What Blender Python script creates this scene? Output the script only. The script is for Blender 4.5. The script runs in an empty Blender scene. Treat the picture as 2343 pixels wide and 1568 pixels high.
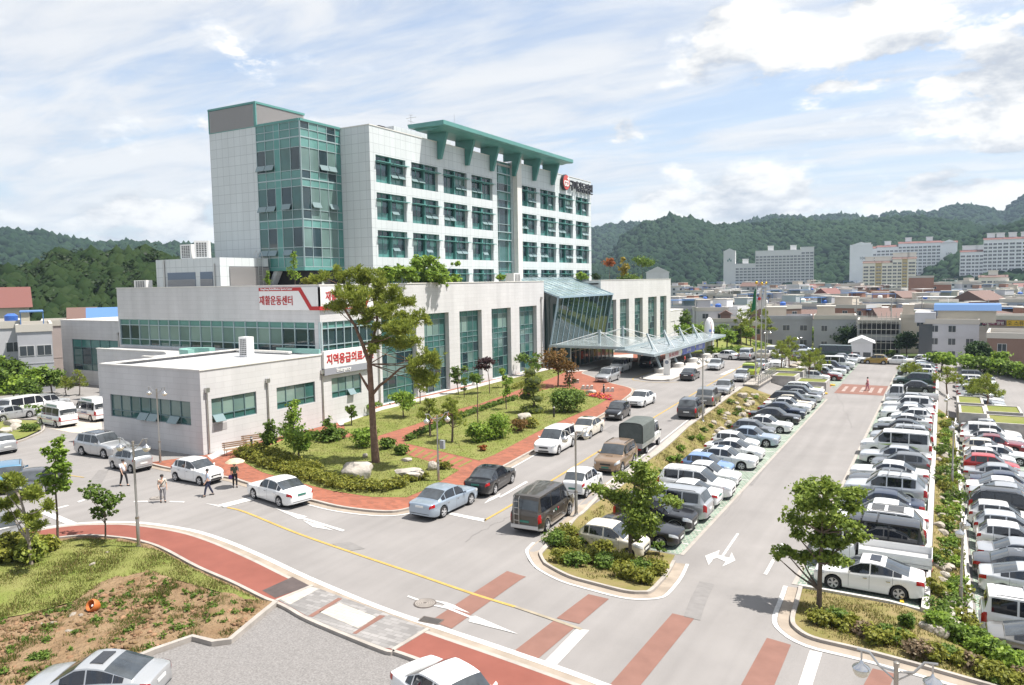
import bpy,bmesh,math,random
import numpy as np
from mathutils import Vector,Matrix
R=math.radians
random.seed(11)
rng=np.random.default_rng(11)
S=bpy.context.scene
COL=S.collection
PW,PH,FP=2342.0,1568.0,1730.0
CAMH=13.0
_yaw,_pitch,_roll=R(29.675),R(4.627),R(0.928)
_f=np.array([-math.sin(_yaw)*math.cos(_pitch),math.cos(_yaw)*math.cos(_pitch),-math.sin(_pitch)])
_r0=np.array([math.cos(_yaw),math.sin(_yaw),0.0]);_u0=np.cross(_r0,_f)
_r=math.cos(_roll)*_r0-math.sin(_roll)*_u0
_u=math.sin(_roll)*_r0+math.cos(_roll)*_u0
cam=bpy.data.cameras.new('camera');camo=bpy.data.objects.new('camera',cam);COL.objects.link(camo)
camo.matrix_world=Matrix(((_r[0],_u[0],-_f[0],0),(_r[1],_u[1],-_f[1],0),(_r[2],_u[2],-_f[2],CAMH),(0,0,0,1)))
cam.sensor_width=36.0;cam.lens=36.0*FP/PW;cam.clip_start=0.5;cam.clip_end=9000
S.camera=camo
# ---------------------------------------------------------------- sky, sun, exposure
SUN_EL,SUN_AZ=R(64),R(24)
W=bpy.data.worlds.new('World');S.world=W;W.use_nodes=True
def build_sky():
 nt=W.node_tree;N=nt.nodes;L=nt.links;N.clear()
 def n(t,**k):
  x=N.new(t)
  for a,b in k.items():setattr(x,a,b)
  return x
 def mth(op,a,b=None,c=None,clamp=False):
  x=n('ShaderNodeMath',operation=op,use_clamp=clamp)
  for i,v in enumerate((a,b,c)):
   if v is None:continue
   if isinstance(v,(int,float)):x.inputs[i].default_value=v
   else:L.new(v,x.inputs[i])
  return x.outputs[0]
 def mapr(v,a,b,c=0.0,d=1.0,smooth=True):
  x=n('ShaderNodeMapRange',interpolation_type='SMOOTHSTEP' if smooth else'LINEAR')
  L.new(v,x.inputs[0])
  for i,q in enumerate((a,b,c,d)):x.inputs[i+1].default_value=q
  return x.outputs[0]
 sky=n('ShaderNodeTexSky',sky_type='NISHITA',sun_disc=False,sun_elevation=SUN_EL,sun_rotation=R(90)-SUN_AZ,altitude=80,air_density=1.0,dust_density=1.2,ozone_density=1.0)
 bg=n('ShaderNodeBackground');bg.inputs[1].default_value=0.085
 L.new(sky.outputs[0],bg.inputs[0])
 co=n('ShaderNodeTexCoord');sep=n('ShaderNodeSeparateXYZ');L.new(co.outputs['Generated'],sep.inputs[0])
 x,y,z=sep.outputs
 zz=mth('MAXIMUM',z,0.02)
 # high cirrus: project the direction on a flat layer
 px=mth('DIVIDE',x,mth('ADD',zz,0.10));py=mth('DIVIDE',y,mth('ADD',zz,0.10))
 cb=n('ShaderNodeCombineXYZ');L.new(px,cb.inputs[0]);L.new(py,cb.inputs[1])
 mp=n('ShaderNodeMapping');mp.inputs['Rotation'].default_value=(0,0,R(-50));mp.inputs['Scale'].default_value=(0.42,1.05,1);mp.inputs['Location'].default_value=(2.3,5.1,0)
 L.new(cb.outputs[0],mp.inputs[0])
 def noise(vec,sc,det,rough,dist=0.0):
  t=n('ShaderNodeTexNoise');t.inputs['Scale'].default_value=sc;t.inputs['Detail'].default_value=det;t.inputs['Roughness'].default_value=rough;t.inputs['Distortion'].default_value=dist
  L.new(vec,t.inputs['Vector']);return t.outputs['Fac']
 c1=noise(mp.outputs[0],0.95,10,0.60,0.5)
 c2=noise(mp.outputs[0],3.6,7,0.6,0.6)
 cir=mapr(mth('ADD',mth('MULTIPLY',c1,0.76),mth('MULTIPLY',c2,0.24)),0.30,0.56)
 m2=n('ShaderNodeMapping');m2.inputs['Scale'].default_value=(1,1,2.3);L.new(co.outputs['Generated'],m2.inputs[0])
 q1=noise(m2.outputs[0],5.2,12,0.60,0.15)
 q2=noise(m2.outputs[0],17,6,0.6,0.1)
 dens=mth('ADD',mth('MULTIPLY',q1,0.86),mth('MULTIPLY',q2,0.14))
 def blob(px_,py_,rad,gain):
  d=_f+_r*(px_-PW/2)/FP-_u*(py_-PH/2)/FP;d=d/np.linalg.norm(d)
  vs=n('ShaderNodeVectorMath',operation='SUBTRACT');L.new(co.outputs['Generated'],vs.inputs[0]);vs.inputs[1].default_value=d
  vm=n('ShaderNodeVectorMath',operation='MULTIPLY');L.new(vs.outputs[0],vm.inputs[0]);vm.inputs[1].default_value=(1,1,1.9)
  ln=n('ShaderNodeVectorMath',operation='LENGTH');L.new(vm.outputs[0],ln.inputs[0])
  return mapr(ln.outputs['Value'],rad,0.0,0.0,gain)
 cov=None
 for b in CLOUDS:
  v=blob(*b);cov=v if cov is None else mth('MAXIMUM',cov,v)
 low=mapr(z,0.22,0.02,0.0,0.10)
 tot=mth('ADD',dens,mth('ADD',cov,low))
 cum=mapr(tot,0.615,0.70)
 # the lit tops are whiter, the bases greyer: density seen a little higher up
 m3=n('ShaderNodeMapping');m3.inputs['Scale'].default_value=(1,1,2.3);m3.inputs['Location'].default_value=(0.015,0.01,0.085);L.new(co.outputs['Generated'],m3.inputs[0])
 q3=noise(m3.outputs[0],5.2,8,0.60,0.15)
 litv=mapr(mth('SUBTRACT',q1,q3),-0.14,0.07)
 lit=n('ShaderNodeMix',data_type='RGBA');L.new(litv,lit.inputs['Factor']);lit.inputs['A'].default_value=(0.60,0.64,0.71,1);lit.inputs['B'].default_value=(1.12,1.10,1.06,1)
 ccol=n('ShaderNodeMix',data_type='RGBA');cw=n('ShaderNodeMix',data_type='RGBA');cw.inputs['A'].default_value=(0.68,0.735,0.83,1);cw.inputs['B'].default_value=(0.93,0.935,0.945,1);L.new(mapr(mth('ADD',mth('MULTIPLY',c1,0.5),mth('MULTIPLY',c2,0.5)),0.38,0.60),cw.inputs['Factor']);L.new(cw.outputs['Result'],ccol.inputs['A']);L.new(cum,ccol.inputs['Factor']);L.new(lit.outputs['Result'],ccol.inputs['B'])
 em=n('ShaderNodeBackground');em.inputs[1].default_value=CLOUD_STRENGTH;L.new(ccol.outputs['Result'],em.inputs[0])
 hazev=mapr(z,0.40,-0.02,0.20,0.78)
 fac=mth('MAXIMUM',mth('MULTIPLY',cir,0.93),mth('MAXIMUM',cum,hazev),clamp=True)
 up=mapr(z,-0.01,0.01)
 mix=n('ShaderNodeMixShader');L.new(mth('MULTIPLY',fac,1.0,clamp=True),mix.inputs[0]);L.new(bg.outputs[0],mix.inputs[1]);L.new(em.outputs[0],mix.inputs[2])
 out=n('ShaderNodeOutputWorld');L.new(mix.outputs[0],out.inputs[0])
CLOUD_STRENGTH=0.42
CLOUDS=[(1720,110,.22,.24),(1980,110,.24,.22),(2280,210,.26,.24),(1430,300,.075,.24),(1560,395,.06,.15),(250,500,.17,.20),(110,480,.12,.14),(400,490,.10,.15),(2150,455,.15,.26),(1700,460,.16,.22),(1540,470,.12,.20),(1900,470,.10,.14),(560,60,.3,.04),(60,250,.34,.10),(460,290,.06,.14)]
build_sky()
sun=bpy.data.lights.new('sun','SUN');suno=bpy.data.objects.new('sun',sun);COL.objects.link(suno)
sun.energy=3.6;sun.angle=R(0.55);sun.color=(1.0,0.955,0.89)
_sd=Vector((math.cos(SUN_EL)*math.cos(SUN_AZ),math.cos(SUN_EL)*math.sin(SUN_AZ),math.sin(SUN_EL)))
suno.rotation_euler=_sd.to_track_quat('Z','Y').to_euler();suno.location=(40,40,120)
S.view_settings.view_transform='Standard';S.view_settings.look='None';S.view_settings.gamma=1.0
S.view_settings.exposure=1.27
try:
 S.cycles.use_denoising=True;S.cycles.max_bounces=6;S.cycles.transparent_max_bounces=12;S.cycles.volume_bounces=0
 S.cycles.caustics_reflective=False;S.cycles.caustics_refractive=False
 S.cycles.sample_clamp_indirect=6.0
except Exception:pass
def ray(x,y):return _f+_r*(x-PW/2)/FP-_u*(y-PH/2)/FP
def G(x,y,z=0.0):
 d=ray(x,y);t=(z-CAMH)/d[2];return Vector((d[0]*t,d[1]*t,z))
def atX(x,y,X):
 d=ray(x,y);t=X/d[0];return Vector((X,d[1]*t,CAMH+d[2]*t))
def atY(x,y,Y):
 d=ray(x,y);t=Y/d[1];return Vector((d[0]*t,Y,CAMH+d[2]*t))
def atD(x,y,D):
 d=ray(x,y);t=D/math.hypot(d[0],d[1]);return Vector((d[0]*t,d[1]*t,CAMH+d[2]*t))
def sm(a,b,x):
 t=min(1.0,max(0.0,(x-a)/(b-a)));return t*t*(3-2*t)
def lerp(a,b,t):return a+(b-a)*t
RK=[(0,-16.6),(31,-16.9),(37,-17.5),(50,-18.4),(67.5,-19.75),(94,-20.95),(112,-21.6),(200,-22)]
def interp(P,y):
 if y<=P[0][0]:return P[0][1]
 for(a,b),(c,d)in zip(P,P[1:]):
  if y<=c:return lerp(b,d,(y-a)/(c-a))
 return P[-1][1]
def TZ0(x,y):
 zs=-1.7*sm(-6,20,x)
 w=sm(27.5,37,y)
 xr=interp(RK,y)+0.5;xl=-16.55
 if x<xr:zl=0.0
 elif x<xl:zl=-1.2*((x-xr)/(xl-xr))
 elif x<-0.25:zl=-1.2
 elif x<1.35:zl=lerp(-1.25,-2.4,(x+0.25)/1.6)
 else:zl=-2.4
 z=lerp(zs,zl,w)
 if y>122 and x>-24:z=lerp(z,-1.2,sm(122,132,y))if x>-12 else lerp(z,lerp(0,-1.2,sm(-24,-12,x)),sm(118,128,y))
 far=max(sm(165,185,y),sm(28,45,x),sm(-96,-112,x)if y>60 else 0.0)
 if y>130:far=max(far,sm(140,152,y)*sm(-40,-25,x))
 return lerp(z,-4.0,far)
_tz={}
def TZ(x,y):
 if not(-112<=x<48 and 4<=y<190):return TZ0(x,y)
 i,j=math.floor(x),math.floor(y);a,b=x-i,y-j
 def q(k):
  v=_tz.get(k)
  if v is None:v=_tz[k]=TZ0(*k)
  return v
 return(q((i,j))*(1-a)+q((i+1,j))*a)*(1-b)+(q((i,j+1))*(1-a)+q((i+1,j+1))*a)*b
def GT(x,y,dz=0.0):
 z=0.0;p=None
 for _ in range(14):
  p=G(x,y,z+dz);z=0.5*z+0.5*TZ(p.x,p.y)
 p.z=TZ(p.x,p.y);return p
 # ---------------------------------------------------------------- materials
MAT={}
def s2l(*c):return tuple((v/255/12.92 if v/255<=.04045 else((v/255+.055)/1.055)**2.4)for v in c)
def P(name,col,rough=0.6,metal=0.0,var=None,bump=None,spec=0.5,col2=None,island=0.0,trans=0.0,coat=0.0,coords='Object',alpha=1.0):
 if name in MAT:return MAT[name]
 m=bpy.data.materials.new(name);m.use_nodes=True;nt=m.node_tree;b=nt.nodes['Principled BSDF'];L=nt.links
 b.inputs['Base Color'].default_value=(*col,1);b.inputs['Roughness'].default_value=rough;b.inputs['Metallic'].default_value=metal
 b.inputs['Specular IOR Level'].default_value=spec;b.inputs['Coat Weight'].default_value=coat;b.inputs['Coat Roughness'].default_value=0.04
 if alpha<1:b.inputs['Alpha'].default_value=alpha
 tc=nt.nodes.new('ShaderNodeTexCoord');gm=nt.nodes.new('ShaderNodeNewGeometry')
 src=gm.outputs['Position']if coords=='World' else tc.outputs[coords]
 last=None
 if var:
  t=nt.nodes.new('ShaderNodeTexNoise');t.inputs['Scale'].default_value=var[0];t.inputs['Detail'].default_value=var[2]if len(var)>2 else 5;t.inputs['Roughness'].default_value=0.6
  L.new(src,t.inputs['Vector'])
  mr=nt.nodes.new('ShaderNodeMapRange');mr.inputs[1].default_value=0.3;mr.inputs[2].default_value=0.7;L.new(t.outputs['Fac'],mr.inputs[0])
  mx=nt.nodes.new('ShaderNodeMix');mx.data_type='RGBA';L.new(mr.outputs[0],mx.inputs['Factor'])
  c2=col2 if col2 else tuple(min(1,c*(1+var[1]))for c in col);c1=col if col2 else tuple(c*(1-var[1])for c in col)
  mx.inputs['A'].default_value=(*c1,1);mx.inputs['B'].default_value=(*c2,1);last=mx.outputs['Result']
 if island:
  hs=nt.nodes.new('ShaderNodeHueSaturation');mr=nt.nodes.new('ShaderNodeMapRange');L.new(gm.outputs['Random Per Island'],mr.inputs[0])
  mr.inputs[3].default_value=1-island;mr.inputs[4].default_value=1+island;L.new(mr.outputs[0],hs.inputs['Value'])
  m2=nt.nodes.new('ShaderNodeMapRange');L.new(gm.outputs['Random Per Island'],m2.inputs[0]);m2.inputs[3].default_value=0.515;m2.inputs[4].default_value=0.485;L.new(m2.outputs[0],hs.inputs['Hue'])
  if last:L.new(last,hs.inputs['Color'])
  else:hs.inputs['Color'].default_value=(*col,1)
  last=hs.outputs[0]
 if last:L.new(last,b.inputs['Base Color'])
 if bump:
  t=nt.nodes.new('ShaderNodeTexNoise');t.inputs['Scale'].default_value=bump[0];t.inputs['Detail'].default_value=6;L.new(src,t.inputs['Vector'])
  bp=nt.nodes.new('ShaderNodeBump');bp.inputs['Strength'].default_value=bump[1];bp.inputs['Distance'].default_value=bump[2]if len(bump)>2 else 0.05
  L.new(t.outputs['Fac'],bp.inputs['Height']);L.new(bp.outputs[0],b.inputs['Normal'])
 if trans:
  out=nt.nodes['Material Output'];tr=nt.nodes.new('ShaderNodeBsdfTranslucent');ms=nt.nodes.new('ShaderNodeMixShader');ms.inputs[0].default_value=trans
  if last:L.new(last,tr.inputs[0])
  else:tr.inputs[0].default_value=(*col,1)
  L.new(b.outputs[0],ms.inputs[1]);L.new(tr.outputs[0],ms.inputs[2]);L.new(ms.outputs[0],out.inputs[0])
 MAT[name]=m;return m
def PANEL(name,col,joint,bw,bh,mortar,offset=0.0,rough=0.45,metal=0.0,vary=0.03,horiz=False,stain=0.04,scale2=None):
 """cladding with joints laid out in world metres on whatever way the face looks"""
 m=P(name,col,rough,metal);nt=m.node_tree;L=nt.links;b=nt.nodes['Principled BSDF'];gm=nt.nodes['Geometry']if'Geometry' in nt.nodes else[q for q in nt.nodes if q.type=='NEW_GEOMETRY'][0]
 sp=nt.nodes.new('ShaderNodeSeparateXYZ');L.new(gm.outputs['Position'],sp.inputs[0])
 sn=nt.nodes.new('ShaderNodeSeparateXYZ');L.new(gm.outputs['True Normal'],sn.inputs[0])
 def mth(op,a,c=None):
  x=nt.nodes.new('ShaderNodeMath');x.operation=op
  for i,v in enumerate((a,c)):
   if v is None:continue
   if isinstance(v,(int,float)):x.inputs[i].default_value=v
   else:L.new(v,x.inputs[i])
  return x.outputs[0]
 u=mth('ADD',mth('MULTIPLY',sp.outputs[0],mth('ABSOLUTE',sn.outputs[1])),mth('MULTIPLY',sp.outputs[1],mth('GREATER_THAN',mth('ABSOLUTE',sn.outputs[0]),0.5)))
 v=sp.outputs[2]
 if horiz:v=sp.outputs[1];u=sp.outputs[0]
 cb=nt.nodes.new('ShaderNodeCombineXYZ');L.new(u,cb.inputs[0]);L.new(v,cb.inputs[1])
 br=nt.nodes.new('ShaderNodeTexBrick');br.offset=offset;br.inputs['Scale'].default_value=1.0
 br.inputs['Brick Width'].default_value=bw;br.inputs['Row Height'].default_value=bh;br.inputs['Mortar Size'].default_value=mortar;br.inputs['Mortar Smooth'].default_value=0.1
 br.inputs['Color1'].default_value=(*[c*(1-vary)for c in col],1);br.inputs['Color2'].default_value=(*[min(1,c*(1+vary))for c in col],1);br.inputs['Mortar'].default_value=(*joint,1)
 L.new(cb.outputs[0],br.inputs['Vector'])
 t=nt.nodes.new('ShaderNodeTexNoise');t.inputs['Scale'].default_value=0.35;t.inputs['Detail'].default_value=6
 mp=nt.nodes.new('ShaderNodeMapping');mp.inputs['Scale'].default_value=(2.2,2.2,0.22)if not horiz else(1,1,1);L.new(gm.outputs['Position'],mp.inputs[0]);L.new(mp.outputs[0],t.inputs['Vector'])
 hs=nt.nodes.new('ShaderNodeHueSaturation');mr=nt.nodes.new('ShaderNodeMapRange');L.new(t.outputs['Fac'],mr.inputs[0]);mr.inputs[1].default_value=.3;mr.inputs[2].default_value=.7
 mr.inputs[3].default_value=1-stain;mr.inputs[4].default_value=1+stain;L.new(mr.outputs[0],hs.inputs['Value']);L.new(br.outputs['Color'],hs.inputs['Color']);L.new(hs.outputs[0],b.inputs['Base Color'])
 return m
def GLASS(name,col,rough=0.03,vary=0.25,scale=0.3,met=0.0,spec=0.8):
 m=P(name,col,rough,met,var=(scale,vary,2),spec=spec,coords='World');return m
 # ---------------------------------------------------------------- mesh building
def tag(o,label=None,cat=None,group=None,kind=None):
 if label:o['label']=label
 if cat:o['category']=cat
 if group:o['group']=group
 if kind:o['kind']=kind
 return o
def thing(name,label,cat,loc=(0,0,0),rz=0.0,group=None):
 o=bpy.data.objects.new(name,None);o.empty_display_size=0.2;COL.objects.link(o);o.location=loc;o.rotation_euler=(0,0,rz)
 return tag(o,label,cat,group)
KIDS={}
def link(name,me,parent=None,loc=None,rz=None):
 o=bpy.data.objects.new(name,me);COL.objects.link(o)
 if parent:o.parent=parent;KIDS.setdefault(parent.name,[]).append(o)
 if loc is not None:o.location=loc
 if rz is not None:o.rotation_euler=(0,0,rz)
 return o
class MB:
 def __init__(s):s.v=[];s.f=[];s.m=[];s.mi=0
 def add(s,vs,fs,mi=None):
  n=len(s.v);s.v.extend([tuple(q)for q in vs]);mi=s.mi if mi is None else mi
  for f in fs:s.f.append(tuple(i+n for i in f));s.m.append(mi)
  return s
 def box(s,x0,x1,y0,y1,z0,z1,mi=None):
  return s.add([(x0,y0,z0),(x1,y0,z0),(x1,y1,z0),(x0,y1,z0),(x0,y0,z1),(x1,y0,z1),(x1,y1,z1),(x0,y1,z1)],[(0,3,2,1),(4,5,6,7),(0,1,5,4),(1,2,6,5),(2,3,7,6),(3,0,4,7)],mi)
 def beam(s,p,q,w,h,mi=None,up=(0,0,1)):
  p,q=Vector(p),Vector(q);d=(q-p).normalized();a=d.cross(Vector(up))
  if a.length<1e-4:a=d.cross(Vector((1,0,0)))
  a.normalize();b=a.cross(d).normalized();a*=w/2;b*=h/2
  vs=[p-a-b,p+a-b,p+a+b,p-a+b,q-a-b,q+a-b,q+a+b,q-a+b]
  return s.add(vs,[(3,2,1,0),(4,5,6,7),(0,1,5,4),(1,2,6,5),(2,3,7,6),(3,0,4,7)],mi)
 def tube(s,pts,rad,n=8,mi=None,cap=True):
  pts=[Vector(p)for p in pts];rad=rad if isinstance(rad,(list,tuple))else[rad]*len(pts)
  vs=[];fs=[];a=None
  for i,p in enumerate(pts):
   d=(pts[min(i+1,len(pts)-1)]-pts[max(i-1,0)])
   d=d.normalized()if d.length>1e-9 else Vector((0,0,1))
   if a is None:a=d.cross(Vector((0.3,0.95,0.1))if abs(d.y)<.9 else Vector((1,0,0))).normalized()
   else:a=(a-d*a.dot(d)).normalized()
   b=d.cross(a)
   for k in range(n):
    t=2*math.pi*k/n;vs.append(p+(a*math.cos(t)+b*math.sin(t))*rad[i])
  for i in range(len(pts)-1):
   for k in range(n):fs.append((i*n+k,i*n+(k+1)%n,(i+1)*n+(k+1)%n,(i+1)*n+k))
  if cap:fs.append(tuple(range(n-1,-1,-1)));fs.append(tuple((len(pts)-1)*n+k for k in range(n)))
  return s.add(vs,fs,mi)
 def lathe(s,prof,n=16,c=(0,0,0),axis='Z',mi=None,cap=True):
  vs=[];fs=[]
  for(r,h)in prof:
   for k in range(n):
    t=2*math.pi*k/n;a,b=r*math.cos(t),r*math.sin(t)
    vs.append((c[0]+a,c[1]+b,c[2]+h)if axis=='Z' else((c[0]+a,c[1]+h,c[2]-b)if axis=='Y' else(c[0]+h,c[1]+a,c[2]+b)))
  for i in range(len(prof)-1):
   for k in range(n):fs.append((i*n+k,i*n+(k+1)%n,(i+1)*n+(k+1)%n,(i+1)*n+k))
  if cap:fs.append(tuple(range(n-1,-1,-1)));fs.append(tuple((len(prof)-1)*n+k for k in range(n)))
  return s.add(vs,fs,mi)
 def prism(s,poly,z0,z1,mi=None):
  n=len(poly);vs=[(p[0],p[1],z0)for p in poly]+[(p[0],p[1],z1)for p in poly]
  return s.add(vs,[tuple(range(n-1,-1,-1)),tuple(range(n,2*n))]+[(i,(i+1)%n,n+(i+1)%n,n+i)for i in range(n)],mi)
 def prismx(s,poly,axis,a0,a1,mi=None):
  n=len(poly)
  vs=[((a0,p[0],p[1])if axis=='X' else(p[0],a0,p[1]))for p in poly]+[((a1,p[0],p[1])if axis=='X' else(p[0],a1,p[1]))for p in poly]
  return s.add(vs,[tuple(range(n-1,-1,-1)),tuple(range(n,2*n))]+[(i,(i+1)%n,n+(i+1)%n,n+i)for i in range(n)],mi)
 def quad(s,a,b,c,d,mi=None):return s.add([a,b,c,d],[(0,1,2,3)],mi)
 def mesh(s,mats,smooth=None,fix=True,name='mesh'):
  me=bpy.data.meshes.new(name);me.from_pydata(s.v,[],s.f)
  for m in(mats if isinstance(mats,(list,tuple))else[mats]):me.materials.append(m)
  if any(s.m):me.polygons.foreach_set('material_index',s.m)
  if fix:
   bm=bmesh.new();bm.from_mesh(me);bmesh.ops.recalc_face_normals(bm,faces=bm.faces);bm.to_mesh(me);bm.free()
  if smooth is not None:
   me.polygons.foreach_set('use_smooth',[True]*len(me.polygons))
   if smooth<180:me.set_sharp_from_angle(angle=R(smooth))
  me.update();return me
 def build(s,name,mats,parent=None,smooth=None,world=False,fix=True,loc=None,rz=None):
  if world and parent is not None:
   o=parent.location;s.v=[(v[0]-o.x,v[1]-o.y,v[2]-o.z)for v in s.v]
  return link(name,s.mesh(mats,smooth,fix,name),parent,loc,rz)
def npmesh(name,V,F,mats,mi=None,smooth=False):
 """V (n,3) float, F (m,4) or (m,3) int"""
 me=bpy.data.meshes.new(name);V=np.asarray(V,np.float32);F=np.asarray(F,np.int32);k=F.shape[1]
 me.vertices.add(len(V));me.vertices.foreach_set('co',V.ravel());me.loops.add(F.size);me.loops.foreach_set('vertex_index',F.ravel())
 me.polygons.add(len(F));me.polygons.foreach_set('loop_start',np.arange(0,F.size,k,dtype=np.int32));me.polygons.foreach_set('loop_total',np.full(len(F),k,np.int32))
 for m in(mats if isinstance(mats,(list,tuple))else[mats]):me.materials.append(m)
 if mi is not None:me.polygons.foreach_set('material_index',np.asarray(mi,np.int32))
 if smooth:me.polygons.foreach_set('use_smooth',np.ones(len(F),bool))
 me.update(calc_edges=True);me.validate();return me
def copytree(o,parent=None,**props):
 c=o.copy();COL.objects.link(c)
 if parent is not None:c.parent=parent;KIDS.setdefault(parent.name,[]).append(c)
 for ch in list(KIDS.get(o.name,())):copytree(ch,c)
 for k,v in props.items():c[k]=v
 return c
def recolour(root,part,mat,slot=0):
 for ch in KIDS.get(root.name,()):
  if ch.name.split('.')[0]==part:
   ch.material_slots[slot].link='OBJECT';ch.material_slots[slot].material=mat
def text_mesh(body,size,mat,depth=0.02,bold=0.0,sx=1.0):
 c=bpy.data.curves.new('lettering','FONT');c.body=body;c.size=size;c.extrude=depth;c.offset=bold;c.align_x='CENTER';c.align_y='CENTER';c.resolution_u=3
 o=bpy.data.objects.new('lettering',c);COL.objects.link(o);bpy.context.view_layer.update()
 me=bpy.data.meshes.new_from_object(o.evaluated_get(bpy.context.evaluated_depsgraph_get()))
 bpy.data.objects.remove(o);bpy.data.curves.remove(c)
 co=np.empty(len(me.vertices)*3,np.float32);me.vertices.foreach_get('co',co);co=co.reshape(-1,3)
 co[:,0]-=(co[:,0].max()+co[:,0].min())/2;co[:,0]*=sx;co[:,1]-=(co[:,1].max()+co[:,1].min())/2
 me.vertices.foreach_set('co',co.ravel());me.materials.clear();me.materials.append(mat);return me
def place_text(name,me,p,facing,parent=None,tilt=0.0):
 o=link(name,me,parent)
 rot={'-Y':(R(90),0,0),'+X':(R(90),0,R(90)),'-X':(R(90),0,R(-90)),'+Y':(R(90),0,R(180))}[facing]
 o.rotation_euler=rot;o.location=Vector(p)-(parent.location if parent else Vector((0,0,0)));return o
from mathutils.geometry import delaunay_2d_cdt
# ================================================================ GROUND
asphalt=P('asphalt',(0.226,0.213,0.205),0.93,var=(0.22,0.10,8),bump=(40,0.25,0.01),coords='World',spec=0.25)
def asphalt_detail():
 nt=asphalt.node_tree;L=nt.links;b=nt.nodes['Principled BSDF'];gm=[q for q in nt.nodes if q.type=='NEW_GEOMETRY'][0]
 src=b.inputs['Base Color'].links[0].from_socket
 t=nt.nodes.new('ShaderNodeTexNoise');t.inputs['Scale'].default_value=26;t.inputs['Detail'].default_value=3;L.new(gm.outputs['Position'],t.inputs['Vector'])
 w=nt.nodes.new('ShaderNodeMapping');w.inputs['Rotation'].default_value=(0,0,R(3));w.inputs['Scale'].default_value=(1.3,0.05,1);L.new(gm.outputs['Position'],w.inputs[0])
 t2=nt.nodes.new('ShaderNodeTexNoise');t2.inputs['Scale'].default_value=1.0;t2.inputs['Detail'].default_value=4;L.new(w.outputs[0],t2.inputs['Vector'])
 ad=nt.nodes.new('ShaderNodeMath');ad.operation='ADD';L.new(t.outputs['Fac'],ad.inputs[0]);L.new(t2.outputs['Fac'],ad.inputs[1])
 mr=nt.nodes.new('ShaderNodeMapRange');mr.inputs[1].default_value=0.7;mr.inputs[2].default_value=1.3;mr.inputs[3].default_value=0.90;mr.inputs[4].default_value=1.09;L.new(ad.outputs[0],mr.inputs[0])
 hs=nt.nodes.new('ShaderNodeHueSaturation');L.new(mr.outputs[0],hs.inputs['Value']);L.new(src,hs.inputs['Color']);L.new(hs.outputs[0],b.inputs['Base Color'])
asphalt_detail()
concrete=P('concrete_kerb',(0.335,0.305,0.275),0.9,var=(1.6,0.16,6),coords='World',spec=0.2)
gutter_m=P('concrete_gutter',(0.290,0.245,0.200),0.92,var=(0.9,0.20,6),coords='World',spec=0.2)
white_paint=P('white_road_paint',(0.50,0.49,0.475),0.75,var=(3.0,0.20,7),coords='World',spec=0.2)
yellow_paint=P('yellow_road_paint',(0.40,0.275,0.085),0.8,var=(2.0,0.15,7),coords='World',spec=0.2)
faded_yellow=P('worn_yellow_paint',(0.285,0.245,0.185),0.85,var=(2.0,0.15,7),coords='World',spec=0.2)
red_coat=P('red_street_coating',(0.205,0.112,0.090),0.92,var=(1.1,0.10,8),bump=(30,0.2,0.01),coords='World',spec=0.15)
red_walk=P('red_sidewalk_coating',(0.212,0.078,0.060),0.92,var=(0.8,0.10,8),bump=(30,0.2,0.01),coords='World',spec=0.15)
brick_pave=PANEL('brick_paving',(0.250,0.082,0.046),(0.21,0.10,0.07),0.46,0.23,0.012,0.5,rough=0.9,vary=0.20,horiz=True,stain=0.10)
dark_patch=P('dark_tar_patch',(0.075,0.058,0.055),0.9,var=(2.5,0.2,6),coords='World')
old_patch=P('old_asphalt_patch',(0.198,0.188,0.182),0.93,var=(2.5,0.1,6),coords='World',spec=0.2)
paver_grey=PANEL('grey_pavers',(0.215,0.205,0.198),(0.165,0.157,0.15),0.40,0.20,0.012,0.5,rough=0.92,vary=0.22,horiz=True,stain=0.14)
paver_cream=PANEL('cream_pavers',(0.40,0.37,0.325),(0.30,0.275,0.24),0.40,0.20,0.010,0.5,rough=0.92,vary=0.10,horiz=True,stain=0.08)
gravel_m=P('fine_gravel',(0.200,0.190,0.184),0.97,var=(16,0.30,9),bump=(45,0.5,0.02),coords='World',spec=0.1)
lawn_m=P('lawn_turf',(0.140,0.172,0.038),0.95,var=(0.55,0.3,9),bump=(14,0.7,0.05),coords='World',spec=0.1,col2=(0.205,0.200,0.072))
dry_grass=P('dry_grass',(0.155,0.150,0.045),0.95,var=(1.1,0.3,9),bump=(14,0.8,0.05),coords='World',spec=0.1,col2=(0.235,0.180,0.092))
dirt_m=P('bare_dirt',(0.180,0.116,0.066),0.97,var=(0.9,0.3,9),bump=(5,1.0,0.22),coords='World',spec=0.1,col2=(0.270,0.190,0.115))
green_pave=PANEL('green_grid_paving',(0.150,0.215,0.165),(0.30,0.30,0.26),0.25,0.25,0.03,0.5,rough=0.95,vary=0.25,horiz=True,stain=0.2)
pale_paving=PANEL('pale_granite_paving',(0.42,0.405,0.385),(0.33,0.315,0.30),0.9,0.9,0.012,0.0,rough=0.8,vary=0.05,horiz=True)
field_m=P('field_green',(0.055,0.085,0.028),0.95,var=(0.03,0.4,9),coords='World',spec=0.1,col2=(0.110,0.105,0.050))
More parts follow.
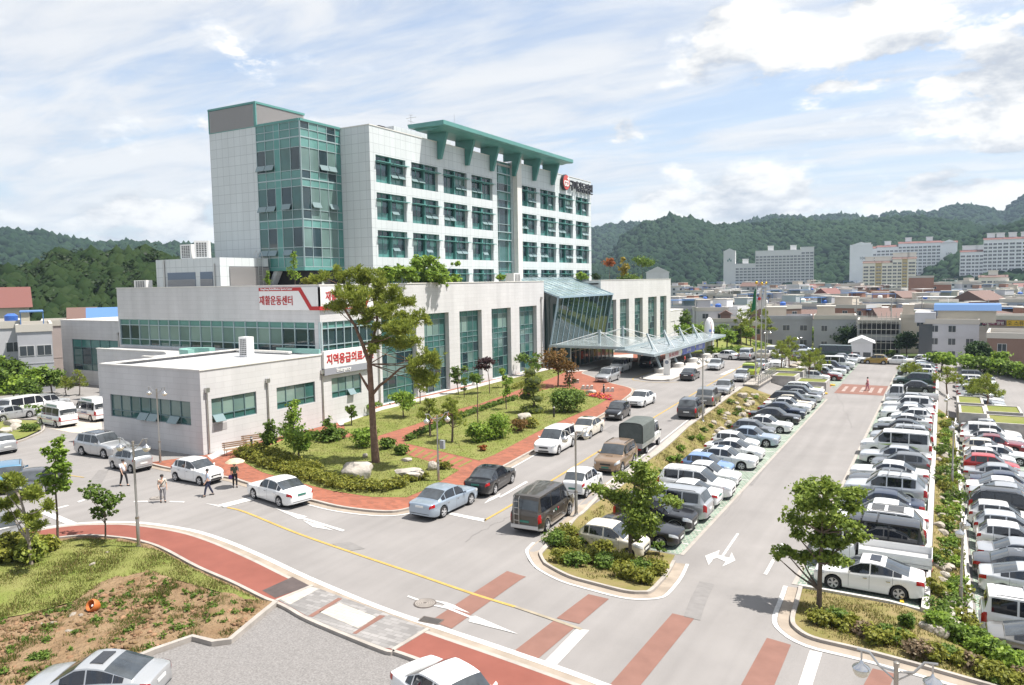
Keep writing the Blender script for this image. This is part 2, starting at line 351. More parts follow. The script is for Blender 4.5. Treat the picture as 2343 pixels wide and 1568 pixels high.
def build_ground():
 def axis(a,b,far,step=1.0):
  mid=list(np.arange(a,b+.01,step));lo=[-far,-far*.6,-far*.35,-far*.2,a-160,a-80,a-40,a-16,a-6];hi=[b+6,b+16,b+40,b+80,b+160,b+330,far*.35,far*.6,far]
  return np.array(sorted(set(lo+mid+hi)))
 xs=axis(-112,48,6500);ys=axis(4,190,7500)
 V=[(x,y,TZ(x,y))for y in ys for x in xs];nx=len(xs)
 i=np.arange(len(ys)-1)[:,None]*nx+np.arange(nx-1)[None,:]
 F=np.stack([i,i+1,i+nx+1,i+nx],-1).reshape(-1,4)
 cx=(xs[:-1]+xs[1:])/2;cy=(ys[:-1]+ys[1:])/2
 far=((cx[None,:]<-100)|(cx[None,:]>32)|(cy[:,None]>168)).astype(np.int32).ravel()
 tag(link('ground',npmesh('ground',V,F,[asphalt,field_m],far)),'grey asphalt ground of the hospital site and the town beyond','ground',kind='structure')
build_ground()
LIFT=0.014
def sheet(name,pts,dz,mat,kind='structure',px=True,label=None,cat=None,bumpy=0.0,step=1.0,parent=None):
 pts=[GT(*p)for p in pts]if px else[Vector((p[0],p[1],0))for p in pts]
 v2=[Vector((p.x,p.y))for p in pts];n=len(v2)
 ar=sum(a.x*b.y-b.x*a.y for a,b in zip(v2,v2[1:]+v2[:1]))
 if ar<0:v2.reverse();ar=-ar
 vo,eo,fo=delaunay_2d_cdt(v2,[],[list(range(n))],1,1e-4)[:3]
 bm=bmesh.new();vs=[bm.verts.new((p.x,p.y,0))for p in vo]
 for q in fo:bm.faces.new([vs[i]for i in q])
 a2=2*sum(f.calc_area()for f in bm.faces)
 if abs(a2-ar)>.02*ar:print('SHEET',name,label,ar/2,a2/2)
 for ax in(0,1):
  lo=min(p[ax]for p in pts);hi=max(p[ax]for p in pts);k=math.floor(lo/step)*step+step
  while k<hi:
   co=(k,0,0)if ax==0 else(0,k,0);no=(1,0,0)if ax==0 else(0,1,0)
   bmesh.ops.bisect_plane(bm,geom=bm.verts[:]+bm.edges[:]+bm.faces[:],plane_co=co,plane_no=no,dist=1e-5);k+=step
 for v in bm.verts:
  b=0.0
  if bumpy and not v.is_boundary:
   b=bumpy*(0.9*math.sin(v.co.x*.9+1.3)*math.cos(v.co.y*.8)+0.6*math.sin(v.co.x*2.7+v.co.y*1.9)+0.4*math.cos(v.co.y*4.1-v.co.x*3.3)+0.7)
  v.co.z=TZ(v.co.x,v.co.y)+dz+b
 bmesh.ops.recalc_face_normals(bm,faces=bm.faces)
 if sum(f.normal.z for f in bm.faces)<0:bmesh.ops.reverse_faces(bm,faces=bm.faces)
 me=bpy.data.meshes.new(name);bm.to_mesh(me);bm.free();me.materials.append(mat)
 if bumpy:me.polygons.foreach_set('use_smooth',[True]*len(me.polygons))
 return tag(link(name,me,parent),label,cat,kind=kind)
def smoothline(pts,k=5):
 P_=[Vector((p[0],p[1],0))for p in pts];out=[]
 for i in range(len(P_)-1):
  p0,p1,p2,p3=P_[max(i-1,0)],P_[i],P_[i+1],P_[min(i+2,len(P_)-1)]
  for j in range(k):
   t=j/k
   out.append(0.5*((2*p1)+(p2-p0)*t+(2*p0-5*p1+4*p2-p3)*t*t+(3*p1-p0-3*p2+p3)*t**3))
 return out+[P_[-1]]
def dense(L,step=1.0):
 out=[L[0]]
 for a,b in zip(L,L[1:]):
  n=max(1,int((b-a).length/step))
  for j in range(1,n+1):out.append(a.lerp(b,j/n))
 return out
def offs(L,d):
 out=[]
 for i,p in enumerate(L):
  t=(L[min(i+1,len(L)-1)]-L[max(i-1,0)]).normalized();out.append(p+Vector((t.y,-t.x,0))*d)
 return out
def ribbon(name,L,d0,d1,z0,z1,mat,label=None,cat=None,kind='structure'):
 """strip between offsets d0..d1 of a line; with z1 > z0 it is a solid kerb"""
 A,B=offs(L,d0),offs(L,d1);m=MB();n=len(L)
 if z1 is None:
  V=[(p.x,p.y,TZ(p.x,p.y)+z0)for p in A]+[(p.x,p.y,TZ(p.x,p.y)+z0)for p in B]
  m.add(V,[(i,i+1,n+i+1,n+i)for i in range(n-1)])
 else:
  V=[]
  for Q,zz in((A,z0),(A,z1),(B,z1),(B,z0)):V+=[(p.x,p.y,TZ(p.x,p.y)+zz)for p in Q]
  F=[]
  for k in range(3):F+=[(k*n+i,k*n+i+1,(k+1)*n+i+1,(k+1)*n+i)for i in range(n-1)]
  F+=[(0,n,2*n,3*n),(n-1,4*n-1,3*n-1,2*n-1)]
  m.add(V,F)
 me=m.mesh(mat,name=name)
 if z1 is None and sum(p.normal.z for p in me.polygons)<0:me.flip_normals()
 return tag(link(name,me),label,cat,kind=kind)
pxl=lambda pts:[GT(*p)for p in pts]
KZ=0.13
# ---- street kerb and sidewalk on the camera's side
street=dense(smoothline(pxl([(-60,1262),(20,1227),(98.8,1209),(176,1199),(240,1196),(320,1197),(427,1212),(507,1235),(605,1276),(704.5,1322.7),(864.7,1389.4),(1024.8,1444),(1149,1485.5),(1300,1538),(1440,1590),(1640,1660)])))
ribbon('edge_line',street,-.15,.13,LIFT+.006,None,white_paint,'white edge line along the street by the red sidewalk','road marking')
ribbon('gutter',street,.13,.60,LIFT,None,gutter_m,'pale concrete gutter along the red street sidewalk','gutter')
ribbon('kerb',street,.60,.78,-.1,KZ,concrete,'long pale kerb of the red street sidewalk','kerb')
inner_px=[(-60,1290),(30,1256),(115,1237),(200,1229),(267,1233),(320,1241),(374,1258.6),(453.7,1301),(534,1336.5),(605,1372),(632,1382.5),(662,1396.5),(715,1425.4),(875,1491),(905,1496.5),(971,1519.5),(1120,1577),(1240,1625),(1400,1690)]
inner=dense(smoothline(pxl(inner_px)))
side_outer=offs(street,.78)
sheet('sidewalk',[(p.x,p.y)for p in side_outer[:]]+[(p.x,p.y)for p in reversed(inner)],KZ-.004,red_walk,px=False,label='red coated street sidewalk curving round the verge',cat='sidewalk')
ribbon('edging',inner,-.02,.14,-.05,KZ+.02,concrete,'narrow pale edging between red sidewalk and verge','edging')
sheet('sidewalk_patch',[(600,1358),(669,1326.5),(709,1347),(630,1375)],KZ+.004,dark_patch,label='dark tar patch at the end of the red sidewalk',cat='sidewalk')
sheet('driveway_apron',[(634,1379),(714,1347.5),(978,1446),(901,1493),(874,1489.5),(715,1424),(664,1395)],KZ+.004,paver_grey,label='grey paver apron where the driveway crosses the sidewalk',cat='paving')
sheet('cream_paver_panel',[(730,1408),(776.6,1386.7),(860.7,1420),(819.3,1445.5)],KZ+.012,paver_cream,label='cream paver panel set in the grey driveway apron',cat='paving')
sheet('cream_paver_strip',[(640,1378),(708,1349),(728,1355),(664,1391)],KZ+.012,paver_cream,label='cream paver strip beside the dark tar patch',cat='paving')
for k,q in enumerate(([(704.5,1417.4),(715,1420),(784,1377.4),(774,1375)],[(806,1457.5),(815,1459),(882,1417.4),(868.7,1415)])):
 sheet('red_paver_line',q,KZ+.012,red_coat,label=('red paver line left of the cream panel','red paver line right of the cream panel')[k],cat='paving')
ribbon('edging',dense(pxl([(632,1381),(716,1346)])),-.08,.08,0,KZ+.025,concrete,'pale edging where the red sidewalk meets the driveway','edging')
ribbon('edging',dense(pxl([(899,1495),(980,1446)])),-.08,.08,0,KZ+.025,concrete,'pale edging where the driveway meets the far red sidewalk','edging')
# ---- verge and gravel
verge_in=[(632,1385),(595,1415),(526,1473),(488,1477.5),(440,1465.5),(350,1497),(250,1540),(120,1610),(-150,1720)]
vi=[(p.x,p.y)for p in offs(inner,.14)[:dense(inner,99).__len__()]if True]
cut=min(range(len(inner)),key=lambda i:(inner[i]-GT(632,1382.5)).length_squared)
verge_poly=[(p.x,p.y)for p in offs(inner,.14)[:cut+1]]+[(GT(*p).x,GT(*p).y)for p in verge_in]+[(GT(-160,1300).x,GT(-160,1300).y)]
sheet('verge',verge_poly,.06,dirt_m,px=False,bumpy=0.05,step=0.5,label='bare brown dirt bank beside the red sidewalk',cat='verge')
sheet('grass_bank',[(-160,1290),(-60,1297),(30,1263),(115,1244),(200,1236),(267,1240),(318,1249),(371,1267),(450,1310),(520,1345),(596,1378),(560,1376),(470,1350),(400,1330),(335,1312),(270,1330),(215,1350),(165,1382),(100,1400),(50,1412),(0,1420),(-160,1470)],.10,lawn_m,bumpy=0.05,step=0.5,label='green grass bank inside the curve of the sidewalk',cat='grass bank')
ribbon('edging',dense(pxl(verge_in[:-1])),-.1,.1,-.1,.20,concrete,'low pale concrete edging between dirt bank and gravel','edging')
sheet('gravel_lot',[(632,1390),(662,1399),(715,1428),(875,1494),(905,1499),(971,1523),(1120,1581),(1240,1630),(1240,1760),(-250,1760),(-150,1724),(120,1614),(250,1544),(350,1501),(440,1469),(488,1481),(526,1477),(595,1419)],.02,gravel_m,label='grey gravel yard at the foot of the picture',cat='gravel yard')
# ---- hospital side: kerb, brick paving, lawns
site_px=[(338,1063),(388,1075),(520,1096),(553,1105),(640,1132),(715,1149),(785,1165),(881,1174.6),(939,1167),(1010,1142),(1090,1103),(1165,1064),(1222,1033),(1300,994),(1376,953),(1420,922),(1447,899),(1440,889),(1397,878),(1350,862),(1335,853),(1393,837),(1447,830)]
site=dense(smoothline(pxl(site_px),4))
ribbon('kerb',site,-.18,0,-.1,KZ,concrete,'pale kerb round the hospital garden and brick sidewalk','kerb')
ribbon('gutter',site[:int(len(site)*.80)],.0,.42,LIFT,None,gutter_m,'pale concrete gutter along the hospital kerb','gutter')
ribbon('edge_line',site[int(len(site)*.15):int(len(site)*.70)],.45,.60,LIFT+.006,None,white_paint,'white edge line along the hospital kerb','road marking')
sheet('brick_sidewalk',[(p.x,p.y)for p in offs(site,-.18)]+[(-38,112),(-38,125),(-51.3,125),(-51.3,57.2),(-48.8,57.2),(-48.8,37.8),(-49.6,36.4)],KZ-.004,brick_pave,px=False,label='red brick sidewalk and forecourt round the hospital garden',cat='sidewalk')
sheet('garden_lawn',[(558,1062),(600,1085),(690,1110),(760,1128),(850,1142),(930,1143),(985,1120),(1050,1080),(935,1046),(900,1020),(850,1005),(760,1005),(700,1000),(650,1010),(600,1030)],KZ+.01,lawn_m,label='lawn of the mound round the tall pine',cat='lawn')
sheet('garden_lawn',[(786,972),(875,941),(1053,899),(1170,869),(1262,847),(1300,851),(1251,872),(1186,895),(1100,926),(1030,944),(949,975),(866,1001),(815,1000),(790,990)],KZ+.01,lawn_m,label='lawn strip between the glass front and the brick path',cat='lawn')
sheet('garden_lawn',[(923,1017),(1097,1058),(1130,1045),(1223,995),(1270,972),(1349,938),(1366,930),(1400,910),(1370,903),(1345,897),(1290,890),(1262,890),(1181,913),(1077,941),(988,978)],KZ+.01,lawn_m,label='lawn between the brick path and the road sidewalk',cat='lawn')
for k in range(9):
 t=(k+.6)/9.5;a=(lerp(923,1093,t),lerp(1022,1061,t));b=(lerp(905,1062,t),lerp(1036,1076,t))
 sheet('grass_joint',[a,(a[0]+4,a[1]+1.3),(b[0]+4,b[1]+1.3),b],KZ+.008,lawn_m,label='thin grass joint across the brick stepping path',cat='grass joint').__setitem__('group','grass joints of the stepping path')
for nm,q in(('low',[(474,1047),(556,1010),(640,975),(735,935),(742,939),(650,982),(560,1021),(485,1056)]),('tall',[(770,968),(876,933),(1055,891),(1168,862),(1262,840),(1264,846),(1168,869),(1056,898),(878,941),(778,978)])):
 sheet('drip_strip',q,KZ+.006,pale_paving,label=f'white stone strip along the {nm} white wall of the hospital',cat='paving')
sheet('entrance_paving',[(1270,855),(1335,851.5),(1393,836.5),(1448,828),(1448,812),(1390,815),(1300,838)],KZ+.006,pale_paving,label='pale paving in front of the glass entrance doors',cat='paving')
far_lawn=[(-50.9,125),(-41,125),(-33.5,128),(-28,134),(-26,150),(-27,172),(-50.9,172)]
sheet('garden_lawn',far_lawn,.14,lawn_m,px=False,label='far lawn round the rocket beyond the canopy',cat='lawn')
ribbon('kerb',dense([Vector((-41,124.4,0)),Vector((-34,126,0)),Vector((-28,132.5,0)),Vector((-25.5,150,0))]),-.2,.0,-.1,.13,concrete,'pale kerb of the far lawn by the rocket','kerb')
# taxi island under the canopy
isl=[Vector(p+(0,))for p in((-33.6,93.2),(-32.2,92.4),(-30.6,92.9),(-30.0,94.5),(-30.4,110),(-31.0,126),(-32.2,128),(-34,127.4),(-34.6,125.6),(-34.4,110),(-34.2,95))]
sheet('taxi_island',[(p.x,p.y)for p in isl],.15,pale_paving,px=False,label='narrow kerbed island under the canopy',cat='traffic island')
ribbon('kerb',dense(smoothline(isl+[isl[0]],3)),-.02,.14,-.1,.16,concrete,'kerb of the narrow island under the canopy','kerb')
ribbon('island_line',dense(smoothline([(-35.3,106),(-35.2,94),(-33.2,91.4),(-30.5,91.2),(-28.6,92.6)],4)),-.06,.06,LIFT,None,yellow_paint,'yellow line round the nose of the canopy island','road marking')
# ---- road centre line, stop lines, arrows, coloured strips
road_c=dense(smoothline(pxl([(1107,1192),(1180,1150),(1270,1095),(1420,1002),(1545,926),(1628,877),(1667,855),(1700,836)]),4))
ribbon('centre_line',road_c,-.08,.08,LIFT+.004,None,yellow_paint,'yellow centre line of the road up to the entrance','road marking')
ribbon('centre_line',dense(smoothline(pxl([(520,1162),(560,1172),(678,1220),(811,1266.6),(945,1312),(1078,1358),(1178,1389)]),4)),-.08,.08,LIFT+.004,None,yellow_paint,'yellow centre line sweeping across the junction','road marking')
ribbon('centre_line',dense(pxl([(1178,1389),(1255,1415),(1330,1441)])),-.08,.08,LIFT+.010,None,faded_yellow,'worn yellow centre line over the red strips','road marking')
ribbon('centre_line',dense(pxl([(150,1087),(192,1093)])),-.06,.06,LIFT+.004,None,yellow_paint,'short yellow line left of the walking man','road marking')
def mark(q,label,mat=white_paint,cat='road marking',name='road_marking',dz=.004):return sheet(name,q,LIFT+dz,mat,label=label,cat=cat)
mark([(1022,1177),(1029,1172.5),(1113,1189),(1106,1195)],'white stop line beside the silver-blue sedan')
mark([(497,1156.5),(512,1162),(592,1141),(572,1137.5)],'white stop line in front of the white sedan',name='stop_line')
mark([(90,1174),(114,1171),(178,1198),(151,1200)],'white stop bar near the thin young trees',name='stop_line')
mark([(98,1170.5),(155,1156),(158,1158),(102,1173)],'thin white line beside the stop bar',name='lane_line')
mark([(176,1148),(206,1139),(208,1141),(180,1150.5)],'thin white dash left of the fan shaped young tree',name='lane_line')
mark([(306,1147.3),(338,1146.3),(338,1149),(306,1149.8)],'thin white dash left of the old man',name='lane_line')
mark([(388,1147),(422,1148),(421,1150.5),(388,1149.5)],'thin white dash right of the old man',name='lane_line')
mark([(468,1152),(497,1156),(515,1161.5),(500,1160)],'thin white dash at the end of the yellow line',name='lane_line')
mark([(212,1032),(188,1128)][:0]or[(226,1076),(248,1078),(222,1125),(200,1120),(210,1095)],'darker asphalt patch behind the man in the white shirt',old_patch,'asphalt patch','asphalt_patch',dz=0)
mark([(627,1162.6),(703,1182.8),(696,1185.2),(789,1213.5),(783,1217),(690,1188),(683,1188.7)],'white lane arrow pointing left behind the white sedan',name='lane_arrow')
mark([(692,1191),(727,1200.5),(735,1203),(763,1214.6),(716,1206.8)],'white turning arrow head under the white sedan',name='lane_arrow')
mark([(931,1366),(934,1363.5),(961,1373),(958,1376)],'white arrow tail left of the manhole cover',name='lane_arrow')
mark([(984,1373),(1019.5,1378.7),(1040,1386),(1075.5,1404),(1040,1394),(1028,1390),(1022,1394),(986,1386),(984,1383),(1012,1388),(1018,1384)],'white turning arrow right of the manhole cover',name='lane_arrow',dz=.008)
mark([(1022,1394),(1028,1390.5),(1079,1412),(1087,1410),(1185,1452),(1071.5,1423),(1075,1415)],'long white straight arrow at the street crossing',name='lane_arrow',dz=.008)
mark([(1140,1138),(1145.5,1139),(1208,1104),(1203,1101.5)],'white arrow shaft behind the black sedan',name='lane_arrow')
mark([(1107,1153),(1119,1141.5),(1145,1129),(1142,1136),(1136,1140)],'white arrow head behind the black sedan',name='lane_arrow')
mark([(1685,1221),(1690.5,1222),(1655,1274),(1668,1277),(1673.5,1264.5),(1682,1283),(1651.5,1297),(1660,1286),(1640,1277),(1631,1280),(1620.5,1294),(1613,1272.5),(1646,1259.5),(1642,1270),(1650,1272)],'white forked arrow on the car park aisle',name='lane_arrow')
mark([(1746,1314),(1754,1316),(1793,1245),(1787,1243)],'white dash on the aisle beside the leafy tree',name='lane_line')
def strip(q,label):return sheet('red_strip',q,LIFT,red_coat,label=label,cat='road marking')
strip([(1160,1307),(1203,1320),(1033,1439),(985,1421)],'red strip across the street beside the manhole cover')
strip([(1346,1360),(1393,1371),(1325,1428),(1273,1415)],'red strip at the tip of the shrub island')
strip([(1266,1421),(1315,1436),(1228,1510),(1176,1490)],'red strip beside the white crossing bar')
strip([(1538,1404),(1588,1416),(1440,1600),(1375,1590)],'long red strip in the middle of the street')
strip([(1754,1460),(1809,1476),(1758,1600),(1680,1595)],'red strip at the corner of the grass island')
strip([(1996,1530),(2047,1542),(2020,1610),(1955,1605)],'red strip under the twin globe lamp')
mark([(1852,1489),(1881,1494),(1848,1600),(1815,1600)],'white crossing bar by the corner of the grass island',name='crossing_bar',dz=0)
mark([(1318,1440),(1348,1442.5),(1271,1525),(1243,1516)],'white crossing bar on the street between red strips',name='crossing_bar',dz=0)
# crosswalk at the entrance
for k in range(6):
 x=1645+k*30.5;y=846.5-k*1.5
 sheet('crosswalk_bar',[(x,y+11),(x+13,y+11.4),(x+40,y-1),(x+28,y-1.4)],LIFT,white_paint,label='white crosswalk bar on the entrance road',cat='road marking')['group']='crosswalk bars on the entrance road'
for k in range(5):
 x=1452+k*27;y=826+k*1.0
 sheet('crosswalk_bar',[(x,y+4.5),(x+17,y+5),(x+42,y-4.5),(x+28,y-5)],LIFT,white_paint,label='white crosswalk bar under the canopy',cat='road marking')['group']='crosswalk bars under the canopy'
 # ---- shrub island at the junction
isl_px=[(1420,1092),(1360,1143),(1315.4,1186),(1262,1236),(1237,1261),(1234,1276),(1258.6,1302),(1300,1323),(1351.6,1338),(1429,1357.5),(1468,1360.5),(1494,1355.5),(1522,1326),(1538,1302),(1545,1288)]
island=dense(smoothline(pxl(isl_px),4))
ribbon('kerb',island,-.17,0,-.1,KZ,concrete,'pale kerb of the shrub island at the junction','kerb')
ribbon('gutter',island,.0,.48,LIFT,None,gutter_m,'pale concrete gutter round the shrub island','gutter')
ribbon('edge_line',island[int(len(island)*.25):],.50,.66,LIFT+.006,None,white_paint,'white edge line round the shrub island','road marking')
roadk=[Vector((interp(RK,y)+.02,y,0))for y in np.arange(44,92,1.0)]
ribbon('kerb',roadk,-.02,.45,-.1,.12,concrete,'long pale kerb between road and car park bank','kerb')
ribbon('edge_line',roadk,-.42,-.30,LIFT+.006,None,white_paint,'white edge line of the road above the car park','road marking')
# grassy bank between the road and the car park (follows the slope of the ground)
bank=[(p.x,p.y)for p in offs(island[int(len(island)*.10):],-.17)]
bank_poly=[(interp(RK,y)+.5,y)for y in np.arange(92,44,-2.0)]+bank+[(-11.6,36.9),(-16.4,37.1),(-16.4,92)]
sheet('grass_bank',bank_poly,.07,dry_grass,px=False,bumpy=0.03,label='dry grass bank between the road and the car park',cat='grass bank')
# ---- car parks
for nm,x0,x1,y0,y1,lab in(('parking_bays',-16.4,-11.45,37.2,93.5,'green grid paving under the left row of the middle car park'),('parking_bays',-16.4,-11.45,104,140,'green grid paving under the far left row of cars'),('parking_bays',-5.5,-0.45,35.7,138,'green grid paving under the right row of the middle car park'),('parking_bays',1.7,6.9,34,84,'green grid paving under the lower car park row')):
 sheet(nm,[(x0,y0),(x1,y0),(x1,y1),(x0,y1)],.016,green_pave,px=False,label=lab,cat='parking bays')
def bar(x0,x1,y0,y1,lab,grp,mat=white_paint,dz=.024):
 o=sheet('bay_line',[(x0,y0),(x1,y0),(x1,y1),(x0,y1)],dz,mat,px=False,label=lab,cat='road marking');o['group']=grp
for y in np.arange(38.9,93,2.42):bar(-16.3,-11.5,y-.05,y+.05,'white line between two bays of the left row','bay lines of the left row')
for y in np.arange(38.2,120,2.42):bar(-5.4,-.5,y-.05,y+.05,'white line between two bays of the right row','bay lines of the right row')
for y in np.arange(36.6,84,2.42):bar(1.8,6.8,y-.05,y+.05,'white line between two bays of the lower car park','bay lines of the lower row')
bar(-11.44,-11.24,37.2,93.5,'pale concrete edge of the left parking row','parking row edges',concrete,.02)
bar(-5.72,-5.52,35.7,120,'pale concrete edge of the right parking row','parking row edges',concrete,.02)
bar(6.92,7.1,34,84,'pale concrete edge of the lower parking row','parking row edges',concrete,.02)
sheet('speed_table',[(-11.2,98.6),(-5.8,98.6),(-5.8,107.5),(-11.2,107.5)],.014,red_coat,px=False,label='worn red crossing band on the car park aisle',cat='road marking')
for k in range(5):bar(-10.6+k*1.0,-10.2+k*1.0,100.6,105.2,'faded white bar on the red crossing band','bars of the red crossing band',P('worn_white_paint',(.30,.235,.21),.85,var=(3,.3,6),coords='World'),.022)
sheet('speed_table',[(7.3,76),(14,76),(14,84.5),(7.3,84.5)],.014,red_coat,px=False,label='worn red crossing band at the right edge of the lower car park',cat='road marking')
mark([(2045,822),(2052,818.5),(2060,821.5),(2052,826)],'white arrow mark at the far end of the aisle',name='lane_arrow')
mark([(2105,824),(2120,822.5),(2137,823.5),(2120,828)],'white turning arrow at the far end of the aisle',name='lane_arrow')
# walls and kerbs of the car parks
white_conc=P('white_concrete',(0.46,0.445,0.42),0.85,var=(1.2,0.10,6),coords='World',spec=0.2)
def lowwall(p,q,w,z0,z1,lab,mat=white_conc):
 L=dense([Vector((*p,0)),Vector((*q,0))]);ribbon('low_wall',L,-w/2,w/2,z0,z1,mat,lab,'low wall',kind='thing')
lowwall((-.30,35.2),(-.30,121),.30,-.6,.28,'long low white wall behind the right row of the middle car park')
lowwall((-5.35,35.35),(-.46,35.35),.22,-.3,.16,'short low white wall beside the nearest white sedan')
lowwall((1.45,33),(1.45,84),.22,-.5,.16,'long low white wall along the rear of the lower car park row')
lowwall((-16.42,38),(-16.42,92),.14,-.3,.12,'low pale edging behind the left row of the middle car park',concrete)
# grass island at the lower right corner
ri_px=[(1826.5,1346),(1816,1385),(1807,1421),(1817.5,1442.5),(1860,1466.7),(1965.6,1492.4),(2117,1533),(2238,1567.5),(2400,1612),(2520,1646)]
rk=dense(smoothline(pxl(ri_px),4))
ribbon('kerb',rk,-.17,0,-.1,KZ,concrete,'pale kerb of the grass island at the lower right','kerb')
ribbon('gutter',rk,.0,.45,LIFT,None,gutter_m,'pale gutter round the grass island at the lower right','gutter')
ribbon('edge_line',rk,.47,.66,LIFT+.006,None,white_paint,'white edge line round the grass island at the lower right','road marking')
end=rk[-1]
sheet('grass_bank',[(p.x,p.y)for p in offs(rk,-.17)]+[(end.x+.5,33),(1.55,33.2),(1.4,92),(-.12,92),(-.12,35.2),(-5.2,35.2)],.06,dry_grass,px=False,bumpy=0.03,label='dry grass island and planted strip between the two car parks',cat='grass bank')
# manhole covers
iron=P('cast_iron',(0.16,0.135,0.12),0.6,0.5,var=(12,0.3,4),coords='World')
def manhole(px,py,r,lab):
 p=GT(px,py);t=thing('manhole_cover',lab,'manhole cover',p)
 m=MB();m.lathe([(r,0),(r,.024),(r*.93,.028),(r*.92,.022)],28);m.build('cover',iron,t)
 m=MB()
 for k in range(4):
  rr=r*(.2+.19*k);m.lathe([(rr,.018),(rr,.032),(rr+r*.09,.032),(rr+r*.09,.018)],24)
 m.build('rib_pattern',concrete,t)
manhole(972,1381,.46,'round ribbed iron manhole cover on the street arrow')
manhole(359,1140,.42,'round manhole cover beside the old man')
# wear of the asphalt: patched trenches, tar cracks, drain gratings
for q,l in(([(1600,1330),(1634,1337),(1602,1420),(1564,1412)],'darker trench patch across the car park entrance'),([(1712,1110),(1722,1111),(1830,960),(1822,960)],'long narrow patched trench in the car park aisle'),([(760,1245),(800,1240),(835,1256),(792,1262)],'darker patch beside the yellow line'),([(1380,985),(1402,972),(1420,979),(1398,992)],'darker patch in the left lane of the road')):mark(q,l,old_patch,'asphalt patch','asphalt_patch',0)
tar=P('tar_crack',(.135,.127,.122),.8)
_k=random.Random(4)
for(x0,y0,x1,y1)in((1660,1180,1750,1060),(1560,1100,1640,1160),(1900,870,1950,980),(1205,1160,1060,1240)):
 a,b=GT(x0,y0),GT(x1,y1);n=14;L=[a.lerp(b,i/n)+Vector((_k.uniform(-.12,.12),_k.uniform(-.12,.12),0))for i in range(n+1)]
 ribbon('asphalt_crack',dense(smoothline(L,3)),-.009,.009,LIFT+.004,None,tar,'thin dark tar sealed crack in the asphalt','crack')['group']='sealed cracks in the asphalt'
def grating(px,py,rz,lab):
 p=GT(px,py);t=thing('drain_grating',lab,'drain grating',p,rz);m=MB();m.box(-.45,.45,-.25,.25,0,.03);m.build('frame',iron,t);m=MB()
 for i in range(9):m.box(-.38+i*.09,-.33+i*.09,-.19,.19,.03,.036)
 m.build('bars',P('dark_slot',(.03,.03,.03),.8),t)
grating(985,1478-57,.1,'iron drain grating in the street gutter');grating(1240,1024,1.5,'iron drain grating in the gutter by the white minivan');grating(1590,862,1.5,'iron drain grating by the canopy island')
# ================================================================ THE HOSPITAL
tower_m=PANEL('white_metal_panel',(0.560,0.592,0.597),(0.37,0.40,0.41),1.02,1.08,0.024,0.0,rough=0.38,vary=0.022,stain=0.05)
stone_m=PANEL('pale_stone_cladding',(0.535,0.527,0.524),(0.445,0.437,0.432),1.6,0.46,0.014,0.5,rough=0.7,vary=0.026,stain=0.075)
cap_m=P('parapet_cap',(0.66,0.64,0.60),0.5,var=(2,.06),coords='World')
teal_m=P('teal_metal',(0.098,0.262,0.240),0.42,0.0,var=(.6,.10),coords='World')
teal_dk=P('teal_metal_bracket',(0.075,0.225,0.205),0.45,0.0,var=(.6,.10),coords='World')
mull_m=P('grey_mullion',(0.36,0.45,0.46),0.4,0.2)
hop_m=P('hopper_sash',(.20,.27,.28),.15,0.1)
mull_dk=P('dark_mullion',(0.12,0.19,0.20),0.4,0.2)
roof_m=P('flat_roof',(0.38,0.36,0.34),0.9,var=(.5,.15),coords='World')
louv_m=P('grey_louvre',(0.40,0.385,0.38),0.45,0.3)
louv_dk=P('louvre_shadow_gap',(0.12,0.12,0.125),0.8)
g_dark=GLASS('dark_window_glass',(0.018,0.040,0.048))
g_mid=GLASS('green_window_glass',(0.038,0.110,0.100))
g_teal=GLASS('teal_spandrel_glass',(0.070,0.210,0.190),rough=.10,vary=.12)
g_teal2=GLASS('pale_teal_glass',(0.110,0.250,0.230),rough=.08,vary=.15)
g_blind=GLASS('glass_over_blinds',(0.190,0.275,0.245),rough=.06,vary=.10)
g_blind2=GLASS('glass_over_pale_curtain',(0.120,0.190,0.175),rough=.05,vary=.2)
GL=[g_dark,g_mid,g_teal,g_teal2,g_blind,g_blind2]
steel_m=P('brushed_steel',(0.50,0.49,0.47),0.28,0.9)
white_m=P('white_plastic',(0.72,0.71,0.69),0.45)
dark_m=P('dark_void',(0.02,0.02,0.022),0.8)
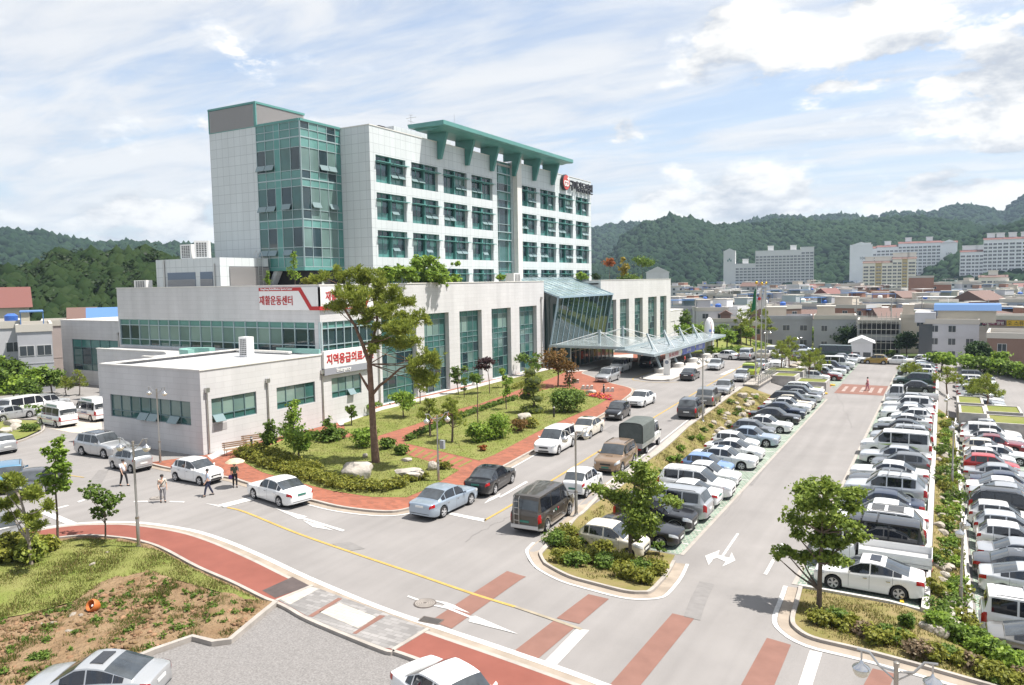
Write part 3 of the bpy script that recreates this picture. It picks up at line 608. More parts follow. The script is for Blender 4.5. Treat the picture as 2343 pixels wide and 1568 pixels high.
class Fc:
 def __init__(s,axis,p):s.a=axis;s.p=p
 def pt(s,u,d,z):
  return{'+X':(s.p+d,u,z),'-Y':(u,s.p-d,z),'-X':(s.p-d,u,z),'+Y':(u,s.p+d,z)}[s.a]
 def box(s,m,u0,u1,d0,d1,z0,z1,mi=None):
  vs=[s.pt(u,d,z)for z in(z0,z1)for d in(d0,d1)for u in(u0,u1)]
  return m.add(vs,[(0,1,3,2),(4,5,7,6),(0,1,5,4),(2,3,7,6),(0,2,6,4),(1,3,7,5)],mi)
 def quad(s,m,u0,u1,d,z0,z1,mi=None,tilt=0.0,rnd=random):
  a,b=rnd.uniform(-tilt,tilt),rnd.uniform(-tilt,tilt)
  return m.add([s.pt(u0,d-a-b,z0),s.pt(u1,d+a-b,z0),s.pt(u1,d+a+b,z1),s.pt(u0,d-a+b,z1)],[(0,1,2,3)],mi)
 def wall(s,m,u0,u1,z0,z1,ops,depth=.35,mi=None):
  us=sorted({u0,u1,*[v for o in ops for v in o[:2]]});zs=sorted({z0,z1,*[v for o in ops for v in o[2:4]]})
  for a,b in zip(us,us[1:]):
   for c,d in zip(zs,zs[1:]):
    if any(o[0]<=(a+b)/2<=o[1]and o[2]<=(c+d)/2<=o[3]for o in ops):continue
    m.add([s.pt(a,0,c),s.pt(b,0,c),s.pt(b,0,d),s.pt(a,0,d)],[(0,1,2,3)],mi)
  for a,b,c,d in[o[:4]for o in ops]:
   for(p,q)in(((a,c),(b,c)),((b,c),(b,d)),((b,d),(a,d)),((a,d),(a,c))):
    m.add([s.pt(p[0],0,p[1]),s.pt(q[0],0,q[1]),s.pt(q[0],-depth,q[1]),s.pt(p[0],-depth,p[1])],[(0,1,2,3)],mi)
 def grid(s,us,zs,d,rule,bar=.05,proud=.05,heavy=()):
  """curtain wall: returns (frame MB, glass MB). rule(i, j) -> glass index"""
  fr,gl=MB(),MB()
  for i,(a,b)in enumerate(zip(us,us[1:])):
   for j,(c,e)in enumerate(zip(zs,zs[1:])):
    g=rule(i,j)
    if g is not None:s.quad(gl,a,b,d,c,e,g,tilt=.004)
  for u in us:s.box(fr,u-bar/2,u+bar/2,d-.02,d+proud,zs[0],zs[-1])
  for j,z in enumerate(zs):
   w=bar*2.2 if j in heavy else bar
   s.box(fr,us[0],us[-1],d-.02,d+proud-.006,z-w/2,z+w/2)
  return fr,gl
def span(a,b,n):return[a+(b-a)*i/n for i in range(n+1)]
rg=random.Random(5)
hosp=thing('hospital','large white hospital with teal windows, a low stone podium and a tall ward block','hospital',(-51.4,53.42,0))
def hb(m,name,mats,smooth=None):return m.build(name,mats,hosp,smooth,world=True)
# ---------------------------------------------------------------- tower
XT,YM,YW,XG,XL,YE=-57.5,68.7,62.27,-61.9,-76.6,131.5
cols=[69.7,76.5,83.4,90.25,104.0,110.95,117.8,124.75];WW=5.62
rows=[(24.75,27.90),(20.42,23.58),(16.08,19.22),(11.75,14.82)]
m=MB();F=Fc('+X',XT)
F.wall(m,YM,97.2,8,31.1,[(c,c+WW,a,b)for c in cols[:4]for a,b in rows],.55)
F.wall(m,102.0,YE,8,31.1,[(c,c+WW,a,b)for c in cols[4:]for a,b in rows],.55)
Fc('-Y',YM).wall(m,XG,XT,8,31.1,[])
m.add([(XT,YE,8),(-78,YE,8),(-78,YE,31.1),(XT,YE,31.1)],[(0,1,2,3)])
m.add([(-78,YM,8),(-78,YE,8),(-78,YE,31.1),(-78,YM,31.1)],[(0,1,2,3)])
m.box(XT-.04,XT-.9,97.2,97.26,8,31.1);m.box(XT-.04,XT-.9,101.94,102.0,8,31.1)
hb(m,'ward_block_wall',tower_m)
m=MB();m.box(-77.7,XT-.3,YM+.3,YE-.3,30.2,30.5);hb(m,'flat_roof',roof_m)
m=MB();
m.box(XT-.30,XT+.06,YM-.06,97.2,31.1,31.2);m.box(XT-.30,XT+.06,102,YE+.06,31.1,31.2);m.box(-78,XT-.30,YM-.06,YM+.24,31.1,31.2);m.box(-78,XT-.3,YE-.24,YE+.06,31.1,31.2);m.box(-78.06,-77.7,YM+.24,YE-.24,31.1,31.2)
m.box(XT+.0,XT+.7,102.1,103.5,8,31.9)
hb(m,'roof_coping',cap_m)
def tower_window(k):
 w=MB();h=3.15;f0=Fc('+X',0)
 for u in(.04,1.42,WW-1.42,WW-.04):f0.box(w,u-.035,u+.035,-.5,-.42,0,h)
 f0.box(w,WW/2-.15,WW/2+.15,-.5,-.12,0,h)
 for z in(.04,.85,2.38,h-.04):f0.box(w,0,WW,-.495,-.43,z-.035,z+.035)
 fr=w.mesh(teal_dk,name='window_frame')
 g=MB();us=[0,1.42,WW/2,WW-1.42,WW];zs=[0,.85,2.38,h]
 for i in range(4):
  cur=k.random()<.35
  for j in range(3):f0.quad(g,us[i],us[i+1],-.46,zs[j],zs[j+1],2 if j==0 else(5 if cur and j==1 and k.random()<.6 else(0 if k.random()<.75 else 1)),.006,k)
 s=MB();f0.box(s,-.1,WW/2-.2,-.1,.42,2.36,2.44);f0.box(s,WW/2-.02,WW+.28,-.1,.42,2.34,2.42)
 f0.box(s,WW/2-.24,WW/2+.02,-.4,.2,2.30,2.48)
 hop=MB()
 for i in range(4):
  if k.random()<.5:
   a,b=us[i]+.08,us[i+1]-.08;z1,z0=1.45,.78
   hop.add([f0.pt(a,-.38,z1),f0.pt(b,-.38,z1),f0.pt(b,.08,z0),f0.pt(a,.08,z0),f0.pt(a,-.34,z1+.02),f0.pt(b,-.34,z1+.02),f0.pt(b,.12,z0+.02),f0.pt(a,.12,z0+.02)],[(0,1,2,3),(4,5,6,7),(0,1,5,4),(1,2,6,5),(2,3,7,6),(3,0,4,7)])
 return fr,g.mesh(GL,fix=False,name='pane'),s.mesh(teal_m,name='sunshade'),hop.mesh(hop_m,name='hopper')if hop.v else None
TW=[tower_window(random.Random(40+i))for i in range(9)]
for r,(a,b)in enumerate(rows):
 for i,c in enumerate(cols):
  fr,g,s,h=TW[(i*4+r*5+i//3)%9]
  o=link('window',fr,hosp,Vector((XT,c,a))-hosp.location)
  link('pane',g,o);link('sunshade',s,o)
  if h:link('hopper',h,o)
  # glazed stair slot
F=Fc('+X',XT-.45)
zs=[8,11,13.2,14.6,16,19.2,20.4,21.6,25.2,26.4,27.6,30.8]
fr,gl=F.grid([97.3,98.2,100.9,101.9],zs,0,lambda i,j:2 if j in(2,5,8,10)or i==2 else(0 if rg.random()<.6 else 1),.06,.10)
for z in(13.2,16,19.2,20.4,24,26.4,29):F.box(fr,97.3,101.4,.1,.42,z-.06,z+.06)
o=hb(fr,'stair_window',mull_m);g=gl.mesh(GL,fix=False,name='pane');g.transform(Matrix.Translation(-hosp.location));link('pane',g,o)
# lift tower with louvred top and the glazed corner bay
m=MB();F=Fc('-Y',YW);F.wall(m,XL,-68.7,8,31.08,[])
m.add([(XL,YW,8),(XL,YM+6,8),(XL,YM+6,31.08),(XL,YW,31.08)],[(0,1,2,3)])
m.box(XL,-68.7,YW+.1,YM+4,30.6,30.9);hb(m,'lift_tower_wall',tower_m)
m=MB();F2=Fc('+X',-68.68)
for k in range(22):
 z=31.14+k*.115
 F.box(m,XL,-68.75,-.12,.0,z,z+.07);F2.box(m,YW+.1,YW+7.6,-.12,0,z,z+.07)
hb(m,'louvre_screen',louv_m)
m=MB();m.box(XL+.14,-68.85,YW+.14,YW+7.5,30.95,33.65);hb(m,'louvre_backing',louv_dk)
m=MB();m.box(XL-.06,-68.6,YW-.06,YW+7.7,33.68,33.92);F.box(m,-68.95,-68.6,-.1,.04,31.1,33.68);F.box(m,XL-.04,XL+.12,-.1,.03,31.1,33.68);F.box(m,XL,-68.7,0,.04,31.05,31.13)
hb(m,'louvre_trim',teal_m)
zs=[15.0,16.2,17.1,19.5,20.35,21.4,22.5,24.8,25.75,26.8,28.0,29.6,31.0]
kind={0:2,1:1,2:0,3:1,4:2,5:1,6:0,7:3,8:2,9:2,10:2,11:2}
kind=[2,0,0,2,2,1,0,2,2,0,2,2]
zs=[15.0,16.1,17.0,19.6,20.5,21.5,22.4,24.6,25.5,28.0,29.0,31.0]
kind=[2,0,0,2,2,1,0,2,2,3,2]
zs=[15.0,16.1,17.2,19.4,20.3,21.35,23.9,24.75,25.7,28.2,29.3,30.2,31.0]
kind=[2,1,0,2,1,0,2,2,0,2,2,2]
fr,gl=Fc('-Y',YW).grid([-68.7,-67.3,-65.9,-65.0,-63.4,-61.95],zs,0,lambda i,j:2 if i==2 else(kind[j]if kind[j]else(0 if rg.random()<.5 else 1)),.06,.07,heavy=(4,7,10))
fr2,gl2=Fc('+X',XG).grid([YW,63.6,65.0,66.4,67.8,68.7],zs,0,lambda i,j:2 if i==4 else({2:3,1:5,0:5}.get(kind[j])if rg.random()<.85 else 0),.06,.07,heavy=(4,7,10))
fr.add(fr2.v,fr2.f);gl.add(gl2.v,[]);n0=len(gl.v)-len(gl2.v)
for f,mi in zip(gl2.f,gl2.m):gl.f.append(tuple(i+n0 for i in f));gl.m.append(mi)
o=hb(fr,'corner_bay_window',mull_m);g=gl.mesh(GL,fix=False,name='pane');g.transform(Matrix.Translation(-hosp.location));link('pane',g,o)
m=MB();F=Fc('-Y',YW);FX=Fc('+X',XG)
for z in(19.9,24.6,28.75):pass
F.box(m,-68.7,-61.9,-.05,.12,31.0,31.25);FX.box(m,YW,68.7,-.05,.12,31.0,31.25);m.box(-68.7,-61.85,YW-.08,68.7,14.6,15.0)
F.box(m,-65.86,-65.04,.0,.06,15.0,31.0)
hb(m,'corner_bay_trim',teal_m)
m=MB();m.box(-68.6,-62.0,YW+.1,68.7,30.5,30.8);hb(m,'corner_bay_roof',roof_m)
for(u,z,f)in((-68.0,16.9,'Y'),(-66.6,16.9,'Y'),(-64.2,16.9,'Y'),(-68.0,21.9,'Y'),(-66.6,21.9,'Y'),(-64.2,22.0,'Y'),(-68.0,26.5,'Y'),(-66.6,26.5,'Y'),(64.3,22.2,'X'),(67.1,22.2,'X'),(65.7,26.5,'X'),(67.1,26.5,'X')):
 q=MB();f0=Fc('-Y',YW)if f=='Y' else Fc('+X',XG);a,b=u-.66,u+.66
 q.add([f0.pt(a,.1,z),f0.pt(b,.1,z),f0.pt(b,.38,z-.60),f0.pt(a,.38,z-.60),f0.pt(a,.13,z+.03),f0.pt(b,.13,z+.03),f0.pt(b,.41,z-.57),f0.pt(a,.41,z-.57)],[(0,1,2,3),(4,5,6,7),(0,1,5,4),(1,2,6,5),(2,3,7,6),(3,0,4,7)]);hb(q,'hopper_window',hop_m)
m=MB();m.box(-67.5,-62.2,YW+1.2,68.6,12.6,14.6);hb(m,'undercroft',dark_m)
m=MB();m.beam((-67.9,YW+.6,12.6),(-66.6,YW+.6,14.7),.8,.5);m.beam((-62.3,YW+3,12.6),(-62.3,YW+3,14.7),.35,.35);hb(m,'undercroft_strut',tower_m)
# roof house, antenna plinth, vents
m=MB();m.box(-70,-62,79,92,30.5,33.2);hb(m,'roof_house',tower_m)
m=MB();m.box(-72,-63.5,100,118,30.5,32.6);hb(m,'plant_room',P('tan_plant_room',(.42,.36,.27),.8))
m=MB();m.box(-61.2,-59.2,72.6,73.8,30.9,31.9);hb(m,'roof_vent',dark_m)
m=MB()
for p in(((-63,84,33.2),(-63,84,35.6)),((-63.8,84,35.2),(-62.1,84,35.2)),((-63,83.4,34.7),(-63,84.7,34.7)),((-63.5,84,34.4),(-62.4,84.2,34.2)),((-63.3,84,35.6),(-62.7,84,35.5))):m.tube(p,.035,5)
hb(m,'aerial',steel_m)
m=MB();m.tube([(-60,90,33.6),(-60,90,36.4)],[.05,.02],6);hb(m,'lightning_rod',steel_m)
# teal roof canopy on six brackets
CX,CA,CB=-54.4,79.2,117.2
m=MB()
m.prismx([(-60,33.12),(-59.8,32.62),(CX-.2,32.52),(CX,32.62),(CX,33.12)],'Y',CA,CB)
m.prismx([(-59.6,32.62),(-59,32.3),(CX-1.6,32.3),(CX-.5,32.56)],'Y',CA+.7,CB-.7)
hb(m,'roof_canopy',teal_m)
for k in range(6):
 y=82.3+k*6.55
 m=MB();m.prismx([(XT-1.5,32.32),(XT-1.5,31.25),(XT+.05,31.25),(XT+.05,28.95),(XT+.5,28.95),(XT+1.55,32.32)],'Y',y-.24,y+.24);hb(m,'canopy_bracket',teal_dk)
 # name of the hospital and its round emblem on the end of the facade
black_m=P('black_letters',(0.018,0.016,0.02),0.4)
sgn_red=P('sign_red',(0.42,0.020,0.022),0.5)
sgn_white=P('sign_white',(0.72,0.71,0.70),0.5)
me=text_mesh('구미강동병원',1.95,black_m,.11,.035,sx=.92);place_text('hospital_name',me,(XT+.45,126.3,29.6),'+X',hosp)
m=MB();m.lathe([(1.35,.1),(1.35,.55),(1.27,.6)],32,(XT,119.7,29.85),'X');o=hb(m,'round_emblem',black_m)
m=MB();m.lathe([(1.25,0),(1.25,.06)],32,(XT+.58,119.7,29.85),'X');q=m.mesh(P('emblem_red',(.50,.07,.06),.45));q.transform(Matrix.Translation(-hosp.location));link('emblem_disc',q,o)
me=text_mesh('GD',1.3,sgn_white,.03,.04);e=place_text('emblem_letters',me,(XT+.68,119.6,29.65),'+X',hosp)
me=text_mesh('✦',1.0,sgn_white,.03);place_text('emblem_star',me,(XT+.68,120.3,30.5),'+X',hosp)
# ---------------------------------------------------------------- podium
XP,YP,ZP=-51.4,53.42,12.9
tall=[(62.4,68.5),(70.0,75.0),(77.3,82.45),(84.9,90.0),(92.4,97.6)]
tall2=[(123.0,128.6),(130.4,135.0),(138.0,142.5),(145.7,150.9),(153.1,157.3)]
m=MB();F=Fc('+X',XP)
F.wall(m,YP,100.0,0,ZP,[(a,b,.12,9.43)for a,b in tall]+[(YP,61.3,6.42,9.4)],.75)
F.wall(m,121.5,160.2,-2,ZP,[(a,b,.12,9.40)for a,b in tall2],.75)
FY=Fc('-Y',YP);FY.wall(m,-82.75,XP,0,ZP,[(-82.55,XP,6.42,9.4)],.3)
m.add([(XP,100,0),(-58,100,0),(-58,100,ZP),(XP,100,ZP)],[(0,1,2,3)]);m.add([(XP,121.5,0),(-58,121.5,0),(-58,121.5,ZP),(XP,121.5,ZP)],[(0,1,2,3)])
m.add([(XP,160.2,-2),(-82.75,160.2,-2),(-82.75,160.2,ZP),(XP,160.2,ZP)],[(0,1,2,3)]);m.add([(-82.75,YP,0),(-82.75,160.2,0),(-82.75,160.2,ZP),(-82.75,YP,ZP)],[(0,1,2,3)])
m.box(-58.5,-52.2,100.05,121.45,0,2.2)
hb(m,'podium_wall',stone_m)
m=MB()
m.box(XP-.34,XP+.06,YP-.06,100,ZP,ZP+.10);m.box(XP-.34,XP+.06,121.5,160.26,ZP,ZP+.10);m.box(-82.8,XP-.34,YP-.06,YP+.34,ZP,ZP+.10);m.box(-82.81,-82.41,YP+.34,160.26,ZP,ZP+.10);m.box(-82.41,XP-.34,159.86,160.26,ZP,ZP+.10)
hb(m,'podium_coping',cap_m)
m=MB();m.box(-82.4,XP-.4,YP+.4,100,12.2,12.45);m.box(-82.4,XP-.4,121.5,159.8,12.2,12.45);m.box(-82.4,-58,100,121.5,12.2,12.44);hb(m,'terrace_floor',roof_m)
def add_curtain(face,us,zs,d,rule,name,bar=.06,proud=.06,heavy=(),fm=None):
 fr,gl=face.grid(us,zs,d,rule,bar,proud,heavy)
 o=hb(fr,name,fm or mull_m);g=gl.mesh(GL,fix=False,name='pane');g.transform(Matrix.Translation(-hosp.location));link('pane',g,o);return o
for k,(a,b)in enumerate(tall+tall2):
 far=k>4
 def rule(i,j,k=k):
  if j>=5:return rg.choice([4,5,5,1,1])if j==6 else(1 if j==5 else 2)
  return rg.choice([1,1,5,1,0])if j>1 else rg.choice([1,1,0])
 add_curtain(Fc('+X',XP),span(a+.03,b-.03,4),[.15,1.6,2.9,4.2,5.4,6.15,6.8,8.7,9.38],-.62,rule,'tall_window',.06,.06,fm=P('teal_grey_mullion',(.20,.29,.295),.4,.2))
 # band windows wrapping the corner
add_curtain(FY,span(-82.5,XP+.02,18),[6.45,7.15,8.75,9.38],-.16,lambda i,j:3 if j==2 else((0 if rg.random()<.4 else 1)if j==0 else(0 if i>14 or i in(0,1)else rg.choice([4,4,4,5]))),'band_window',.09,.12)
add_curtain(F,span(YP-.02,61.25,7),[6.45,7.15,8.75,9.38],-.16,lambda i,j:3 if j==2 else(1 if j==0 else 0),'band_window',.09,.12)
m=MB();m.box(-82.4,XP-.5,YP+.45,YP+.6,6.3,9.5);m.box(XP-.75,XP-.6,YP+.6,61.3,6.3,9.5);m.box(XP-1.0,XP-.9,62,98,.05,9.6);m.box(XP-1.0,XP-.9,122.6,158,.05,9.6);hb(m,'window_backing',dark_m)
for y in(61.75,98.9):
 m=MB();m.tube([(XP+.12,y,.2),(XP+.12,y,10.4)],.07,8);m.box(XP+.0,XP+.24,y-.12,y+.12,10.3,10.65);hb(m,'downpipe',steel_m)
 # far low wing
m=MB();Fc('+X',XP-.6).wall(m,160.3,171.2,-4,5.9,[(161.5,165,.6,3.6),(166.5,170,.6,3.6)],.4);m.box(-70,XP-.7,160.3,171.1,-4,5.7);hb(m,'far_wing_wall',stone_m)
m=MB();m.box(-70,XP-.54,160.3,171.26,5.9,6.05);hb(m,'far_wing_coping',cap_m)
for a,b in((161.5,165),(166.5,170)):add_curtain(Fc('+X',XP-.6),span(a,b,4),[.6,1.5,2.8,3.6],-.3,lambda i,j:rg.choice([0,1]),'wing_window',.07)
# ---------------------------------------------------------------- emergency wing
XE,YEm,ZE=-48.88,37.82,6.6
EW=[(38.75,43.15),(45.35,49.85),(52.0,56.1)]
m=MB();FE=Fc('+X',XE);FE.wall(m,YEm,57.15,-.2,ZE,[(a,b,2.45,4.32)for a,b in EW],.25)
FEy=Fc('-Y',YEm);FEy.wall(m,-61.4,XE,-.2,ZE,[(-60.3,-50.15,2.3,4.15)],.25)
m.add([(-61.4,YEm,-.2),(-61.4,YP,-.2),(-61.4,YP,ZE),(-61.4,YEm,ZE)],[(0,1,2,3)]);m.add([(XE,57.15,-.2),(XP,57.15,-.2),(XP,57.15,ZE),(XE,57.15,ZE)],[(0,1,2,3)])
hb(m,'emergency_wall',stone_m)
m=MB();m.box(XE-.32,XE+.06,YEm-.06,57.2,ZE,ZE+.10);m.box(-61.46,XE-.32,YEm-.06,YEm+.3,ZE,ZE+.10);m.box(-61.46,-61.1,YEm+.3,52.0,ZE,ZE+.10);m.box(-61.1,-53.8,51.6,52.0,ZE-.1,ZE+.10);m.box(-61.9,-61.46,YEm+1.2,YEm+1.6,1.2,ZE-.05)
hb(m,'emergency_coping',cap_m)
seam=PANEL('seamed_metal_roof',(0.50,0.50,0.51),(0.30,0.30,0.31),1.1,30,0.03,0.0,rough=0.5,vary=.03,horiz=True)
m=MB();m.box(-61.0,XE-.35,YEm+.35,YP-.05,ZE-.35,ZE-.22);hb(m,'emergency_roof',seam)
m=MB();m.box(-70,-61.5,47.5,YP-.02,0,6.0);m.box(-82,-70,50.2,YP-.02,0,6.2);hb(m,'link_wall',stone_m)
m=MB()
for(x0,x1,y0,y1,z)in((-70.05,-61.5,47.45,47.8,6.0),(-82.06,-70.05,50.14,50.5,6.2)):m.box(x0,x1,y0,y1,z,z+.12)
hb(m,'link_coping',cap_m)
ring=[]
for k in range(13):
 t=R(90+k*15);ring.append((-64.5+2.8*math.cos(t),50.3+1.6*math.sin(t)))
m=MB();m.prism(ring+[(-64.5+1.9*math.cos(R(90+k*15)),50.3+.9*math.sin(R(90+k*15)))for k in range(12,-1,-1)],6.0,6.75);m.box(-56.2,-50.6,52.3,52.5,6.5,6.95);hb(m,'teal_roof_rim',P('pale_teal',(.20,.38,.34),.5))
def emer(face,us,zs,nm,opens):
 o=add_curtain(face,us,zs,-.16,lambda i,j:(1 if j==0 else rg.choice([4,5,4,5,1])),nm,.07,.07,fm=mull_dk)
 for i in opens:
  a,b=us[i]+.06,us[i+1]-.06;z1,z0=zs[1],zs[0]+.02;q=MB()
  q.add([face.pt(a,-.05,z1),face.pt(b,-.05,z1),face.pt(b,.34,z0),face.pt(a,.34,z0),face.pt(a,-.01,z1+.03),face.pt(b,-.01,z1+.03),face.pt(b,.38,z0+.03),face.pt(a,.38,z0+.03)],[(0,1,2,3),(4,5,6,7),(0,1,5,4),(1,2,6,5),(2,3,7,6),(3,0,4,7)])
  me=q.mesh(hop_m,name='hopper');me.transform(Matrix.Translation(-hosp.location));link('hopper',me,o)
emer(FEy,span(-60.28,-50.17,8),[2.32,2.85,4.13],'emergency_window',(3,4,6))
for k,(a,b)in enumerate(EW):emer(FE,span(a+.02,b-.02,4),[2.47,3.0,4.30],'emergency_window',((0,),(),(2,))[k])
m=MB();m.box(-60.6,-49.6,YEm+.3,YEm+.4,2.1,4.4);m.box(XE-.4,XE-.3,38.5,56.5,2.2,4.5);hb(m,'window_backing',dark_m)
for y in(38.3,44.3,50.75):
 m=MB();m.tube([(XE+.10,y,.1),(XE+.10,y,5.0)],.06,8);m.box(XE+.0,XE+.26,y-.16,y+.16,4.9,5.25);hb(m,'downpipe',steel_m)
m=MB();m.box(XE-.01,XE+.02,38.9,40.1,1.75,2.3);hb(m,'wall_notice',P('grey_notice',(.36,.35,.35),.6))
# ---- red and white sign of the sports centre wrapped round the podium corner
m=MB();FY.box(m,-59.3,XP+.16,.0,.16,10.55,12.75);F.box(m,YP-.16,YP+7.5,.0,.16,10.55,12.75);hb(m,'sports_centre_sign',sgn_white)
m=MB();FY.box(m,-59.3,-53.6,.16,.19,12.42,12.75)
def slant(face,u0,u1,w,za,zb):
 m.add([face.pt(u0,.165,za),face.pt(u0+w,.165,za),face.pt(u1+w,.165,zb),face.pt(u1,.165,zb),face.pt(u0,.195,za),face.pt(u0+w,.195,za),face.pt(u1+w,.195,zb),face.pt(u1,.195,zb)],[(4,5,6,7),(0,1,5,4),(1,2,6,5),(2,3,7,6),(3,0,4,7)])
slant(FY,-54.1,-52.5,.52,12.74,10.56);FY.box(m,-52.5,XP+.19,.16,.2,10.55,10.92);F.box(m,YP-.19,YP+6.6,.16,.2,10.55,10.92)
slant(F,YP+6.1,YP+7.1,.36,10.57,12.2);hb(m,'sign_red_band',sgn_red)
place_text('sign_lettering',text_mesh('재활운동센터',.98,sgn_red,.02,.012,sx=.86),(-57.0,YP-.18,11.5),'-Y',hosp)
place_text('sign_lettering',text_mesh('GangDong Rehabilitation Sports Center',.27,sgn_white,.01,.006),(-56.85,YP-.205,12.585),'-Y',hosp)
place_text('sign_lettering',text_mesh('재활운동센터',.98,sgn_red,.02,.012,sx=.86),(XP+.18,YP+2.95,11.9),'+X',hosp)
place_text('sign_lettering',text_mesh('GangDong Rehabilitation Sports Center',.27,sgn_white,.01,.006),(XP+.215,YP+3.0,10.73),'+X',hosp)
# ---- emergency sign
m=MB();FE.box(m,50.85,57.1,.0,.28,5.35,6.95);hb(m,'emergency_sign',sgn_white)
m=MB();FE.box(m,50.85,57.1,.0,.285,4.72,5.35);hb(m,'emergency_sign_band',P('sign_grey',(.27,.275,.31),.5))
place_text('emergency_lettering',text_mesh('지역응급의료기관',1.02,sgn_red,.02,.022,sx=.88),(XE+.30,54.45,6.15),'+X',hosp)
place_text('emergency_lettering',text_mesh('Emergency',.50,sgn_white,.02,.008,sx=.9),(XE+.30,53.4,5.03),'+X',hosp)
# ---- plant room on the podium roof, chillers
MRx0,MRx1,MRy=-77.9,-67.2,55.2
m=MB();m.box(MRx0,MRx1,MRy,61.9,12.4,16.05);hb(m,'roof_plant_room',tower_m)
m=MB();Fm=Fc('-Y',MRy)
Fm.box(m,-75.9,-71.2,.0,.05,12.45,14.55);Fm.box(m,-70.4,-68.4,.0,.05,12.45,14.55);hb(m,'plant_room_window',P('blue_grey_panel',(.13,.17,.23),.4))
m=MB()
for(a,b)in((-75.9,-71.2),(-70.4,-68.4)):
 for k in range(11):Fm.box(m,a,b,.05,.1,12.5+k*.12,12.56+k*.12)
FmX=Fc('+X',MRx1)
for k in range(22):FmX.box(m,MRy+1.2,61.9,.02,.12,12.5+k*.115,12.57+k*.115)
hb(m,'plant_room_louvre',louv_m)
m=MB();FmX.box(m,MRy+1.2,61.9,.0,.02,12.45,15.1);hb(m,'louvre_backing',louv_dk)
m=MB();m.tube([(-68.0,MRy-.1,12.5),(-68.0,MRy-.1,15.4)],.06,6);m.tube([(-76.4,MRy-.1,12.5),(-76.4,MRy-.1,16.0)],.11,6);hb(m,'downpipe',steel_m)
m=MB()
for y in(60.3,60.9):m.tube([(MRx1+.15,y,12.5),(MRx1+.15,y,16.4),(MRx1-.1,y,16.9),(MRx1-.5,y,16.4)],.03,6)
for k in range(12):m.tube([(MRx1+.15,60.3,12.9+k*.3),(MRx1+.15,60.9,12.9+k*.3)],.02,5)
hb(m,'roof_ladder',steel_m)
# ---- glazed entrance hall leaning out between the podium halves
A0,A1=100.25,121.3
bf,tf,rf=(-51.2,.2),(-49.2,10.55),(-58.2,13.9)
def lean(t,side=0):return(lerp(bf[0],tf[0],t),lerp(bf[1],tf[1],t))
g1=MB();fr=MB();N1=11;ys=span(A0,A1,N1);NZ=6
for i in range(N1):
 for j in range(NZ):
  a,b=lean(j/NZ),lean((j+1)/NZ);d=rg.uniform(-.006,.006)
  g1.add([(a[0]+d,ys[i],a[1]),(a[0]-d,ys[i+1],a[1]),(b[0]-d,ys[i+1],b[1]),(b[0]+d,ys[i],b[1])],[(0,1,2,3)],0)
  a,b=((lerp(tf[0],rf[0],q/NZ),lerp(tf[1],rf[1],q/NZ))for q in(j,j+1))
  g1.add([(a[0],ys[i],a[1]),(a[0],ys[i+1],a[1]),(b[0],ys[i+1],b[1]),(b[0],ys[i],b[1])],[(0,1,2,3)],1)
for y in(A0,A1):g1.add([(bf[0],y,bf[1]),(tf[0],y,tf[1]),(rf[0],y,rf[1]),(-58.2,y,.2)],[(0,1,2,3)],0)
for i in range(N1+1):
 w=.22 if i in(0,N1)else.06
 fr.beam((bf[0]+.03,ys[i],bf[1]),(tf[0]+.03,ys[i],tf[1]),w,.12,up=(0,1,0));fr.beam((tf[0],ys[i],tf[1]+.03),(rf[0],ys[i],rf[1]+.03),w,.12,up=(0,1,0))
for j in range(1,NZ):
 a=(lerp(tf[0],rf[0],j/NZ),lerp(tf[1],rf[1],j/NZ));fr.beam((a[0],A0,a[1]+.02),(a[0],A1,a[1]+.02),.06,.06)
fr.beam((tf[0]+.06,A0,tf[1]),(tf[0]+.06,A1,tf[1]),.35,.30)
hall_glass=GLASS('hall_glass',(0.020,0.040,0.038),rough=.02,vary=.3,scale=.15)
hall_roof=GLASS('hall_roof_glass',(0.235,0.295,0.295),rough=.16,vary=.35,scale=.35)
o=hb(fr,'entrance_hall',P('blue_grey_steel',(.30,.40,.46),.4,.2));q=g1.mesh([hall_glass,hall_roof],fix=False,name='pane');q.transform(Matrix.Translation(-hosp.location));link('pane',q,o)
m=MB()
for k in range(4):m.beam((-49.9,103+k*5.2,10.2),(-57.6,105+k*5.2,13.3),.3,.3)
hb(m,'roof_beam',white_m)
# entrance doors
m=MB();FD=Fc('+X',-47.6);us=span(101.0,117.5,10)
fr,gl=FD.grid(us,[.15,2.5,3.2],0,lambda i,j:rg.choice([0,0,1]),.12,.10)
o=hb(fr,'entrance_doors',steel_m);q=gl.mesh(GL,fix=False,name='pane');q.transform(Matrix.Translation(-hosp.location));link('pane',q,o)
m=MB();m.box(-52,-47.65,101.0,117.5,3.2,3.42);hb(m,'entrance_lintel',steel_m)
m=MB();m.add([(-47.6,101,.15),(-51.5,101,.15),(-51.5,101,3.2),(-47.6,101,3.2)],[(0,1,2,3)]);hb(m,'entrance_side_glass',g_dark)
poster=P('red_poster',(.55,.05,.03),.5);post2=P('orange_poster',(.65,.38,.05),.5)
for k,(y,pm)in enumerate(((104.6,poster),(108.2,white_m),(109.5,post2),(113,poster))):
 m=MB();FD.box(m,y,y+.8,.02,.05,1.0,2.2);hb(m,'door_poster',pm)
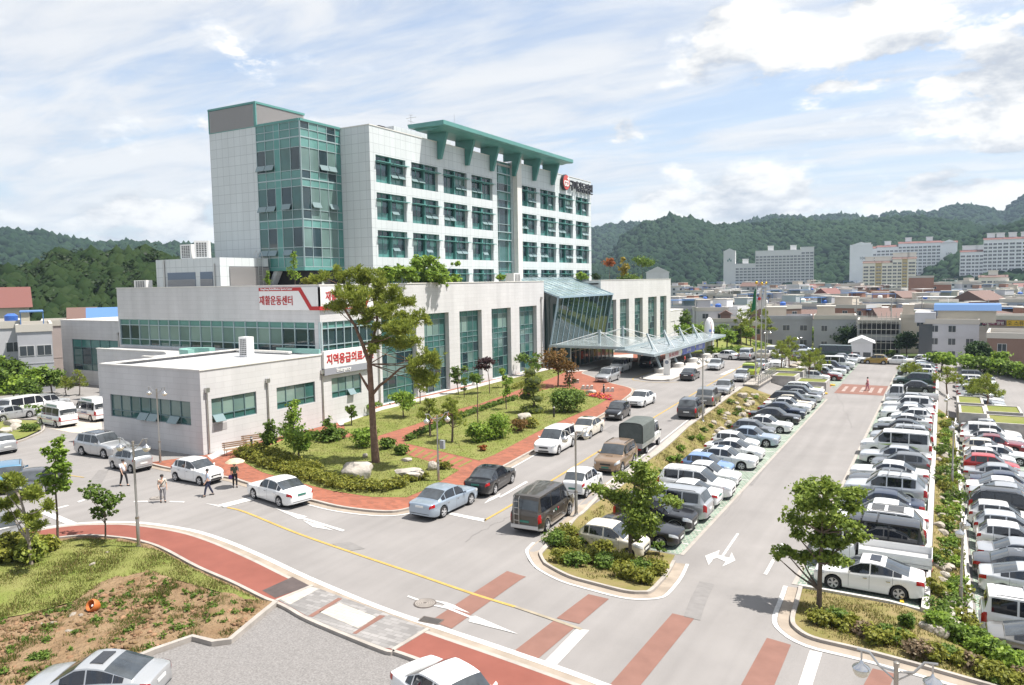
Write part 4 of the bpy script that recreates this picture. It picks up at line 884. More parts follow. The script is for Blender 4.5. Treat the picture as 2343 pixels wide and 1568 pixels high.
 # grey left wing
m=MB();FW=Fc('-Y',60.0);LWx0,LWx1=-106.0,-82.8
pw=[(-103.6,-93.3,1.9,6.1),(-91.6,-83.0,1.9,6.1)]
FW.wall(m,LWx0,LWx1,-.5,8.6,pw,.3);m.box(LWx0,LWx1,60.4,82,-.5,8.3)
m.add([(LWx0,60,-.5),(LWx0,60.4,-.5),(LWx0,60.4,8.6),(LWx0,60,8.6)],[(0,1,2,3)]);hb(m,'left_wing_wall',stone_m)
m=MB();m.box(LWx0-.05,LWx1,59.94,60.4,8.6,8.72);m.box(LWx0-.05,LWx0+.4,60.4,82,8.3,8.72);hb(m,'left_wing_coping',cap_m)
for a,b,c,d in pw:add_curtain(FW,span(a,b,5),[c,c+.8,d-1.1,d],-.16,lambda i,j:2 if j==2 else rg.choice([1,5,4,0]),'left_wing_window',.08,fm=mull_dk)
for x in(-92.9,-92.2,-84.6):
 m=MB();m.tube([(x,59.85,-.3),(x,59.85,7.0)],.09,8);m.box(x-.15,x+.15,59.7,60,6.9,7.2);hb(m,'downpipe',steel_m)
# ================================================================ VEHICLES
tyre_m=P('tyre_rubber',(0.018,0.018,0.019),0.85)
rim_m=P('alloy_rim',(0.50,0.50,0.51),0.3,0.35)
cglass=P('car_glass',(0.012,0.014,0.019),0.03,0.0,spec=0.9,coat=0.0)
wglass=P('windscreen_glass',(0.045,0.052,0.058),0.04,0.0,spec=1.0,var=(1.2,.5,3))  # greyer than the side glass: sky reflection and dashboard put into the base colour
lamp_m=P('headlamp_glass',(0.62,0.64,0.66),0.08,0.35,spec=0.8)
tail_m=P('tail_lamp_red',(0.36,0.010,0.012),0.15,spec=0.7)
amber_m=P('amber_lamp',(0.6,0.22,0.02),0.2)
plate_w=P('white_plate',(0.66,0.66,0.64),0.5)
plate_g=P('green_plate',(0.03,0.16,0.12),0.5)
black_tr=P('black_trim',(0.022,0.022,0.024),0.5)
seam_m=P('door_gap',(0.05,0.05,0.052),0.7)
chrome=P('chrome',(0.60,0.60,0.61),0.14,0.95)
under_m=P('underbody',(0.012,0.012,0.013),0.9)
PAINT={}
def paint(name):
 c={'white':((.74,.74,.735),0),'cream':((.62,.575,.49),0),'silver':((.47,.48,.49),.55),'pale silver':((.56,.575,.59),.45),'grey':((.150,.155,.165),.4),'dark grey':((.060,.062,.068),.35),'black':((.010,.010,.012),.1),'dark blue':((.020,.030,.060),.3),'light blue':((.185,.300,.53),.25),'blue':((.09,.22,.34),.3),'brown':((.068,.056,.044),.35),'bronze':((.30,.205,.130),.45),'red':((.42,.018,.016),.1),'dark red':((.20,.012,.018),.25),'yellow green':((.40,.50,.030),.1),'gold':((.30,.20,.040),.4),'dark green':((.014,.040,.034),.2),'silver blue':((.37,.44,.52),.5),'beige':((.42,.38,.30),.4),'grey brown':((.21,.205,.195),.4)}[name]
 k='paint_'+name.replace(' ','_')
 return P(k,c[0],0.28 if c[1]else.22,c[1],coat=0.75,spec=.5)
SPEC={'sedan':dict(L=4.70,W=1.80,H=1.45,wb=2.70,fo=.92,wr=.325,hood=(.78,.90),cowl=1.32,rf=2.02,rr=3.20,bl=3.98,deck=(.97,.93),belt=(.90,.95),win=[1.62,2.42,2.50,3.36,3.42,3.72]),'coupe_sedan':dict(L=4.53,W=1.78,H=1.43,wb=2.70,fo=.86,wr=.33,hood=(.74,.90),cowl=1.12,rf=1.98,rr=2.95,bl=3.98,deck=(1.03,.98),belt=(.91,.99),win=[1.50,2.36,2.42,3.30,3.33,3.66]),'hatchback':dict(L=3.60,W=1.60,H=1.48,wb=2.385,fo=.70,wr=.295,hood=(.80,.95),cowl=.92,rf=1.62,rr=3.05,bl=3.52,deck=(.98,.96),belt=(.94,1.02),win=[1.20,2.02,2.10,2.80,2.86,3.12],hatch=True),'rounded_hatchback':dict(L=3.50,W=1.50,H=1.50,wb=2.34,fo=.66,wr=.285,hood=(.80,.95),cowl=.78,rf=1.55,rr=2.90,bl=3.40,deck=(.98,.96),belt=(.93,1.00),win=[1.12,1.92,2.00,2.66,2.72,3.0],hatch=True),'minivan':dict(L=4.85,W=1.87,H=1.73,wb=2.91,fo=.93,wr=.33,hood=(.85,1.02),cowl=1.12,rf=1.98,rr=4.40,bl=4.76,deck=(1.08,1.05),belt=(1.0,1.08),win=[1.50,2.36,2.44,3.34,3.42,4.34],hatch=True,rack=True),'van':dict(L=4.96,W=1.82,H=1.95,wb=3.00,fo=1.02,wr=.33,hood=(.92,1.10),cowl=.86,rf=1.62,rr=4.72,bl=4.92,deck=(1.10,1.08),belt=(1.06,1.10),win=[1.28,2.12,2.20,3.36,3.44,4.64],hatch=True,clad=True),'suv':dict(L=4.68,W=1.89,H=1.74,wb=2.70,fo=.90,wr=.36,hood=(.92,1.07),cowl=1.25,rf=1.95,rr=4.05,bl=4.58,deck=(1.12,1.08),belt=(1.05,1.12),win=[1.58,2.42,2.50,3.28,3.36,4.05],hatch=True,rack=True,clad=True),'boxy_suv':dict(L=4.55,W=1.85,H=1.88,wb=2.72,fo=.80,wr=.37,hood=(1.0,1.10),cowl=1.32,rf=1.72,rr=4.30,bl=4.46,deck=(1.14,1.10),belt=(1.10,1.14),win=[1.56,2.38,2.46,3.22,3.30,4.2],hatch=True,rack=True,clad=True),'minibus':dict(L=6.2,W=2.0,H=2.25,wb=3.4,fo=1.1,wr=.36,hood=(1.0,1.2),cowl=.5,rf=1.15,rr=5.95,bl=6.1,deck=(1.2,1.1),belt=(1.2,1.22),win=[.95,1.9,2.0,3.9,4.0,5.85],hatch=True),'cab':dict(L=1.95,W=1.72,H=1.93,wb=9,fo=.62,wr=.0,hood=(.98,1.10),cowl=.16,rf=.66,rr=1.74,bl=1.90,deck=(1.10,1.05),belt=(1.06,1.10),win=[.46,1.34,1.42,1.70],hatch=True,zlo=.42,slimrear=True),}
def pl(P_,x):
 for(a,b),(c,d)in zip(P_,P_[1:]):
  if x<=c:return b if x<=a else lerp(b,d,(x-a)/(c-a))
 return P_[-1][1]
def car_body(sp):
 L,Wd,H,wr=sp['L'],sp['W'],sp['H'],sp['wr'];hw=Wd/2;zlo=sp.get('zlo',.20)
 ax=[sp['fo'],sp['fo']+sp['wb']];arch=wr*1.17
 hatch=sp.get('hatch')
 rail_front=sp['cowl'];c,rf,rr,bl=sp['cowl'],sp['rf'],sp['rr'],sp['bl']
 hz0,hz1=sp['hood'];dz0,dz1=sp['deck'];bz0,bz1=sp['belt']
 top=[(0,hz0-.13),(.03,hz0-.04),(.10,hz0),(.30,lerp(hz0,hz1,.45)),(c*.75,lerp(hz0,hz1,.9)),(c,hz1),(rf,lerp(hz1,bz0,.5)if False else bz0+.0),(rr,bz1),(bl,dz0),(L-.10,dz1),(L-.03,dz1-.03),(L,dz1-.12)]
 roof=[(c,hz1),(c+.04,hz1+.03),(rf,H-.045),(rf+.25,H-.012),(lerp(rf,rr,.45),H),(rr-.2,H-.02),(rr,H-.055),(bl-.03,dz0+.04),(bl,dz0+.005)]
 plan=[(0,.70),(.04,.80),(.12,.885),(.28,.945),(.6,.985),(1.2,1.0),(L-1.3,1.0),(L-.6,.985),(L-.25,.95),(L-.10,.90),(L-.03,.83),(L,.76)]
 if hatch:plan=plan[:7]+[(L-.7,.995),(L-.3,.97),(L-.10,.93),(L-.03,.885),(L,.84)]
 if sp.get('slimrear'):plan=[(0,.90),(.06,.96),(.2,.99),(L,1.0)]
 xs={0,.015,.04,.08,.12,.2,.28,.45,c*.75,c-.02,c,c+.05,rf-.03,rf,rf+.06,rf+.25,rr-.2,rr-.05,rr,rr+.04,bl-.05,bl,L-.6,L-.3,L-.2,L-.10,L-.06,L-.03,L-.012,L,*sp['win']}
 for w in sp['win']:xs|={w+.012}
 if wr:
  for a in ax:
   for k in range(9):xs.add(a+arch*math.cos(math.pi*k/8))
 xs|=set(np.linspace(.5,L-.5,9));xs=sorted(x for x in xs if 0<=x<=L);q=[xs[0]]
 for x in xs[1:]:
  if x-q[-1]>.0085:q.append(x)
 xs=q;rows=[]
 for x in xs:
  zd=pl(top,x);w=hw*pl(plan,x);inr=c<x<bl
  zr=pl(roof,x)if inr else zd;h=max(0.0,zr-zd)
  zb=zlo+(.10*(1-min(1,x/.35))if x<.35 else 0)+(.12*(1-min(1,(L-x)/.4))if L-x<.4 else 0)
  if wr:
   for a in ax:
    d=abs(x-a)
    if d<arch:zb=max(zb,wr+math.sqrt(max(0,arch*arch-d*d)))
  t=min(1.0,h/(H-bz0))if inr else 0.0
  wrail=lerp(w*.83,w*(.74 if not sp.get('slimrear')else.88),t)if not hatch else lerp(w*.86,w*(.79 if H<1.85 else.84),t)
  crown=.035 if not inr else.045
  def bz(f):return lerp(zb,zd,f)
  wsh=w*.955
  row=[(w*.93,zb),(w*.985,max(zb+.004,bz(.16))),(w,max(zb+.008,bz(.50))),(w*.992,max(zb+.012,bz(.76))),(w*.975,max(zb+.016,bz(.93))),(wsh,zd+.001),(lerp(wsh,wrail,.10)-.004,zd+.012+h*.07),(lerp(wsh,wrail,.92),zd+.016+h*.90),(wrail,zr+.018 if not inr else zr+.02),(wrail*.80,zr+.018+crown*.45),(wrail*.45,zr+.018+crown*.85),(0,zr+.018+crown)]
  rows.append((x,row))
 n=len(rows[0][1]);V=[];full=[]
 for x,row in rows:
  r=[(L/2-x,y,z)for y,z in row]+[(L/2-x,-y,z)for y,z in reversed(row[:-1])];full.append(r);V+=r
 M=2*n-1;F=[];FM=[]
 xi=[r[0]for r in rows]
 seams=sp['win'][1:3]
 clad=sp.get('clad')
 for i in range(len(rows)-1):
  for j in range(M-1):
   F.append((i*M+j,i*M+j+1,(i+1)*M+j+1,(i+1)*M+j));jj=min(j,M-2-j);mi=0
   if clad and jj==0:mi=1
   xm=(xi[i]+xi[i+1])/2
   if xi[i+1]-xi[i]<.0135 and 1<=jj<=4 and any(abs(xi[i]-s)<.002 for s in(sp['win'][0],sp['win'][1],sp['win'][3]if len(sp['win'])>3 else-1)):mi=2
   FM.append(mi)
 F.append(tuple(range(M)));FM.append(0);F.append(tuple((len(rows)-1)*M+j for j in range(M-1,-1,-1)));FM.append(0)
 return np.array(V),F,FM,xi,M,n
def car_parts(kind):
 sp=SPEC[kind];L,Wd,H=sp['L'],sp['W'],sp['H']
 V,F,FM,xi,M,n=car_body(sp)
 b=MB();b.v=[tuple(v)for v in V];b.f=F;b.m=FM
 body=b.mesh([paint('white'),black_tr,seam_m],38,True,'body')
 me=b.mesh([black_tr],180,True,'tmp');nrm=np.array([v.normal[:]for v in me.vertices]);bpy.data.meshes.remove(me)
 O=V+nrm*.010
 def patch(x0,x1,j0,j1,mat,name,out=.010,both=False):
  m=MB();idx={}
  Q=V+nrm*out
  for i in range(len(xi)-1):
   if xi[i]<x0-1e-4 or xi[i+1]>x1+1e-4:continue
   for j in range(j0,j1):
    f=[]
    for a in(i*M+j,i*M+j+1,(i+1)*M+j+1,(i+1)*M+j):
     if a not in idx:idx[a]=len(m.v);m.v.append(tuple(Q[a]))
     f.append(idx[a])
    m.f.append(tuple(f));m.m.append(0)
  return m.mesh(mat,50,True,name)if m.f else None
 parts=[('body',body)]
 c,rf,rr,bl,win=sp['cowl'],sp['rf'],sp['rr'],sp['bl'],sp['win']
 near=lambda x:min(xi,key=lambda q:abs(q-x))
 parts.append(('windscreen',patch(near(c+.05),near(rf-.03),8,M-1-8,wglass,'windscreen')))
 parts.append(('rear_window',patch(near(rr+.04),near(bl-.05),8,M-1-8,wglass,'rear_window')))
 for k in range(0,len(win)-1,2):
  a,e=win[k]+(.012 if k==0 else 0),win[k+1]
  for s in(0,1):parts.append(('side_window',patch(near(a),near(e),6 if not s else M-1-7,7 if not s else M-1-6,cglass,'side_window')))
  # lamps wrap the corners of the loft
 hl=.45 if kind!='cab' else.12
 for s in(0,1):
  j0,j1=(3,5)if not s else(M-1-5,M-1-3)
  parts.append(('headlight',patch(0.0,near(hl),j0,j1,lamp_m,'headlight',.012)))
  if sp.get('slimrear'):continue
  if sp.get('hatch')and H>1.55:parts.append(('taillight',patch(near(L-.20),L,2 if not s else M-1-5,5 if not s else M-1-2,tail_m,'taillight',.012)))
  else:parts.append(('taillight',patch(near(L-.30 if not sp.get('hatch')else L-.20),L,j0,j1,tail_m,'taillight',.012)))
 m=MB();zt=sp['hood'][0];fx=L/2
 m.box(fx-.02,fx+.016,-.36,.36,zt-.26,zt-.15);m.box(fx-.02,fx+.014,-.42,.42,.32,.43)
 grille=m.mesh([black_tr],name='grille');parts.append(('grille',grille))
 w2=Wd*.38
 m=MB()
 for s in(-1,1):m.box(fx-.03,fx+.012,s*w2-.12 if s<0 else.40,-.40 if s<0 else s*w2+.12,zt-.26,zt-.14)
 m=MB();m.box(fx+.012,fx+.026,-.26,.26,.46,.57);parts.append(('number_plate',m.mesh([plate_w],name='number_plate')))
 zp=.72 if sp.get('hatch')and H>1.55 else(.80 if not sp.get('hatch')else.62)
 if not sp.get('slimrear'):
  m=MB();m.box(-L/2-.022,-L/2+.02,-.26,.26,zp-.055,zp+.055);parts.append(('number_plate',m.mesh([plate_w],name='number_plate')))
  if clad_bump(sp):
   m=MB();m.box(-L/2-.05,-L/2+.12,-Wd*.42,Wd*.42,.36,.54);parts.append(('bumper',m.mesh([black_tr],name='bumper')))
  else:
   m=MB();m.box(-L/2-.012,-L/2+.05,-Wd*.36,Wd*.36,.40,.425);parts.append(('bumper_line',m.mesh([seam_m],name='bumper_line')))
 bz=sp['belt'][0]
 for s in(-1,1):
  m=MB();x=L/2-sp['win'][0]-.08;y=s*Wd/2
  m.add([(x+.10,y*.97,bz+.02),(x+.02,y*.97,bz+.02),(x-.02,y*1.17,bz+.04),(x+.07,y*1.16,bz+.04),(x+.10,y*.98,bz+.10),(x+.02,y*.98,bz+.12),(x-.02,y*1.17,bz+.17),(x+.06,y*1.16,bz+.15)],[(0,3,2,1),(4,5,6,7),(0,1,5,4),(1,2,6,5),(2,3,7,6),(3,0,4,7)])
  parts.append(('mirror',m.mesh([paint('white')],60,name='mirror')))
  for wx in sp['win'][1:4:2]:
   if kind=='cab' and wx>1.4:continue
   m=MB();xx=L/2-wx+.09;m.box(xx,xx+.16,y-(.0 if s>0 else.03),y+(.03 if s>0 else 0),bz-.13,bz-.095);parts.append(('door_handle',m.mesh([chrome],name='door_handle')))
 if sp.get('rack'):
  for s in(-1,1):
   m=MB();y=s*Wd*.355;m.tube([(L/2-rf-.15,y,H-.02),(L/2-rf-.3,y,H+.055),(L/2-rr+.35,y,H+.055),(L/2-rr+.2,y,H-.02)],.018,6);parts.append(('roof_rail',m.mesh([black_tr],name='roof_rail')))
 m=MB();ch=.16;m.box(-L/2+.25,L/2-.25,-Wd*.40,Wd*.40,ch,.62);parts.append(('underbody',m.mesh([under_m],name='underbody')))
 if kind=='cab':parts=[p for p in parts if p[0]not in('underbody',)]
 wheels=[]
 if sp['wr']:
  for a in(sp['fo'],sp['fo']+sp['wb']):
   for s in(-1,1):wheels.append((L/2-a,s*(Wd/2-.115),sp['wr'],s))
 return[p for p in parts if p[1]is not None],wheels
def clad_bump(sp):return sp.get('clad')
WHEELS={}
def wheel_mesh(r,s):
 k=(round(r,3),s)
 if k in WHEELS:return WHEELS[k]
 w=.105;m=MB();pr=[(r*.70,-w),(r*.90,-w),(r*.985,-w*.75),(r,-w*.3),(r,w*.3),(r*.985,w*.75),(r*.90,w),(r*.70,w)]
 m.lathe(pr,22,axis='Y',cap=False);t=m.mesh(tyre_m,40,name='tyre')
 m=MB();y0=s*w*.70;rr=r*.70
 m.lathe([(rr*1.02,s*w*.92),(rr*.90,s*w*.92),(rr*.88,y0-s*.02)],22,axis='Y',cap=False)
 for a in range(5):
  th=a*2*math.pi/5;
  for off in(-.16,.16):
   p=(math.cos(th)*rr*.10,y0+s*.03,math.sin(th)*rr*.10);q=(math.cos(th+off)*rr*.95,y0+s*.012,math.sin(th+off)*rr*.95)
   m.beam(p,q,.05,.03,up=(0,1,0))
 m.lathe([(rr*.24,y0),(rr*.22,y0+s*.045)],12,axis='Y');rim=m.mesh(rim_m,40,name='rim')
 m=MB();m.lathe([(rr*.9,y0-s*.03),(rr*.9,y0-s*.02)],18,axis='Y');disc=m.mesh(P('brake_shadow',(.05,.05,.052),.6,.4),name='disc')  # dark disc behind the spokes, shade inside the wheel put into its colour
 WHEELS[k]=(t,rim,disc);return WHEELS[k]
def add_wheels(root,wheels):
 for x,y,r,s in wheels:
  t,rim,disc=wheel_mesh(r,s);o=link('wheel',t,root,(x,y,r));link('rim',rim,o);link('brake_shadow_disc',disc,o)
PROTO={}
def vehicle(kind,colour,p,head,label,cat=None,group=None,opts=()):
 """head: heading in degrees, 0 = +X"""
 if kind not in PROTO:PROTO[kind]=car_parts(kind)
 parts,wheels=PROTO[kind];nm={'sedan':'sedan_car','coupe_sedan':'sedan_car','hatchback':'hatchback_car','rounded_hatchback':'hatchback_car','suv':'suv_car','boxy_suv':'suv_car','minivan':'minivan','van':'van','minibus':'minibus'}[kind]
 t=thing(nm,label,cat or{'minivan':'minivan','van':'van','minibus':'minibus'}.get(kind,'car'),p,R(head),group)
 pm=paint(colour);sp=SPEC[kind];L,Wd,H=sp['L'],sp['W'],sp['H']
 for n,me in parts:
  if n=='roof_rail' and'norack' in opts:continue
  o=link(n,me,t)
  if n in('body','mirror'):
   o.material_slots[0].link='OBJECT';o.material_slots[0].material=pm
  if n=='body' and sp.get('clad'):
   o.material_slots[1].link='OBJECT';o.material_slots[1].material=paint('silver')if'silverclad' in opts else(pm if'noclad' in opts else paint('dark grey'))
  if n=='bumper':
   o.material_slots[0].link='OBJECT';o.material_slots[0].material=paint('silver')if'silverclad' in opts else(pm if'noclad' in opts else paint('dark grey'))
  if n=='number_plate' and'greenplate' in opts:
   o.material_slots[0].link='OBJECT';o.material_slots[0].material=plate_g
 add_wheels(t,wheels);t.scale=(random.uniform(.965,1.035),random.uniform(.985,1.015),random.uniform(.97,1.03))
 if'sunroof' in opts:
  m=MB();x=L/2-sp['rf']-.38;m.box(x-.42,x+.02,-.40,.40,H+.02,H+.068);m.build('sunroof',cglass,t)
 if'panorama' in opts:
  m=MB();x=L/2-sp['rf']-.2;m.box(x-.6,x+.02,-.50,.50,H+.01,H+.06);m.build('sunroof',cglass,t);m=MB();m.box(x-1.5,x-.75,-.50,.50,H+.01,H+.065);m.build('sunroof',cglass,t)
 if'bars' in opts:
  for k in(.55,1.25):
   m=MB();x=L/2-sp['rf']-k;m.beam((x,-Wd*.40,H+.09),(x,Wd*.40,H+.09),.06,.035);m.build('roof_bar',steel_m if colour!='black' else black_tr,t)
 if'scoop' in opts:
  m=MB();x=L/2-sp['cowl']+.05;m.prismx([(x,sp['hood'][1]),(x+.36,sp['hood'][1]-.02),(x+.34,sp['hood'][1]+.07),(x,sp['hood'][1]+.07)],'Y',-.24,.24);m.build('bonnet_scoop',pm,t)
 if'ladder' in opts:
  m=MB();y=.42;x=-L/2-.07
  for yy in(y-.14,y+.14):m.tube([(x+.1,yy,H+.02),(x,yy,H-.1),(x,yy,.55)],.018,6)
  for k in range(4):m.tube([(x,y-.14,.75+k*.32),(x,y+.14,.75+k*.32)],.014,6)
  m.build('rear_ladder',steel_m,t)
 if'spare' in opts:
  m=MB();m.lathe([(.34,-L/2-.22),(.36,-L/2-.18),(.36,-L/2-.02)],24,(0,0,1.0),'X');m.build('spare_wheel_cover',paint('pale silver'),t)
 if'basket' in opts:
  m=MB();x0,x1=L/2-sp['rf']-.2,L/2-sp['rf']-1.5
  for zz in(H+.07,H+.17):m.tube([(x0,-.55,zz),(x0,.55,zz),(x1,.55,zz),(x1,-.55,zz),(x0,-.55,zz)],.02,5)
  for k in range(5):m.tube([(lerp(x0,x1,k/4),-.55,H+.07),(lerp(x0,x1,k/4),.55,H+.07)],.015,5)
  m.build('roof_basket',black_tr,t)
 if'decal' in opts:
  m=MB();k=random.Random(3)
  for i in range(7):
   cx,cy,rr=k.uniform(-.55,.35),k.uniform(-.45,.45),k.uniform(.07,.13);m.lathe([(rr,H+.012),(rr*.9,H+.055)],10,(cx,cy,0))
  m.build('cloud_decal',paint('silver'),t)
 if'ambulance' in opts:
  m=MB();x0,x1=L/2-sp['rf']-.2,-L/2+.6
  m.prismx([(x1,H-.03),(x0,H-.03),(x0-.18,H+.30),(x1+.1,H+.30)],'Y',-.72,.72);m.build('raised_roof',paint('white'),t,30)
  for s in(-1,1):
   m=MB();m.box(x1+.25,x0-.35,s*.725-.01,s*.725+.01,H+.06,H+.21);m.build('light_bar',P('green_lamp_strip',(.12,.26,.20),.2),t)
   m=MB();m.box(-L/2+.15,L/2-.6,s*(Wd/2+.004)-.004,s*(Wd/2+.004)+.004,.70,.735);m.build('red_stripe',P('red_stripe',(.45,.03,.03),.4),t)
   me=text_mesh('AMBULANCE',.20,P('blue_letters',(.06,.09,.25),.4),.006);o=link('lettering',me,t);o.location=(-.4,s*(Wd/2+.012),.86);o.rotation_euler=(R(90),0,0 if s<0 else R(180))
   m=MB();yy=s*(Wd/2+.012);m.box(1.0,1.05,yy-.004,yy+.004,.80,.98);m.box(.94,1.11,yy-.004,yy+.004,.865,.915);m.build('cross_mark',P('blue_mark',(.10,.16,.45),.4),t)
  m=MB();m.box(-L/2-.03,-L/2-.01,-.78,.78,.70,.735);m.build('red_stripe',MAT['red_stripe'],t)
  me=text_mesh('구미강동병원',.20,P('white_letters',(.7,.7,.7),.4),.006);o=link('lettering',me,t);o.location=(-L/2+.0,0,1.36);o.rotation_euler=(R(75),0,R(-90))
 if'vanmarks' in opts:
  for s in(-1,1):
   m=MB();yy=s*(Wd/2+.006)
   for k,(mm,dx)in enumerate(((P('pink_mark',(.5,.05,.08),.4),0),(P('green_mark',(.05,.35,.2),.4),.3),(P('white_mark',(.7,.7,.7),.4),.6))):
    m=MB();m.lathe([(.06,yy-.004),(.06,yy+.004)],8,(-.2-dx,0,.93-.02*k),'Y');m.build('side_mark',mm,t)
 if'greenband' in opts:
  for s in(-1,1):
   yy=s*(Wd/2+.006);m=MB();m.add([(1.2,yy,.98),(-1.6,yy,.78),(-1.2,yy,.96),(.3,yy,1.06)],[(0,1,2,3)]);m.build('green_swoosh',P('leaf_green_vinyl',(.30,.45,.05),.4),t)
 return t
 # ---- trucks (built as cab + chassis + bed)
def truck(p,head,label,style,group=None):
 t=thing('light_truck',label,'truck',p,R(head),group);pm=paint('white')
 if'cab' not in PROTO:PROTO['cab']=car_parts('cab')
 Lc=SPEC['cab']['L'];ox=2.55-Lc/2
 for n,me in PROTO['cab'][0]:
  o=link(n if n!='body' else'cab',me,t,(ox,0,.06))
  if n in('body','mirror'):
   o.material_slots[0].link='OBJECT';o.material_slots[0].material=pm if n=='body' else black_tr
 add_wheels(t,[(1.92,s*.74,.31,s)for s in(-1,1)]+[(-1.35,s*.74,.30,s)for s in(-1,1)])
 m=MB();m.box(-2.5,2.3,-.45,.45,.38,.62);m.build('chassis',under_m,t)
 x0,x1=-2.62,.42
 bedm=P('truck_bed_grey',(.42,.42,.42),.5,.2,var=(3,.1));m=MB();m.box(x0,x1,-.86,.86,.68,.80);m.build('bed_floor',bedm,t)
 hs=1.15
 for nm,(a,b,c,d)in(('side_board',(x0,x1,-.86,-.83)),('side_board',(x0,x1,.83,.86)),('tailgate',(x0-.03,x0,-.86,.86)),('headboard',(x1,x1+.04,-.86,.86))):
  m=MB();m.box(a,b,c,d,.62 if nm!='headboard' else.7,hs if nm!='headboard' else 1.75)
  if nm=='side_board':
   yy=c if c<0 else d
   for k in range(3):m.box(a+.03,b-.03,yy-.008,yy+.008,.70+k*.15,.75+k*.15)
  m.build(nm,pm if style!='canvas' else paint('pale silver'),t)
 for s in(-1,1):
  m=MB();m.box(x0-.05,x0+.0,s*.62-.14,s*.62+.14,.50,.60);m.build('taillight',tail_m,t)
 if style=='canvas':
  cm=P('grey_green_canvas',(.085,.098,.092),.85,var=(1.5,.15,6),bump=(5,.5,.05));m=MB();n=9;prof=[]
  for k in range(n+1):
   a=math.pi*k/n;yy=-math.cos(a);zz=math.sin(a)**.55 if 0<k<n else 0
   prof.append((.90*math.copysign(abs(yy)**.62,yy),2.12+.36*zz))
  prof=[(-.90,1.0)]+prof+[(.90,1.0)];st=[x0-.04,x0+.7,x0+1.4,x0+2.2,x1+.06];V=[]
  for i,x in enumerate(st):
   sag=.0 if i in(0,len(st)-1)else.015*(i%2)
   V+=[(x,y*(1+sag),z)for y,z in prof]
  k=len(prof);m.add(V,[(i*k+j,i*k+j+1,(i+1)*k+j+1,(i+1)*k+j)for i in range(len(st)-1)for j in range(k-1)]);m.add(V[:k],[tuple(range(k))]);m.add(V[-k:],[tuple(range(k))])
  cv=m.build('canvas_cover',cm,t,35)
  m=MB();m.tube([(x0-.06,y*.985,z)for y,z in prof],.035,6);m.build('canvas_hem',P('dark_canvas',(.03,.035,.034),.9),cv)
 return t
def placed(kind,px,py,dz):
 return GT(px,py,dz)
# ================================================================ WHERE THE CARS STAND
def rc(kind,colour,fpx,rpx,side,label,head=None,opts=(),group=None,cat=None):
 f,r=GT(*fpx),GT(*rpx);d=f-r;a=math.atan2(d.y,d.x)if head is None else R(head)
 fw=Vector((math.cos(a),math.sin(a),0));lf=Vector((-math.sin(a),math.cos(a),0));sp=SPEC[kind]
 c=(f+r)/2-lf*side*(sp['W']/2-.05)-fw*(sp['L']/2-sp['fo']-sp['wb']/2);c.z=TZ(c.x,c.y)
 return vehicle(kind,colour,c,math.degrees(a),label,cat,group,opts)
NM={'sedan':'sedan','coupe_sedan':'sedan','hatchback':'hatchback','rounded_hatchback':'hatchback','suv':'SUV','boxy_suv':'boxy SUV','minivan':'minivan','van':'van','truck':'flatbed truck','truckgas':'flatbed truck'}
USED=set()
def rowcars(rows,where,side,group):
 """rows: (kind, colour, roof px, roof py, heading, opts, extra label words)"""
 ds=[f"{c} {NM[k]}" for k,c,*_ in rows]
 for i,(k,c,px,py,h,o)in enumerate(rows):
  H=SPEC[k]['H']if k in SPEC else 1.9
  d=ds[i]+(' with sunroof' if'sunroof' in o or'panorama' in o else' with roof bars' if'bars' in o else' with cloud decals' if'decal' in o else' carrying gas cylinders' if k=='truckgas' else'')
  if i==0:lab=f"{d} at the street end of {where}, beside the {ds[1]}"
  elif i==len(rows)-1:lab=f"{d} at the far end of {where}, beyond the {ds[i-1]}"
  else:lab=f"{d} in {where}, between {ds[i-1]} and {ds[i+1]}"
  if lab in USED or len(lab.replace('-',' ').split())>16:
   od=['first','second','third','fourth','fifth','sixth','seventh','eighth','ninth','tenth','eleventh','twelfth','thirteenth','fourteenth','fifteenth','sixteenth','seventeenth','eighteenth','nineteenth','twentieth','twenty-first','twenty-second','twenty-third','twenty-fourth','twenty-fifth'][i]
   lab=f"{ds[i]}, {od} car from the near end of {where}"
  USED.add(lab);p=GT(px,py,H)
  if side:p.x=side[0]+(random.uniform(-.12,.12)if 1 else 0)+(SPEC[k]['L']-4.6)*.5*side[1]if k in SPEC else side[0]
  p.z=TZ(p.x,p.y)+.012
  if k in('truck','truckgas'):truck(p,h+random.uniform(-.8,.8),lab,'open',group)
  else:vehicle(k,c,p,h+random.uniform(-1.2,1.2),lab,None,group,o)
E_,W_=0,180
A=[('hatchback','cream',1491,1214,E_,()),('sedan','black',1463,1175.5,E_,()),('suv','black',1480,1133,E_,('scoop','silverclad')),('minivan','silver',1556,1116,W_,()),('sedan','white',1574,1099,W_,('greenplate',)),('minivan','white',1579,1069,E_,()),('sedan','white',1607.5,1056.6,E_,()),('hatchback','light blue',1610,1038.5,E_,()),('sedan','white',1643,1021.7,E_,('sunroof',)),('coupe_sedan','white',1655.6,1005,E_,()),('hatchback','white',1662,988.4,E_,()),('sedan','silver blue',1689,976,E_,()),('hatchback','grey',1691,959,E_,()),('sedan','white',1716,948,E_,('sunroof',)),('sedan','black',1724,930,E_,()),('sedan','dark blue',1757,919.5,E_,()),('sedan','white',1772.5,910,E_,()),('sedan','cream',1775,902,E_,()),('suv','black',1789.5,895,E_,()),('sedan','pale silver',1800,887.7,E_,()),('suv','dark grey',1811,881.5,E_,()),('suv','white',1819,873.7,E_,())]
rowcars(A,'the near left row',(-14.0,1),'cars in the left row of the middle car park')
